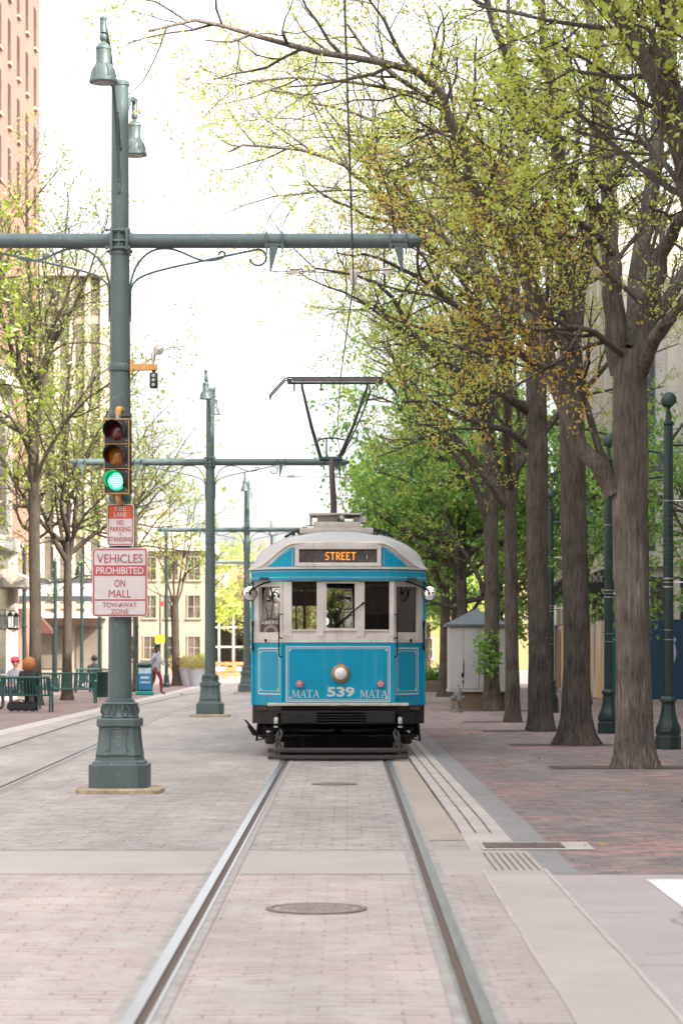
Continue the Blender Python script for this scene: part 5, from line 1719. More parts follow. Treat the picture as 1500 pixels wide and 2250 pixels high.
def person(loc, rz, J, label, skin, top, bottom, hair, hair_len=0.0, group=None, shoes='shoe', sleeve=True, cap=None, parent=None):
    """one continuous skinned body over a posed skeleton; hair and cap are children"""
    names = list(J)
    rad = dict(pelvis=.135, belly=.135, chest=.155, neckb=.075, neck=.055, headc=.092, headt=.085, shoulderl=.075, shoulderr=.075, elbowl=.048, elbowr=.048, wristl=.032, wristr=.032, handl=.036, handr=.036,
               hipl=.095, hipr=.095, kneel=.062, kneer=.062, anklel=.044, ankler=.044, toel=.04, toer=.04, nose=.022)
    edges = [('pelvis', 'belly'), ('belly', 'chest'), ('chest', 'neckb'), ('neckb', 'neck'), ('neck', 'headc'), ('headc', 'headt')]
    for s in 'lr':
        edges += [('chest', 'shoulder' + s), ('shoulder' + s, 'elbow' + s), ('elbow' + s, 'wrist' + s), ('wrist' + s, 'hand' + s), ('pelvis', 'hip' + s), ('hip' + s, 'knee' + s), ('knee' + s, 'ankle' + s), ('ankle' + s, 'toe' + s)]
    V = [Vector(J[n_]) for n_ in names]
    E = [(names.index(a), names.index(b_)) for a, b_ in edges if a in J and b_ in J]
    me = bpy.data.meshes.new('person'); me.from_pydata(V, E, []); 
    o = bpy.data.objects.new('person', me); COL.objects.link(o)
    sk = o.modifiers.new('s', 'SKIN'); sk.use_smooth_shade = True
    for i, n_ in enumerate(names):
        r_ = rad.get(n_, .05); me.skin_vertices[0].data[i].radius = (r_, r_)
        me.skin_vertices[0].data[i].use_root = (n_ == 'pelvis')
    ss = o.modifiers.new('u', 'SUBSURF'); ss.levels = 2; ss.render_levels = 2
    dg = bpy.context.evaluated_depsgraph_get(); dg.update()
    m2 = bpy.data.meshes.new_from_object(o.evaluated_get(dg))
    bpy.data.objects.remove(o); bpy.data.meshes.remove(me)
    mats = [M[skin], M[top], M[bottom], M[shoes]]
    m2.materials.clear()
    for m in mats: m2.materials.append(m)
    def part(e):
        a = e[1]
        if a[:-1] in ('hip', 'knee') or a[:-1] == 'ankle': return 2
        if a[:-1] == 'toe': return 3
        if a[:-1] == 'hand' or (a[:-1] == 'wrist' and not sleeve): return 0
        if a in ('neck', 'headc', 'headt'): return 0
        return 1
    segs = [(Vector(J[a]), Vector(J[b_]), part((a, b_)), rad.get(b_, .05)) for a, b_ in edges if a in J and b_ in J]
    for p in m2.polygons:
        c = p.center; best = None
        for a, b_, k, r_ in segs:
            d = b_ - a; t = max(0, min(1, (c - a).dot(d) / max(1e-9, d.length_squared)))
            q = (c - (a + d * t)).length - r_
            if best is None or q < best[0]: best = (q, k)
        p.material_index = best[1]; p.use_smooth = True
    o = bpy.data.objects.new('person', m2); COL.objects.link(o)
    o.location = loc; o.rotation_euler = (0, 0, rz)
    tag(o, label, 'person', group)
    hc = Vector(J['headc']) * .5 + Vector(J['headt']) * .5
    # facial features: nose, eyes, ears as small shapes grown on the head
    b = MB()
    f = Vector(J.get('face', (0, 1, 0))).normalized(); rt = Vector((f.y, -f.x, 0))
    hb = MB()
    rn = random.Random(5)
    n1, n2 = 20, 12
    vs, fs = [], []
    for i in range(n2 + 1):
        th = PI * i / n2 * (.62 if hair_len < .05 else .78)
        for k in range(n1):
            a = 2 * PI * k / n1
            d = Vector((math.sin(th) * math.cos(a), math.sin(th) * math.sin(a), math.cos(th)))
            front = max(0, d.dot(f))
            rr = .112 + .02 * rn.random() + hair_len * .25 * (1 - abs(math.cos(th)))
            if th > .8 and front > .3: rr = .07
            q = hc + Vector((d.x * rr, d.y * rr, d.z * rr * 1.1 - hair_len * .5 * max(0, -math.cos(th) + .4)))
            vs.append(q)
    for i in range(n2):
        for k in range(n1):
            k2 = (k + 1) % n1; fs.append((i * n1 + k, i * n1 + k2, (i + 1) * n1 + k2, (i + 1) * n1 + k))
    hb.add(vs, fs, 0, True)
    hb.build('hair', M[hair], o)
    fb = MB()
    for s in (-1, 1):
        fb.lathe([(.001, -.012), (.012, 0), (.001, .012)], 8, hc + f * .088 + rt * .034 * s - Vector((0, 0, .012)), mi=1)
        fb.lathe([(.001, -.03), (.018, -.01), (.016, .012), (.001, .03)], 8, hc + rt * .098 * s - Vector((0, 0, .03)), mi=0)
    fb.tube([hc + f * .085 - Vector((0, 0, .01)), hc + f * .118 - Vector((0, 0, .045))], [.008, .015], 6, mi=0)
    fb.tube([hc + f * .09 + rt * .025 - Vector((0, 0, .075)), hc + f * .096 - Vector((0, 0, .077)), hc + f * .09 - rt * .025 - Vector((0, 0, .075))], .007, 5, mi=2)
    fb.build('face', [M[skin], M['hair_dark'], M['cloth_maroon']], o)
    # five fingers on each hand
    gb = MB()
    for s in 'lr':
        h = Vector(J['hand' + s]); wv = Vector(J['wrist' + s]); d = (h - wv).normalized(); sd = d.orthogonal().normalized()
        for k in range(4):
            q0 = h + d * .025 + sd * (-.027 + .018 * k)
            L = (.066, .075, .07, .054)[k]
            gb.tube([q0, q0 + d * L * .6, q0 + d * L * .9 + d.cross(sd) * .02], [.0095, .0085, .007], 6)
        gb.tube([h + sd * -.032, h + sd * -.055 + d * .03, h + sd * -.052 + d * .055], [.011, .0095, .008], 6)
    gb.build('fingers', M[skin], o)
    if cap:
        cb = MB(); cb.lathe([(.122, -.0), (.12, .05), (.09, .10), (.001, .13)], 20, hc + Vector((0, 0, .02)))
        cb.box(hc + f * .14 + Vector((0, 0, .025)), (.16, .12, .012), (0, 0, math.atan2(f.y, f.x) - PI / 2)); cb.build('cap', M[cap], o)
    return o
SIT = dict(pelvis=(0, 0, .53), belly=(0, -.03, .70), chest=(0, -.06, .93), neckb=(0, -.05, 1.08), neck=(0, -.03, 1.14), headc=(0, 0, 1.22), headt=(0, 0, 1.31),
           shoulderl=(-.19, -.05, 1.0), shoulderr=(.19, -.05, 1.0), elbowl=(-.24, .04, .74), elbowr=(.24, .04, .74), wristl=(-.14, .24, .68), wristr=(.14, .24, .68), handl=(-.10, .31, .66), handr=(.10, .31, .66),
           hipl=(-.10, .06, .53), hipr=(.10, .06, .53), kneel=(-.12, .46, .53), kneer=(.12, .46, .53), anklel=(-.12, .44, .09), ankler=(.12, .44, .09), toel=(-.13, .60, .04), toer=(.13, .60, .04), face=(0, 1, 0))
WALK = dict(pelvis=(0, 0, .94), belly=(0, 0, 1.10), chest=(0, .02, 1.32), neckb=(0, .03, 1.47), neck=(0, .04, 1.53), headc=(0, .06, 1.62), headt=(0, .06, 1.71),
            shoulderl=(-.20, .02, 1.40), shoulderr=(.20, .02, 1.40), elbowl=(-.26, .10, 1.13), elbowr=(.26, -.10, 1.13), wristl=(-.20, .30, 1.05), wristr=(.25, .02, .90), handl=(-.17, .38, 1.06), handr=(.25, .06, .82),
            hipl=(-.09, 0, .92), hipr=(.09, 0, .92), kneel=(-.10, .16, .52), kneer=(.10, -.04, .50), anklel=(-.10, .16, .09), ankler=(.10, -.28, .14), toel=(-.10, .32, .04), toer=(.10, -.16, .05), face=(0, 1, 0))
person((GX(66, 61.3), 61.16, 0), 0, SIT, 'red-haired person in a dark jacket seen from behind on the left bench', 'skin', 'cloth_dark', 'cloth_dark', 'hair_red', .22)
person((GX(30, 64), 64.3, 0), R(160), SIT, 'person in a red cap and grey top sitting left of the red-haired one', 'skin', 'cloth_grey', 'cloth_denim', 'hair_dark', 0, cap='cloth_red')
bench(GX(18, 64.4), 64.4, R(180), 1.7, 'green bench facing the camera behind the red-haired person')
person((GX(208, 90.2), 90.15, 0), R(10), SIT, 'dark clothed figure sitting on the far bench behind the bin', 'skin_dark', 'cloth_dark', 'cloth_dark', 'hair_dark', 0)
person((GX(343, 86), 86, 0), R(250), WALK, 'person in a grey top and maroon trousers walking by the blue news box', 'skin_dark', 'cloth_grey', 'cloth_maroon', 'hair_dark', 0)
DRV = {k: (Vector(v) + Vector((0, 0, .62 if k != 'face' else 0))) for k, v in SIT.items()}
dr = person((.0 - .135 + .14, TY + 1.45, 0), R(180), DRV, 'driver in dark uniform at the tram controls, seen dimly through the glass', 'skin_dark', 'cloth_navy', 'cloth_dark', 'hair_dark', 0)
b = MB(); b.box((-.135 + .14, TY + 1.5, .98), (.4, .4, .10), bev=.03); b.lathe([(.05, .72), (.04, .95)], 10, (-.135 + .14, TY + 1.5, 0))
st = b.build('driver_seat', M['interior']); tag(st, 'padded seat under the tram driver in the cab', 'seat')

# dark rucksack under the bench
b = MB()
for k in range(4):
    b.lathe([(.001, -.16), (.10, -.14), (.13, 0), (.10, .14), (.001, .16)], 14, (-.24 + k * .17, 0, .15), Matrix.Rotation(PI / 2, 3, 'X'))
b.tube([(-.2, -.1, .26), (0, -.14, .32), (.2, -.1, .26)], .015, 6)
o = b.build('duffel_bag', M['cloth_dark']); o.location = (GX(45, 61.1), 61.3, 0); tag(o, 'lumpy black bag on the ground under the left bench', 'bag')

# blue newspaper kiosk
M['news_blue'] = mat('news_blue', (.02, .16, .32), .35, var=.25, scale=4)
M['news_pale'] = mat('news_pale', (.40, .50, .58), .4, var=.25, scale=9)
M['teal'] = mat('teal', (.0, .22, .20), .45, var=.1)
e = empty('news_box', (GX(318, 85.5), 85.5, 0), R(8), 'blue news box with a pale poster beside the walking person', 'news box')
b = MB(); b.box((0, 0, .07), (.62, .4, .14), bev=.03); b.build('base', M['teal'], e)
b = MB(); b.box((0, 0, .60), (.56, .36, .94), bev=.05); b.lathe([(.3, 1.04), (.30, 1.08), (.2, 1.14), (.001, 1.15)], 16); b.build('cabinet', M['green_dark'], e)
b = MB(); b.box((0, -.185, .55), (.46, .012, .72)); b.build('poster', M['news_blue'], e)
b = MB(); b.box((0, -.186, .86), (.44, .014, .2)); b.box((.0, -.193, .62), (.3, .006, .08)); b.box((.02, -.193, .45), (.34, .006, .05)); b.build('heading', M['news_pale'], e)

# planters, parking sign, barriers
M['pot_grey'] = mat('pot_grey', (.42, .42, .46), .6, var=.08)
M['pot_terra'] = mat('pot_terra', (.50, .22, .13), .75, var=.12)
M['yellow'] = mat('yellow', (.82, .46, .02), .5, var=.05)
def pot(px, D, r, h, m, label, leaf='leaf_lime', seed=1):
    e = empty('planter', (GX(px, D), D, 0), 0, label, 'planter', 'tapered planters at the far end of the left pavement')
    b = MB(); b.lathe([(r * .62, 0), (r, h * .94), (r * 1.06, h * .95), (r * 1.06, h), (r * .92, h), (r * .9, h * .93), (.001, h * .93)], 22); b.build('pot', M[m], e)
    rng = np.random.default_rng(seed)
    n_ = 900
    q = rng.normal(0, 1, (n_, 3)); q /= np.linalg.norm(q, axis=1)[:, None]
    rr = rng.uniform(.3, 1, n_)[:, None] ** .5
    A = np.concatenate([q * rr * np.array([r * 1.15, r * 1.15, .32]) + np.array([0, 0, h + .18]), q], 1)
    V2, F2 = leaves(A, .10, .03, rng)
    np_mesh('plant', V2, F2, np.zeros(len(F2)), [M[leaf]], e, np.zeros(len(F2)))
pot(412, 108, .40, .80, 'pot_grey', 'pale grey planter left of the second tram pole, the left of the pair', 'leaf_pale', 3)
pot(431, 106, .42, .78, 'pot_grey', 'pale grey planter touching the second tram pole on its left side', 'leaf_pale', 4)
pot(392, 112, .34, .85, 'pot_terra', 'terracotta planter beside the pruned street tree', 'leaf_pale', 5)
pot(444, 112, .4, .9, 'green_dark', 'dark green planter behind the two grey ones', 'leaf_lime', 6)
e = empty('road_sign', (GX(352, 112), 112, 0), 0, 'small plain yellow sign on a thin pole at the far left pavement', 'sign')
b = MB(); b.tube([(0, 0, 0), (0, 0, 4.2)], .035, 8); b.build('pole', M['green_post'], e)
b = MB(); b.prism(rounded(.46, .36, .04), (0, -.04, 2.12), UX, UZ, .01); b.build('panel', M['yellow'], e)
b = MB(); b.box((.08, -.02, 3.75), (.16, .02, .22)); b.build('flag_panel', M['cloth_red'], e)
for k, (px, D) in enumerate(((487, 128), (507, 126), (530, 129))):
    e = empty('barrier', (GX(px, D), D, 0), R(4 * k - 4), ['leftmost orange and white barrier by the far tracks', 'middle and most solid orange barrier by the far tracks', 'orange barrier nearest the tram side'][k], 'barrier', 'orange barriers across the far street')
    b = MB()
    b.box((0, 0, .35), (.62, .08, .16), mi=0); b.box((0, 0, .62), (.62, .08, .2), mi=0 if k == 1 else 1); b.box((0, 0, .9), (.62, .08, .16), mi=0)
    b.build('board', [M['orange'], M['paint_white']] if 'orange' in M else [M.setdefault('orange', mat('orange', (.68, .20, .07), .6, var=.08)), M['paint_white']], e)
    for s in (-1, 1):
        b = MB(); b.box((s * .3, 0, .5), (.05, .07, 1.0)); b.box((s * .3, 0, .03), (.1, .5, .06)); b.build('leg', M['orange'], e)

# ================================================================ right pavement: kiosk, hydrant, hoarding
M['kiosk_panel'] = mat('kiosk_panel', (.42, .405, .395), .55, var=.06, scale=3)
M['kiosk_frame'] = mat('kiosk_frame', (.42, .40, .37), .55, var=.1)
M['kiosk_roof'] = mat('kiosk_roof', (.09, .115, .125), .5, .2, var=.15, scale=3)
M['kiosk_brick'] = paver_mat('kiosk_brick', (.20, .14, .10), (.25, .18, .13), (.3, .27, .24), .3, .3, wear=.9)
M['poster_warm'] = mat('poster_warm', (.62, .48, .30), .5, var=.1)
KD = 63.5
kx = GX(1048, KD)
e = empty('kiosk', (kx, KD, 0), 0, 'white panelled kiosk with a blue-grey pyramid roof behind the trees', 'kiosk')
hw = .73
b = MB(); b.box((0, hw, .24), (1.26, 1.26, .48)); b.build('plinth', M['kiosk_brick'], e)
b = MB(); b.box((0, hw, 1.36), (2 * hw, 2 * hw, 1.72)); b.box((0, hw, .505), (2 * hw + .06, 2 * hw + .06, .05)); b.build('wall', M['kiosk_frame'], e)
b = MB()
for x0, w_ in ((-.545, .34), (-.16, .40), (.27, .40)):
    b.box((x0 + .0, -.012, 1.36), (w_, .03, 1.60), bev=.006)
    for q in range(1, 4): b.box((x0 - w_ / 2 + w_ * q / 4, -.028, 1.36), (.006, .006, 1.56))
b.build('door', M['kiosk_panel'], e)
b = MB(); b.tube([(-.36, -.05, .95), (-.36, -.05, 1.3)], .012, 6); b.box((-.385, -.04, .92), (.06, .04, .12), bev=.01); b.box((-.375, -.035, .75), (.035, .03, .08)); b.build('handle', M['black'], e)
b = MB(); b.rings([[Vector((x * k, hw + y * k, z)) for x, y in ((-1, -1), (1, -1), (1, 1), (-1, 1))] for k, z in ((hw + .10, 2.20), (hw + .10, 2.25), (.03, 2.66))]); b.build('roof', M['kiosk_roof'], e)
# public phone pillar beside the kiosk
e = empty('phone_pillar', (GX(1101, 64.5), 64.0, 0), 0, 'pale lit poster pillar right of the kiosk behind the fifth tree', 'pillar')
b = MB(); b.box((0, 0, .3), (.18, .2, .6)); b.build('base', M['kiosk_brick'], e)
b = MB(); b.box((0, 0, .95), (.17, .2, .70), bev=.01); b.build('case', M['poster_warm'], e)
b = MB(); b.box((0, -.105, 1.0), (.12, .01, .36)); b.build('panel', M['kiosk_panel'], e)
b = MB(); b.lathe([(.09, -.01), (.09, 0)], 4, (0, -.112, 1.05), Matrix.Rotation(PI / 2, 3, 'X')); b.build('keypad', M['black'], e)

M['hydrant'] = mat('hydrant', (.19, .185, .175), .6, .2, var=.25, scale=14)
e = empty('fire_hydrant', (GX(1005, 61), 61, 0), R(15), 'grey fire hydrant standing in front of the white kiosk', 'hydrant')
b = MB(); b.lathe([(.13, 0), (.13, .04), (.085, .05), (.08, .40), (.115, .41), (.115, .45), (.1, .46), (.10, .52), (.08, .60), (.04, .64), (.03, .65), (.03, .69), (.001, .69)], 20); b.build('barrel', M['hydrant'], e)
for s in (-1, 1):
    b = MB(); b.lathe([(.05, .06), (.05, .13), (.06, .135), (.06, .17), (.02, .18), (.02, .20), (.001, .2)], 12, (0, 0, .36), Matrix.Rotation(s * PI / 2, 3, 'Y')); b.build('outlet', M['hydrant'], e)
b = MB(); b.lathe([(.065, .06), (.065, .12), (.08, .125), (.08, .17), (.02, .18), (.001, .2)], 14, (0, 0, .34), Matrix.Rotation(PI / 2, 3, 'X')); b.build('outlet', M['hydrant'], e)

# mural hoarding: pale boards painted with brush strokes; teal and navy boards
def mural_mat():
    m, n, l, b_ = mk('mural')
    tc = n.new('ShaderNodeTexCoord')
    mp = n.new('ShaderNodeMapping'); mp.inputs['Scale'].default_value = (1, 1.2, .10); mp.inputs['Rotation'].default_value = (.12, 0, 0); mp.inputs['Location'].default_value = (0, 1.9, 0)
    l.new(tc.outputs['Object'], mp.inputs['Vector'])
    nz = n.new('ShaderNodeTexNoise'); nz.inputs['Scale'].default_value = .62; nz.inputs['Detail'].default_value = 3
    l.new(mp.outputs[0], nz.inputs['Vector'])
    rp = n.new('ShaderNodeValToRGB'); e_ = rp.color_ramp.elements
    cols = [(.0, (.50, .44, .36)), (.36, (.56, .48, .38)), (.42, (.20, .15, .13)), (.46, (.58, .52, .44)), (.52, (.55, .33, .10)), (.57, (.58, .36, .12)), (.60, (.60, .54, .46)), (.66, (.22, .32, .32)), (.72, (.55, .5, .43)), (1, (.5, .42, .34))]
    while len(e_) < len(cols): e_.new(.5)
    for q, (p, c) in enumerate(cols): e_[q].position = p; e_[q].color = (*c, 1)
    l.new(nz.outputs['Fac'], rp.inputs[0]); l.new(rp.outputs[0], b_.inputs['Base Color']); b_.inputs['Roughness'].default_value = .8
    return m
M['mural'] = mural_mat()
M['navy'] = mat('navy', (.014, .058, .115), .6, var=.15, scale=3)
M['teal_board'] = mat('teal_board', (.0, .15, .18), .6, var=.08)
M['mural_brown'] = mat('mural_brown', (.18, .11, .085), .7, var=.3, scale=4, stretch=(1, 2, .3))
e = empty('hoarding', (8.15, 76, 0), 0, 'pale boarded hoarding painted with orange and teal brush strokes behind the trees', 'hoarding')
b = MB()
for k in range(13): b.box((0.004 * (k % 2), .9 + k * 1.8 + .9 - .9, 1.28), (.06, 1.79, 2.5))
b.build('board', M['mural'], e)
b = MB(); b.box((.05, 11.6, 2.53), (.12, 23.6, .08)); b.box((-.05, 18.0, 1.3), (.06, .5, 2.5)); b.build('post', M['cloth_navy'], e)
b = MB(); b.box((-.05, 16.9, 1.25), (.05, 1.5, 2.2)); b.build('door', M['mural_brown'], e)
e = empty('hoarding', (8.15, 75.6, 0), 0, 'flat hoarding of one teal and several navy boards at the right edge', 'hoarding')
b = MB(); b.box((.19, 0, 1.29), (.36, .06, 2.5)); b.build('board', M['teal_board'], e)
b = MB()
for k in range(6): b.box((.38 + 1.22 * k + .6, .004 * (k % 2), 1.29), (1.21, .06, 2.5))
b.build('board', M['navy'], e)
b = MB()
for (x0, z0, w_, h_) in ((1.86, 1.95, .07, .12), (1.9, 1.62, .05, .22), (1.84, 1.35, .10, .06), (1.95, 1.0, .06, .2), (2.0, 1.9, .12, .1), (2.05, 1.5, .07, .3), (2.6, 1.4, .1, .6), (2.85, 1.4, .1, .5)):
    b.lathe([(.001, -1), (.7, -.6), (1, 0), (.6, .7), (.001, 1)], 8, (x0, -.03, z0), Matrix.Diagonal((w_, .006, h_)).to_3x3() @ Matrix.Rotation(0, 3, 'X'))
b.build('painted_mark', M['news_pale'], e)
# ================================================================ buildings
def wall_paint(name, c, v=.08, sc=1.5): return mat(name, c, .85, var=v, scale=sc, bump=.1, bscale=20)
M['brick_pink'] = paver_mat('brick_pink', (.25, .135, .10), (.22, .118, .088), (.27, .19, .15), .22, .08, wear=.9, bump=.2, stain=.1)
M['win_mid'] = mat('win_mid', (.24, .21, .17), .7, spec=.1, var=.4, scale=.5)
M['win_flat'] = mat('win_flat', (.07, .05, .045), .8, spec=.1, var=.4, scale=.5)
M['tower_sill'] = wall_paint('tower_sill', (.42, .25, .19))
M['stone_sill'] = wall_paint('stone_sill', (.50, .44, .40))
M['win_dark'] = mat('win_dark', (.05, .055, .06), .12, var=.3, scale=.4, spec=.8)
M['win_grey'] = mat('win_grey', (.13, .11, .09), .45, spec=.2, var=.3, scale=.4)
M['cream_wall'] = wall_paint('cream_wall', (.27, .23, .175))
M['fin'] = wall_paint('fin', (.47, .43, .36))
M['white_wall'] = wall_paint('white_wall', (.55, .52, .48))
M['stone_wall'] = wall_paint('stone_wall', (.44, .40, .345), .12, 2)
M['tan_wall'] = wall_paint('tan_wall', (.42, .33, .24), .12)
M['yellow_wall'] = wall_paint('yellow_wall', (.28, .20, .09), .1)
M['office_brown'] = wall_paint('office_brown', (.12, .085, .065))
M['office_trim'] = wall_paint('office_trim', (.2, .18, .16))
M['office'] = wall_paint('office', (.38, .36, .34), .08)
M['awning_black'] = mat('awning_black', (.02, .02, .022), .7, var=.2)
M['awning_red'] = mat('awning_red', (.10, .035, .028), .8, var=.2)
M['sign_dark'] = mat('sign_dark', (.05, .055, .065), .5, var=.1)
M['sign_panel'] = mat('sign_panel', (.30, .32, .34), .5, var=.1)

def win_set(parent, proto_mesh_fn, spots, limit=100):
    """one window built once, then copied with its pane"""
    proto = proto_mesh_fn(parent)
    for i, (loc, rz) in enumerate(spots[:limit]):
        o = proto if i == 0 else copy_tree(proto, parent)
        o.location = loc; o.rotation_euler = (0, 0, rz)
def make_win(w, h, frame='stone_sill', pane='win_dark', sill=True, mull=1):
    def fn(parent):
        b = MB()
        b.box((-w / 2 - .04, 0, 0), (.08, .12, h)); b.box((w / 2 + .04, 0, 0), (.08, .12, h)); b.box((0, 0, h / 2 + .04), (w + .16, .12, .08))
        b.box((0, -.02, -h / 2 - .06), (w + .3, .2, .12))
        for k in range(mull): b.box((-w / 2 + w * (k + 1) / (mull + 1), 0, 0), (.05, .06, h))
        b.box((0, 0, 0), (w, .055, .05))
        f = b.build('window', M[frame], parent)
        b = MB(); b.box((0, .03, 0), (w, .02, h)); b.build('pane', M[pane], f)
        return f
    return fn

# brick tower, upper left (its street face looks to +x)
e = empty('brick_tower', (-16, 113, 0), 0, 'tall pink brick tower with narrow windows at the upper left', 'building')
b = MB(); b.box((-9, 0, 26), (18, 25.8, 52)); b.build('wall', M['brick_pink_v'] if 'brick_pink_v' in M else M['brick_pink'], e)
sp = []
for k in range(8):
    for fl_ in range(11):
        sp.append(((.03, -11.2 + k * 3.15, 18.2 + fl_ * 3.05 + (1.0 if k % 2 else 0) * .0), R(90)))
def slot(parent):
    b = MB(); b.box((0, -.02, -1.08), (.85, .2, .12)); b.box((.38, -.0, 0), (.06, .06, 2.0)); f = b.build('window', M['tower_sill'], parent)
    b = MB(); b.box((0, 0, 0), (.72, .06, 2.0)); b.build('pane', M['win_flat'], f); return f
win_set(e, slot, sp)
b = MB(); b.box((.05, 0, 51.6), (.4, 26, .6)); b.build('cornice', M['stone_sill'], e)

# pale office with vertical fins, left background
e = empty('office_building', (-20.5, 150, 0), 0, 'sunlit cream office block with white vertical fins behind the left trees', 'building')
b = MB(); b.box((-1.0, 9, 12.7), (13, 18, 25.4)); b.build('wall', M['cream_wall'], e)
b = MB()
for k in range(14): b.box((-7.1 + k * .96, -.12, 14.6), (.34, .24, 21.6))
b.build('fin', M['fin'], e)
b = MB()
for k in range(13): b.box((-6.62 + k * .96, -.02, 14.6), (.44, .06, 21.0))
b.build('window', M['win_grey'], e)
b = MB()
for z in [5.6 + 3.3 * q for q in range(6)]: b.box((-1, -.07, z), (12.6, .10, .5))
b.build('spandrel', M['cream_wall'], e)
b = MB(); b.box((-1, -.2, 25.2), (13.2, .8, .8)); b.build('cornice', M['fin'], e)
b = MB(); b.box((-1, -1.0, 3.75), (13.4, 2.2, .3)); b.build('canopy_roof', M['fin'], e)
b = MB()
for k in range(6): b.box((-6.3 + k * 2.15, -.05, 1.8), (1.5, .10, 2.6))
b.build('shop_window', M['win_grey'], e)
# dark sign band on the canopy in front of it
e = empty('shop_sign', (GX(120, 118), 118, 0), 0, 'long dark sign band reading THE CLARIDGE HOUSE behind the left trees', 'sign')
b = MB(); b.box((0, 0, 4.55), (4.6, .2, 1.15)); b.box((0, .0, 3.75), (4.8, .6, .22), mi=1)
b.build('fascia', [M['sign_dark'], M['tan_wall']], e)
b = MB(); b.box((0, -.11, 4.55), (4.3, .02, .62)); b.build('panel', M['sign_panel'], e)
b = MB(); put_text(b, 'THE CLARIDGE HOUSE', (0, -.125, 4.55), UX, UZ, 3.9, .34, .0); b.build('lettering', M['paint_white'], e)
for s in (-1, 1):
    b = MB(); b.box((s * 2.2, .0, 1.83), (.16, .16, 3.66)); b.build('post', M['green_post'], e)

# stone storefront at the left edge
e = empty('storefront', (-11.0, 67.5, 0), 0, 'pale stone storefront with an arched window and wall lanterns at the left edge', 'building')
b = MB()
b.box((-5, 0, 5.2), (10, 24, 10.4)); b.build('wall', M['stone_wall'], e)
b = MB(); b.box((.1, 0, 5.0), (.3, 24.1, .4)); b.box((.12, 0, 10.2), (.4, 24.2, .5)); b.box((.06, 0, .4), (.2, 24.1, .8))
for k in range(5): b.box((.06, -11.6 + k * 5.8, 2.9), (.24, .8, 4.2))
b.build('trim', M['white_wall'], e)
for k in range(4):
    b = MB()
    y0 = -8.7 + k * 5.8
    prof = [(-1.5, 0), (1.5, 0), (1.5, 2.3)] + [(1.5 * math.cos(a), 2.3 + 1.3 * math.sin(a)) for a in [PI * q / 12 for q in range(1, 12)]] + [(-1.5, 2.3)]
    b.prism(prof, (.01, y0, 5.6), (0, 1, 0), (0, 0, 1), .03)
    f = b.build('window', M['win_grey'], e)
    b = MB(); b.box((.01, y0, 2.4), (.06, 3.2, 3.2)); b.build('shop_window', M['win_dark'], e)
for k, (y0) in enumerate((9.8, 11.2)):
    b = MB()
    b.lathe([(.001, 3.0), (.06, 2.98), (.2, 2.78), (.22, 2.76)], 6, (.42, y0, 0), smooth=False); b.lathe([(.2, 2.1), (.21, 2.06), (.1, 1.98), (.001, 1.95)], 6, (.42, y0, 0), smooth=False)
    for q in range(6): b.tube([(.42 + .19 * math.cos(q * PI / 3), y0 + .19 * math.sin(q * PI / 3), 2.1), (.42 + .2 * math.cos(q * PI / 3), y0 + .2 * math.sin(q * PI / 3), 2.78)], .014, 5)
    b.tube([(.42, y0, 3.0), (.3, y0, 3.15), (.0, y0, 3.1)], .02, 6)
    ln = b.build('wall_lantern', M['black'], e); ln.scale = (.55, .55, .55); ln.location = (0, y0 * .45, 1.15)
    b = MB(); b.lathe([(.17, 2.1), (.18, 2.77)], 6, (.42, y0, 0), smooth=False); b.build('lantern_glass', M['kiosk_panel'], ln)
b = MB(); b.prism([(0, 0), (.7, -.3), (.7, -.6), (0, -.6)], (.0, 9.5, 4.2), (1, 0, 0), (0, 0, 1), -3.4); b.build('awning', M['fin'], e)
b = MB()
put_text(b, 'CAFE', (1.31, 2.8, 3.93), (0, 1, 0), UZ, 1.3, .16, .0) if False else None
e = empty('shop_awning', (GX(100, 96), 96, 0), 0, 'small dull red awning behind the leftmost tree trunk', 'awning')
b = MB(); b.prism([(-.5, 2.25), (.35, 2.25), (.35, 2.4), (-.2, 3.0), (-.5, 3.0)], (0, 0, 0), UX, UZ, 1.0); b.build('cloth', M['awning_red'], e)
b = MB()
for s in (-.45, .3): b.tube([(s, -.02, 0), (s, -.02, 2.3)], .025, 6)
b.build('post', M['black'], e)

# far cream pavilion block and glass hall at the end of the left side
e = empty('corner_building', (GX(330, 165), 165, 0), 0, 'bright cream low building with a gabled white roof beyond the walking person', 'building')
b = MB(); b.box((0, 4, 4.2), (8, 8, 8.4)); b.build('wall', M['cream_wall'], e)
b = MB(); b.prism([(-4.3, 8.4), (4.3, 8.4), (4.3, 9.0), (1.0, 11.6), (-4.3, 9.6)], (0, -.4, 0), UX, UZ, -8.6); b.build('roof', M['fin'], e)
sp = [((-3.0 + k * 1.5, -.02, z), 0) for k in range(5) for z in (1.8, 4.6, 7.2)]
win_set(e, make_win(.8, 1.5, 'cream_wall', 'win_mid'), sp)
e = empty('glass_hall', (GX(450, 185), 185, 0), 0, 'white framed glass hall behind the second tram pole', 'building')
b = MB()
for k in range(9): b.box((-4.4 + k * 1.1, 0, 2.5), (.16, .2, 5.0))
for z in (.1, 1.9, 3.4, 5.0): b.box((0, .02, z), (9, .16, .14))
for k in range(6): b.box((-4.4, 1 + k, 2.5), (.14, .14, 5)); b.box((4.4, 1 + k, 2.5), (.14, .14, 5))
b.box((0, 3, 5.05), (9, 6.2, .16))
b.build('frame', M['fin'], e)
b = MB(); b.box((0, .0, 2.5), (8.8, .03, 4.9)); b.box((-4.4, 3, 2.5), (.03, 6, 4.9)); b.box((4.4, 3, 2.5), (.03, 6, 4.9)); b.build('glass', M['pane'], e)
b = MB(); b.box((0, 6.1, 2.5), (9, .2, 5)); b.box((0, 3, .02), (9, 6, .04)); b.build('wall', M['cream_wall'], e)
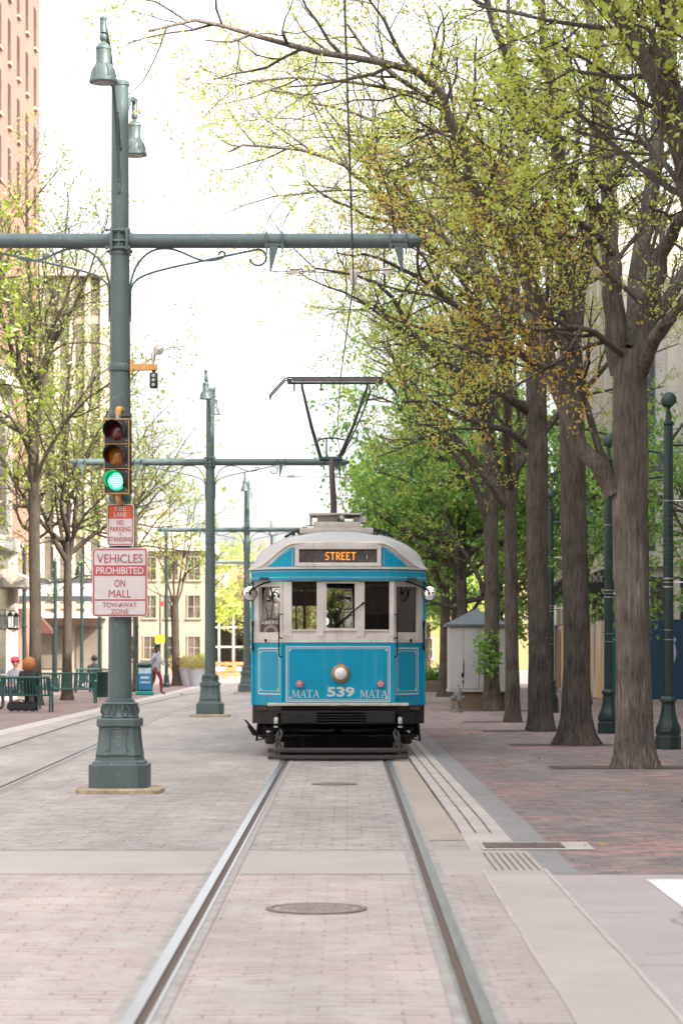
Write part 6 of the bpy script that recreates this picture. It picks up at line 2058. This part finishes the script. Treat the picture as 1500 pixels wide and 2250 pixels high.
for (nm, x, y, w_, d_, h_, m, lab) in (('far_building', -6.5, 250, 16, 12, 11, 'tan_wall', 'tan brick building closing the far end of the street'), ('far_building', 9.5, 205, 12, 12, 11.5, 'yellow_wall', 'sunlit yellowish building glowing through the far right trees'), ('far_building', -26, 240, 18, 14, 9, 'cream_wall', 'low pale building beyond the corner building at the far left')):
    e = empty(nm, (x, y, 0), 0, lab, 'building')
    b = MB(); b.box((0, d_ / 2, h_ / 2), (w_, d_, h_)); b.build('wall', M[m], e)
    b = MB(); b.box((0, -.1, h_ - .2), (w_ + .4, .5, .6)); b.build('cornice', M['stone_sill'], e)
    sp = [((-w_ / 2 + 1.2 + q * 2.0, -.02, z), 0) for q in range(int((w_ - 1) / 2)) for z in [1.8 + 3 * r_ for r_ in range(int(h_ // 3.2))]]
    win_set(e, make_win(1.0, 1.7, 'stone_sill', 'win_dark'), sp)

# white building with dark window strips on the right, black canopy
e = empty('white_building', (9.0, 91, 0), 0, 'white building with tall dark window strips and a dark canopy on the right', 'building')
b = MB(); b.box((8, 0, 8.2), (16, 22, 16.4)); b.build('wall', M['white_wall'], e)
b = MB()
for k in range(9): b.box((-.03, -9.6 + k * 2.4, 9.8), (.10, .62, 9.6))
for k in range(7): b.box((.9 + k * 1.7, -11.03, 9.8), (.5, .10, 10.4))
b.build('window', M['win_dark'], e)
b = MB()
for k in range(9): b.box((-.09, -8.4 + k * 2.4, 8.2), (.24, .42, 16.0))
for k in range(8): b.box((.05 + k * 1.7, -11.09, 8.2), (.42, .24, 16.0))
b.box((-.12, 0, 16.3), (.5, 22.6, .7)); b.box((8, -11.12, 16.3), (16.4, .5, .7)); b.box((-.1, 0, 4.6), (.3, 22.2, .5)); b.box((8, -11.1, 4.6), (16.2, .3, .5))
b.build('pilaster', M['fin'], e)
b = MB(); b.box((-.05, 0, 2.2), (.14, 20, 3.6)); b.box((8, -11.04, 2.4), (14, .14, 3.2)); b.build('shop_window', M['win_dark'], e)
e = empty('entrance_canopy', (GX(1288, 83), 83, 0), 0, 'black entrance canopy with pale letters NORTH over the mural hoarding', 'canopy')
b = MB(); b.prism([(-1.6, 2.95), (-1.55, 3.6), (-.6, 4.15), (1.35, 4.15), (1.35, 2.95), (.9, 3.25), (-.7, 3.25)], (0, 0, 0), UX, UZ, -4.0); b.build('cloth', M['awning_black'], e)
b = MB(); put_text(b, 'NORTH', (.25, -.03, 4.02), UX, UZ, 1.15, .22, .004); b.build('lettering', M['kiosk_panel'], e)
b = MB()
for s in (-1.5, 1.3): b.tube([(s, .05, 0), (s, .05, 3.2)], .04, 8)
b.build('post', M['black'], e)

# unseen tall office added on the right to keep the street in shade
e = empty('added_shade_office', (11.3, 0, 0), 0, 'unseen tall grey office block added on the right to shade the street', 'building')
b = MB(); b.box((10, -6, 10.2), (20, 160, 20.4)); b.build('wall', M['office'], e)
sp = [((-.02, -60 + k * 8.0, 3 + z * 4.0), R(-90)) for k in range(16) for z in range(5)]
win_set(e, make_win(3.2, 2.4, 'stone_sill', 'win_dark', mull=2), sp, 96)

e = empty('added_end_office', (0, -95, 0), 0, 'unseen brown office added behind the camera to darken the pane reflections', 'building')  # added out of view so the tram panes mirror a dark wall
b = MB(); b.box((-4, -8, 15), (70, 16, 30)); b.build('wall', M['office_brown'], e)
sp = [((-30 + k * 4.0, .02, 3 + z * 4.2), R(180)) for k in range(15) for z in range(6)]
win_set(e, make_win(1.8, 2.2, 'office_trim', 'win_dark'), sp, 90)
e = empty('added_side_office', (-15.5, -20, 0), 0, 'unseen grey office added on the left for reflections and bounce light', 'building')  # added out of view for pane reflections and warm bounce light
b = MB(); b.box((-10, 0, 8), (20, 140, 16)); b.build('wall', M['office'], e)
sp = [((.02, -64 + k * 5.4, 3 + z * 4.2), R(90)) for k in range(25) for z in range(3)]
win_set(e, make_win(1.8, 2.2, 'office_trim', 'win_dark'), sp, 90)

# ================================================================ trees
C1 = dict(CFG)
def lm(p, r, tone=0, t0=.15, dens=None): return dict(p=p, r=r, tone=tone, t0=t0, dens=dens)
LS = [M['leaf_spring'], M['leaf_gold']]
# nearest tree
street_tree(11, 3.77, 31.8, [(1393, 1690), (1391, 1500), (1388, 1300), (1385, 1150), (1383, 1000), (1381, 860), (1382, 770)], [.245, .225, .225, .235, .24, .225, .215],
    [lm([(1350, 1085), (1318, 1025), (1277, 980), (1232, 870), (1206, 800), (1192, 700, -.3), (1156, 592, -.7), (1072, 476, -1.2), (1036, 384, -1.5), (984, 256, -1.9), (950, 185, -2.2), (850, 140, -2.6), (700, 115, -3), (560, 80, -3.4), (430, 50, -3.8), (330, 70, -4.1)], (.125, .015), 0, .3, 2.2),
     lm([(1365, 820), (1350, 700), (1343, 590), (1336, 480, .2), (1330, 340, .3), (1318, 200, .4), (1305, 80, .5), (1290, -80, .6)], (.155, .06), 0, .25),
     lm([(1338, 500, .2), (1300, 450, .0), (1255, 400, -.3), (1225, 310, -.6), (1175, 262, -.9), (1130, 160, -1.3), (1085, 60, -1.7), (1040, -60, -2.1)], (.10, .035), 0, .1),
     lm([(1385, 800), (1392, 680, .3), (1408, 540, .6), (1430, 400, .9), (1446, 250, 1.2), (1452, 100, 1.4), (1456, -60, 1.6)], (.14, .06), 0, .2),
     lm([(1398, 800), (1425, 690, -.2), (1442, 600, -.4), (1470, 525, -.6), (1505, 460, -.8), (1560, 380, -1.0)], (.13, .06), 0, .2),
     lm([(1405, 820), (1440, 745, -.5), (1470, 700, -.9), (1520, 640, -1.4), (1600, 560, -2)], (.115, .04), 0, .2),
     lm([(1375, 790), (1335, 750, -.6), (1280, 720, -1.1), (1210, 705, -1.6), (1140, 670, -2.0), (1060, 640, -2.3)], (.05, .012), 1, .12, 3.0),
     lm([(1345, 560), (1300, 500, -.8), (1230, 470, -1.3), (1150, 455, -1.7), (1040, 440, -2.2)], (.06, .012), 0, .15, 2.4),
     lm([(1335, 420), (1370, 350, -.9), (1410, 310, -1.4), (1470, 300, -1.8)], (.045, .012), 0, .1, 3.5),
     lm([(1330, 420), (1290, 360, -1), (1330, 290, -1.6), (1400, 260, -2.0)], (.04, .012), 0, .1, 3.5),
     lm([(1215, 770), (1170, 700, .4), (1110, 640, .8), (1030, 560, 1.2), (940, 500, 1.5)], (.06, .014), 1, .15, 2.2),
     ], 'nearest street tree, pale streaked trunk left of the post at the right edge', dict(CFG, leaves=3.2), M['bark_near'], LS, auto=1, flare=1.55, L=.066, W=.017)
# second
street_tree(12, 3.75, 39.5, [(1268, 1640), (1266, 1450), (1262, 1250), (1258, 1050), (1255, 900), (1254, 760)], [.245, .215, .21, .205, .20, .185],
    [lm([(1254, 790), (1250, 660), (1240, 520), (1228, 380), (1212, 250), (1196, 100), (1180, -50)], (.15, .06), 0, .15),
     lm([(1256, 780), (1272, 650, .5), (1290, 520, 1.0), (1300, 380, 1.4), (1310, 200, 1.8), (1318, 0, 2.2)], (.12, .04), 0, .2),
     lm([(1240, 800), (1200, 815, -.5), (1140, 775, -1.0), (1098, 742, -1.4), (1048, 706, -1.8), (960, 640, -2.4), (880, 590, -3.0), (800, 560, -3.4)], (.10, .02), 0, .15, 1.8),
     lm([(1248, 620), (1200, 520, -.5), (1120, 430, -1.0), (1040, 330, -1.6), (960, 230, -2.2), (860, 165, -2.8), (760, 60, -3.2)], (.10, .02), 0, .15),
     lm([(1340, 1055), (1318, 985), (1298, 920), (1280, 840), (1255, 740, -.3), (1220, 640, -.6)], (.075, .03), 0, .5),
     lm([(1240, 500), (1180, 400, -1), (1090, 330, -1.8), (1000, 310, -2.4), (900, 300, -3.0), (760, 300, -3.6)], (.06, .014), 0, .15, 1.8),
     lm([(1240, 560), (1160, 440, -1.2), (1040, 300, -2.2), (920, 210, -3), (780, 180, -3.6), (640, 170, -4.2), (500, 190, -4.6)], (.06, .010), 0, .2, 2.6),
     ], 'second street tree from the camera in the right-hand row, dark trunk with pruning scars', CFG, M['bark'], LS, auto=1, fork=6.2, flare=1.9, L=.08)
# third
street_tree(13, 3.70, 46.5, [(1186, 1609), (1184, 1400), (1180, 1200), (1178, 1000), (1178, 850), (1176, 740)], [.235, .21, .21, .205, .20, .17],
    [lm([(1176, 770), (1172, 640), (1162, 500), (1150, 350), (1134, 200), (1120, 50)], (.15, .05), 0, .15),
     lm([(1160, 905), (1125, 878, -.4), (1070, 850, -.8), (1000, 808, -1.2), (935, 768, -1.6), (897, 725, -2.0), (860, 655, -2.4), (790, 605, -2.8), (690, 590, -3.2)], (.10, .018), 0, .2, 1.8),
     lm([(1160, 980), (1110, 948, -.3), (1030, 921, -.7), (950, 888, -1), (880, 880, -1.4)], (.085, .02), 0, .2),
     lm([(1170, 760), (1120, 690, -.5), (1050, 620, -1.0), (960, 560, -1.4), (892, 504, -1.8), (824, 424, -2.2), (776, 384, -2.5), (720, 345, -2.8), (592, 322, -3.2), (500, 330, -3.5)], (.11, .015), 0, .3, 1.8),
     lm([(1168, 620), (1110, 520, .6), (1040, 420, 1.0), (960, 350, 1.5), (860, 280, 2.0), (740, 240, 2.4), (600, 200, 3.0)], (.09, .015), 0, .2),
     lm([(1165, 560), (1200, 430, .5), (1230, 280, .9), (1250, 120, 1.2)], (.08, .03), 0, .2),
     lm([(1165, 700), (1080, 600, .8), (980, 500, 1.4), (860, 430, 1.8), (740, 420, 2.2), (600, 430, 2.6), (490, 470, 2.9)], (.06, .009), 0, .2, 2.6),
     ], 'third street tree from the camera in the right-hand row, straight dark trunk', CFG, M['bark'], LS, auto=2, fork=6.5, flare=1.45, L=.08)
# fourth: slender, many stems
street_tree(14, 3.60, 52.5, [(1127, 1588), (1124, 1400), (1122, 1250), (1120, 1140), (1121, 1030)], [.16, .14, .145, .14, .12],
    [lm([(1121, 1050), (1115, 900), (1112, 750), (1106, 600), (1090, 430), (1070, 250)], (.11, .03), 0, .2),
     lm([(1118, 1150), (1100, 1060), (1082, 970, -.2), (1062, 880, -.4), (1030, 780, -.7), (985, 690, -1.0), (930, 600, -1.4)], (.08, .02), 0, .3),
     lm([(1122, 1160), (1132, 1060, .3), (1140, 930, .6), (1128, 800, .9), (1110, 690, 1.2)], (.075, .02), 0, .3),
     lm([(1110, 1120), (1070, 1060, -.4), (1020, 1000, -.8), (960, 960, -1.2), (930, 945, -1.5)], (.055, .015), 0, .2),
     lm([(1080, 960), (1050, 880, -.3), (1000, 800, -.6), (920, 745, -1.0), (840, 696, -1.5), (784, 656, -1.8), (720, 632, -2.2), (648, 595, -2.6)], (.06, .012), 0, .2, 1.8),
     lm([(1112, 800), (1060, 700, -.5), (1000, 600, -.9), (930, 520, -1.3), (850, 470, -1.7), (720, 440, -2.2)], (.06, .012), 0, .2),
     lm([(1100, 650), (1000, 480, .6), (900, 360, 1.0), (780, 290, 1.4), (640, 260, 1.8), (510, 270, 2.2)], (.055, .009), 0, .2, 2.6),
     lm([(1085, 960), (980, 840, .5), (880, 740, 1.0), (800, 680, 1.3), (720, 690, 1.6)], (.045, .009), 0, .2, 2.6),
     ], 'fourth street tree in the right-hand row, slender trunk splitting into several stems', CFG, M['bark'], LS, auto=3, fork=4.6, flare=1.45, L=.08)
# fifth, with suckers of green leaves near its foot
street_tree(15, 3.73, 62.5, [(1080, 1562), (1079, 1440), (1080, 1300), (1078, 1150), (1074, 1000), (1070, 880)], [.215, .185, .20, .19, .17, .15],
    [lm([(1070, 900), (1060, 750), (1045, 600), (1030, 450)], (.12, .04), 0, .2),
     lm([(1074, 1160), (1040, 1060, -.4), (985, 980, -.8), (930, 900, -1.2), (880, 830, -1.6), (850, 740, -2.0)], (.10, .02), 0, .25),
     lm([(1060, 1300), (1040, 1245, -.2), (1000, 1190, -.4), (975, 1150, -.6)], (.07, .03), 0, .3),
     lm([(1068, 960), (1010, 850, .5), (940, 760, .9), (860, 690, 1.3), (760, 650, 1.8)], (.07, .015), 0, .2),
     ], 'fifth street tree in the right-hand row, leafy shoots on its trunk, before the kiosk', dict(CFG, leaves=2.4), M['bark'], [M['leaf_lime'], M['leaf_spring']], auto=5, fork=7, flare=1.8, L=.09)
# nearer tree whose trunk stands just outside the frame
street_tree(16, 3.77, 24.6, [(0, 0, -.06), (.02, .03, 2), (.0, .0, 4), (-.05, 0, 5.6)], [.24, .22, .22, .2],
    [lm([(1560, 560), (1530, 470, -.3), (1480, 390, -.5), (1430, 330, -.6), (1360, 285, -.7), (1290, 270, -.8)], (.045, .01), 0, .3, 4.5),
     lm([(1560, 520), (1530, 400, .3), (1490, 330, .5), (1440, 290, .8), (1390, 250, 1.0)], (.04, .01), 0, .3, 4.5),
     lm([(1570, 500), (1530, 330, -.2), (1490, 200, -.3), (1440, 100, -.4), (1390, 20, -.5)], (.05, .012), 0, .3, 3.0)], 'street tree standing just beyond the right edge, only its leafy boughs in view', dict(CFG, leaves=3.2), M['bark_near'],
    [M['leaf_spring'], M['leaf_lime']], auto=3, fork=5.3, L=.08, W=.02, pix=False, autoang=(5, 22), autolen=(4.2, 5.0), rlimb=.15)

# fresh green maples behind the row
CG = dict(levels=3, leaf_from=2, leaves=16.0, thin=3,
          seg=[.4, .4, .3, .2], wander=[.05, .10, .14, .2], trop=[.02, .03, .015, .0], dens=[1, 1.9, 3.4, 0], start=[.3, .15, .1, 0], ang=[45, 50, 50, 40], lift=[.1, .05, .0, 0],
          len=[4, 2.2, 1.0, .5], rad=[.1, .04, .014, .006], sides=[8, 6, 4, 3])
GR = [M['leaf_green'], M['leaf_lime']]
def leafy(seed, x, y, H, fork, label, name='leafy_tree', leafm=GR, auto=12, r0=.17, ang=(25, 95), ln=(2.6, 4.2), leaves=16.0, L=.17, W=.06, group='green maples behind the right-hand row', cfg=CG, lean=0.0, bark='bark', tone=0, spread=.14):
    c = dict(cfg, leaves=leaves)
    return street_tree(seed, x, y, [(0, 0, -.06), (lean * .3, .02, fork * .5), (lean * .6, .0, fork), (lean, .05, H * .62)], [r0, r0 * .9, r0 * .85, r0 * .45], [], label, c, M[bark], leafm, auto=auto, fork=fork, pix=False, autoang=ang, autolen=ln, L=L, W=W, group=group, name=name, rlimb=r0 * .42, tone_auto=tone, spread=spread)
leafy(21, 3.4, 72, 12.5, 2.4, 'big fresh green maple right behind the tram roof', auto=22, ln=(2.8, 4.0), r0=.2, leaves=22)
leafy(22, 3.3, 82, 19, 2.6, 'green maple behind the one at the tram roof', auto=24, ln=(3.0, 4.6), r0=.2, leaves=12)
leafy(23, 4.2, 95, 13, 2.5, 'deeper green maple farther down the right-hand side', auto=16, ln=(3.0, 4.4), L=.2, W=.07)
leafy(24, 3.2, 112, 12, 2.2, 'distant green maple over the far end of the pavement', auto=14, ln=(3.0, 4.2), leaves=11, L=.22, W=.08)
leafy(25, 8.3, 58, 8.6, 2.6, 'small green tree behind the lamp post at the right edge', auto=14, ln=(1.8, 2.7), r0=.11, leaves=18, L=.13, W=.045)
leafy(26, 6.9, 70, 11, 3.2, 'green tree in front of the white building', auto=12, ln=(2.2, 3.4), r0=.13, leaves=16, L=.15, W=.055)
leafy(27, 7.0, 101, 12, 3.0, 'far green tree beside the white building', auto=12, ln=(2.4, 3.6), r0=.14, leaves=10, L=.18, W=.06)
# left pavement
CL = dict(CFG, dens=[1, 1.6, 3.0, 4.5, 0], leaves=1.8)
LP = [M['leaf_lime_left'], M['leaf_left']]
LQ = [M['leaf_left'], M['leaf_lime_left']]
g = 'street trees on the left pavement'
def left_tree(seed, px, D, rad, limbs, label, tpx, **k):
    return street_tree(seed, GX(px, D), D, tpx, rad, limbs, label, k.pop('cfg', CL), M['bark_left'], LQ, group=g, flare=1.5, L=.10, W=.03, spread=.08, **k)
left_tree(31, 75, 69, [.19, .165, .16, .15, .10], [lm([(72, 960), (55, 850), (30, 720, -.4), (0, 600, -.8), (-30, 450, -1)], (.1, .03)), lm([(74, 1000), (95, 860, .4), (120, 720, .8), (140, 560, 1.1), (150, 420, 1.3)], (.09, .02)),
     lm([(70, 1080), (110, 980, -.5), (170, 900, -1), (230, 850, -1.5), (300, 800, -2)], (.07, .015)), lm([(74, 900), (70, 760), (66, 600, .4), (60, 450, .7), (58, 330, .9)], (.1, .02)), lm([(72, 860), (110, 760), (170, 660, -.5), (210, 560, -.8), (240, 470, -1)], (.07, .015)), lm([(74, 1010), (40, 940, -1), (0, 900, -1.6), (-60, 850, -2)], (.06, .02))],
     'thicker dark tree trunk behind the left bench with a wide airy crown', [(78, 1552), (78, 1350), (76, 1150), (74, 1000), (72, 850)], auto=5, fork=7.5, autolen=(4, 6))
left_tree(32, 148, 76, [.165, .14, .13, .10], [lm([(150, 1250), (165, 1130), (180, 1000, .3), (200, 860, .6), (215, 720, .9)], (.07, .015)), lm([(148, 1240), (130, 1140), (112, 1050, -.4), (80, 960, -.8)], (.06, .015)), lm([(150, 1190), (148, 1050), (150, 900, .4), (160, 740, .8), (170, 600, 1)], (.08, .02)),
     lm([(152, 1200), (190, 1130, -.4), (240, 1080, -.8), (300, 1040, -1.2)], (.05, .012)), lm([(150, 1100), (210, 960, -.6), (270, 860, -1), (340, 780, -1.5), (400, 760, -1.8)], (.05, .012))],
     'second left-hand tree, forking low behind the empty bench', [(148, 1542), (148, 1400), (150, 1280), (150, 1180)], auto=4, fork=4.2, autolen=(4, 5.5))
leafy(33, -11.15, 86, 14.5, 5.0, 'lime green tree in front of the brick tower', auto=13, ln=(3.4, 5.0), leaves=8, L=.15, W=.05, leafm=LP, group=g, bark='bark_left', r0=.16, cfg=dict(CG, dens=[1, 1.8, 3.0, 0]))
leafy(34, -9.6, 104, 15, 4.5, 'airy green tree before the pale office fins', auto=13, ln=(3.2, 4.6), leaves=5, L=.16, W=.05, leafm=LQ, group=g, bark='bark_left', r0=.15, cfg=dict(CG, dens=[1, 1.8, 3.0, 0]))
leafy(38, 3.77, 17.5, 15, 6.7, 'street tree added out of the picture so the tram pane mirrors its crown', auto=16, ln=(2.4, 3.4), leaves=20, L=.10, W=.04, leafm=[M['leaf_lime'], M['leaf_spring']], group='street trees in the right-hand row', r0=.22, ang=(15, 60), cfg=dict(CG, dens=[1, 2.0, 3.4, 0]))  # unseen tree added to fill the middle tram pane's reflection
leafy(37, -8.9, 39.5, 13, 2.8, 'left pavement tree added outside the left edge to mirror in the tram pane, a few bare twigs in view', auto=12, ln=(3.0, 4.2), leaves=14, L=.13, W=.045, leafm=LP, group=g, bark='bark_left', r0=.18, cfg=dict(CG, dens=[1, 1.6, 2.8, 0]))  # placed and shaped for the reflection in the tram's left pane
leafy(35, -8.4, 96, 13, 5.2, 'thin tree showing right of the nearest tram pole', auto=9, ln=(3.0, 4.2), leaves=3.2, L=.16, W=.05, leafm=[M['leaf_green'], M['leaf_lime']], group=g, bark='bark_left', r0=.12, cfg=dict(CG, dens=[1, 1.3, 2.4, 0]))
# pruned young tree with upright shoots
street_tree(36, GX(387, 108), 108, [(389, 1505), (386, 1420), (384, 1330)], [.19, .17, .17], [lm([(384, 1335), (372, 1290), (350, 1230), (330, 1170)], (.05, .015)), lm([(386, 1335), (395, 1280), (405, 1200), (415, 1110)], (.055, .012)), lm([(384, 1335), (382, 1280), (378, 1180), (370, 1060)], (.05, .012)),
     lm([(388, 1335), (405, 1270), (418, 1190), (430, 1100)], (.05, .012)), lm([(382, 1340), (360, 1310), (335, 1300), (318, 1280)], (.04, .012))], 'pruned street tree with upright bare shoots left of the second pole', dict(CL, dens=[1, .9, 1.6, 2.6, 0], leaves=5), M['bark_left'], LP, auto=0, L=.12, W=.035, group=g)
# sunlit trees at the far end
for k, (x, y, H, lab, m) in enumerate(((-10.5, 172, 10, 'sunlit pale yellow-green tree far behind the second tram pole', 'leaf_lime'), (-7.2, 200, 11.5, 'far sunlit tree just left of the tram mirror', 'leaf_pale'), (-4.5, 178, 9, 'far sunlit tree peeping past the left tram side', 'leaf_pale'), (-13.5, 205, 11, 'far sunlit tree behind the pruned one', 'leaf_pale'),
        (5.0, 150, 11, 'sunlit tree at the street end right of the tram', 'leaf_lime'), (8.0, 165, 11, 'far sunlit tree beyond the white kiosk', 'leaf_green'), (2.0, 190, 12, 'far pale tree hidden behind the tram roof', 'leaf_pale'))):
    leafy(50 + k, x, y, H, 2.6, lab, auto=13, ln=(2.8, 4.4), leaves=9, L=.26, W=.09, leafm=[M[m], M['leaf_lime']], group='sunlit trees at the far end of the street', r0=.18, bark='bark_left')
# low planting box at the far right pavement
e = empty('planter', (GX(945, 92), 92, 0), 0, 'long low brick planter with clipped green plants right of the tram', 'planter')
b = MB(); b.box((0, .6, .22), (2.3, 1.2, .44)); b.build('pot', M['kiosk_brick'], e)
rng = np.random.default_rng(8); n_ = 3000
A = np.concatenate([np.stack([rng.uniform(-1.1, 1.1, n_), rng.uniform(.05, 1.15, n_), .44 + np.abs(rng.normal(0, .22, n_))], 1), rng.normal(0, 1, (n_, 3))], 1)
V2, F2 = leaves(A, .13, .04, rng); np_mesh('plant', V2, F2, np.zeros(len(F2)), [M['leaf_green']], e, np.zeros(len(F2)))
# leafy shoots round the fifth trunk
rng = np.random.default_rng(9); n_ = 420
zz = rng.uniform(1.0, 2.0, n_); aa = rng.uniform(0, 6.28, n_); rr = rng.uniform(.15, .34, n_) * (1 - .3 * np.abs(zz - 1.4))
A = np.concatenate([np.stack([rr * np.cos(aa) - .12, rr * np.sin(aa) - .1, zz], 1), rng.normal(0, 1, (n_, 3))], 1)
V2, F2 = leaves(A, .13, .045, rng)
o = np_mesh('ivy_plant', V2, F2, np.zeros(len(F2)), [M['leaf_green']], None, np.zeros(len(F2))); o.location = (3.73, 62.4, 0)
tag(o, 'clump of green leafy shoots climbing the fifth trunk by the kiosk', 'plant')
# scattered fallen leaves along the pavement
rng = np.random.default_rng(3); n_ = 260
A = np.concatenate([np.stack([rng.uniform(1.7, 8, n_), rng.uniform(17, 60, n_), np.full(n_, .012)], 1), np.stack([rng.normal(0, 1, n_), rng.normal(0, 1, n_), np.zeros(n_)], 1)], 1)
V2, F2 = leaves(A, .05, .015, rng, .0, 0)
o = np_mesh('fallen_leaves', V2, F2, np.zeros(len(F2)), [M['leaf_gold']], None, np.zeros(len(F2))); tag(o, 'tiny fallen leaves scattered on the right pavement', 'leaves', None, 'stuff')
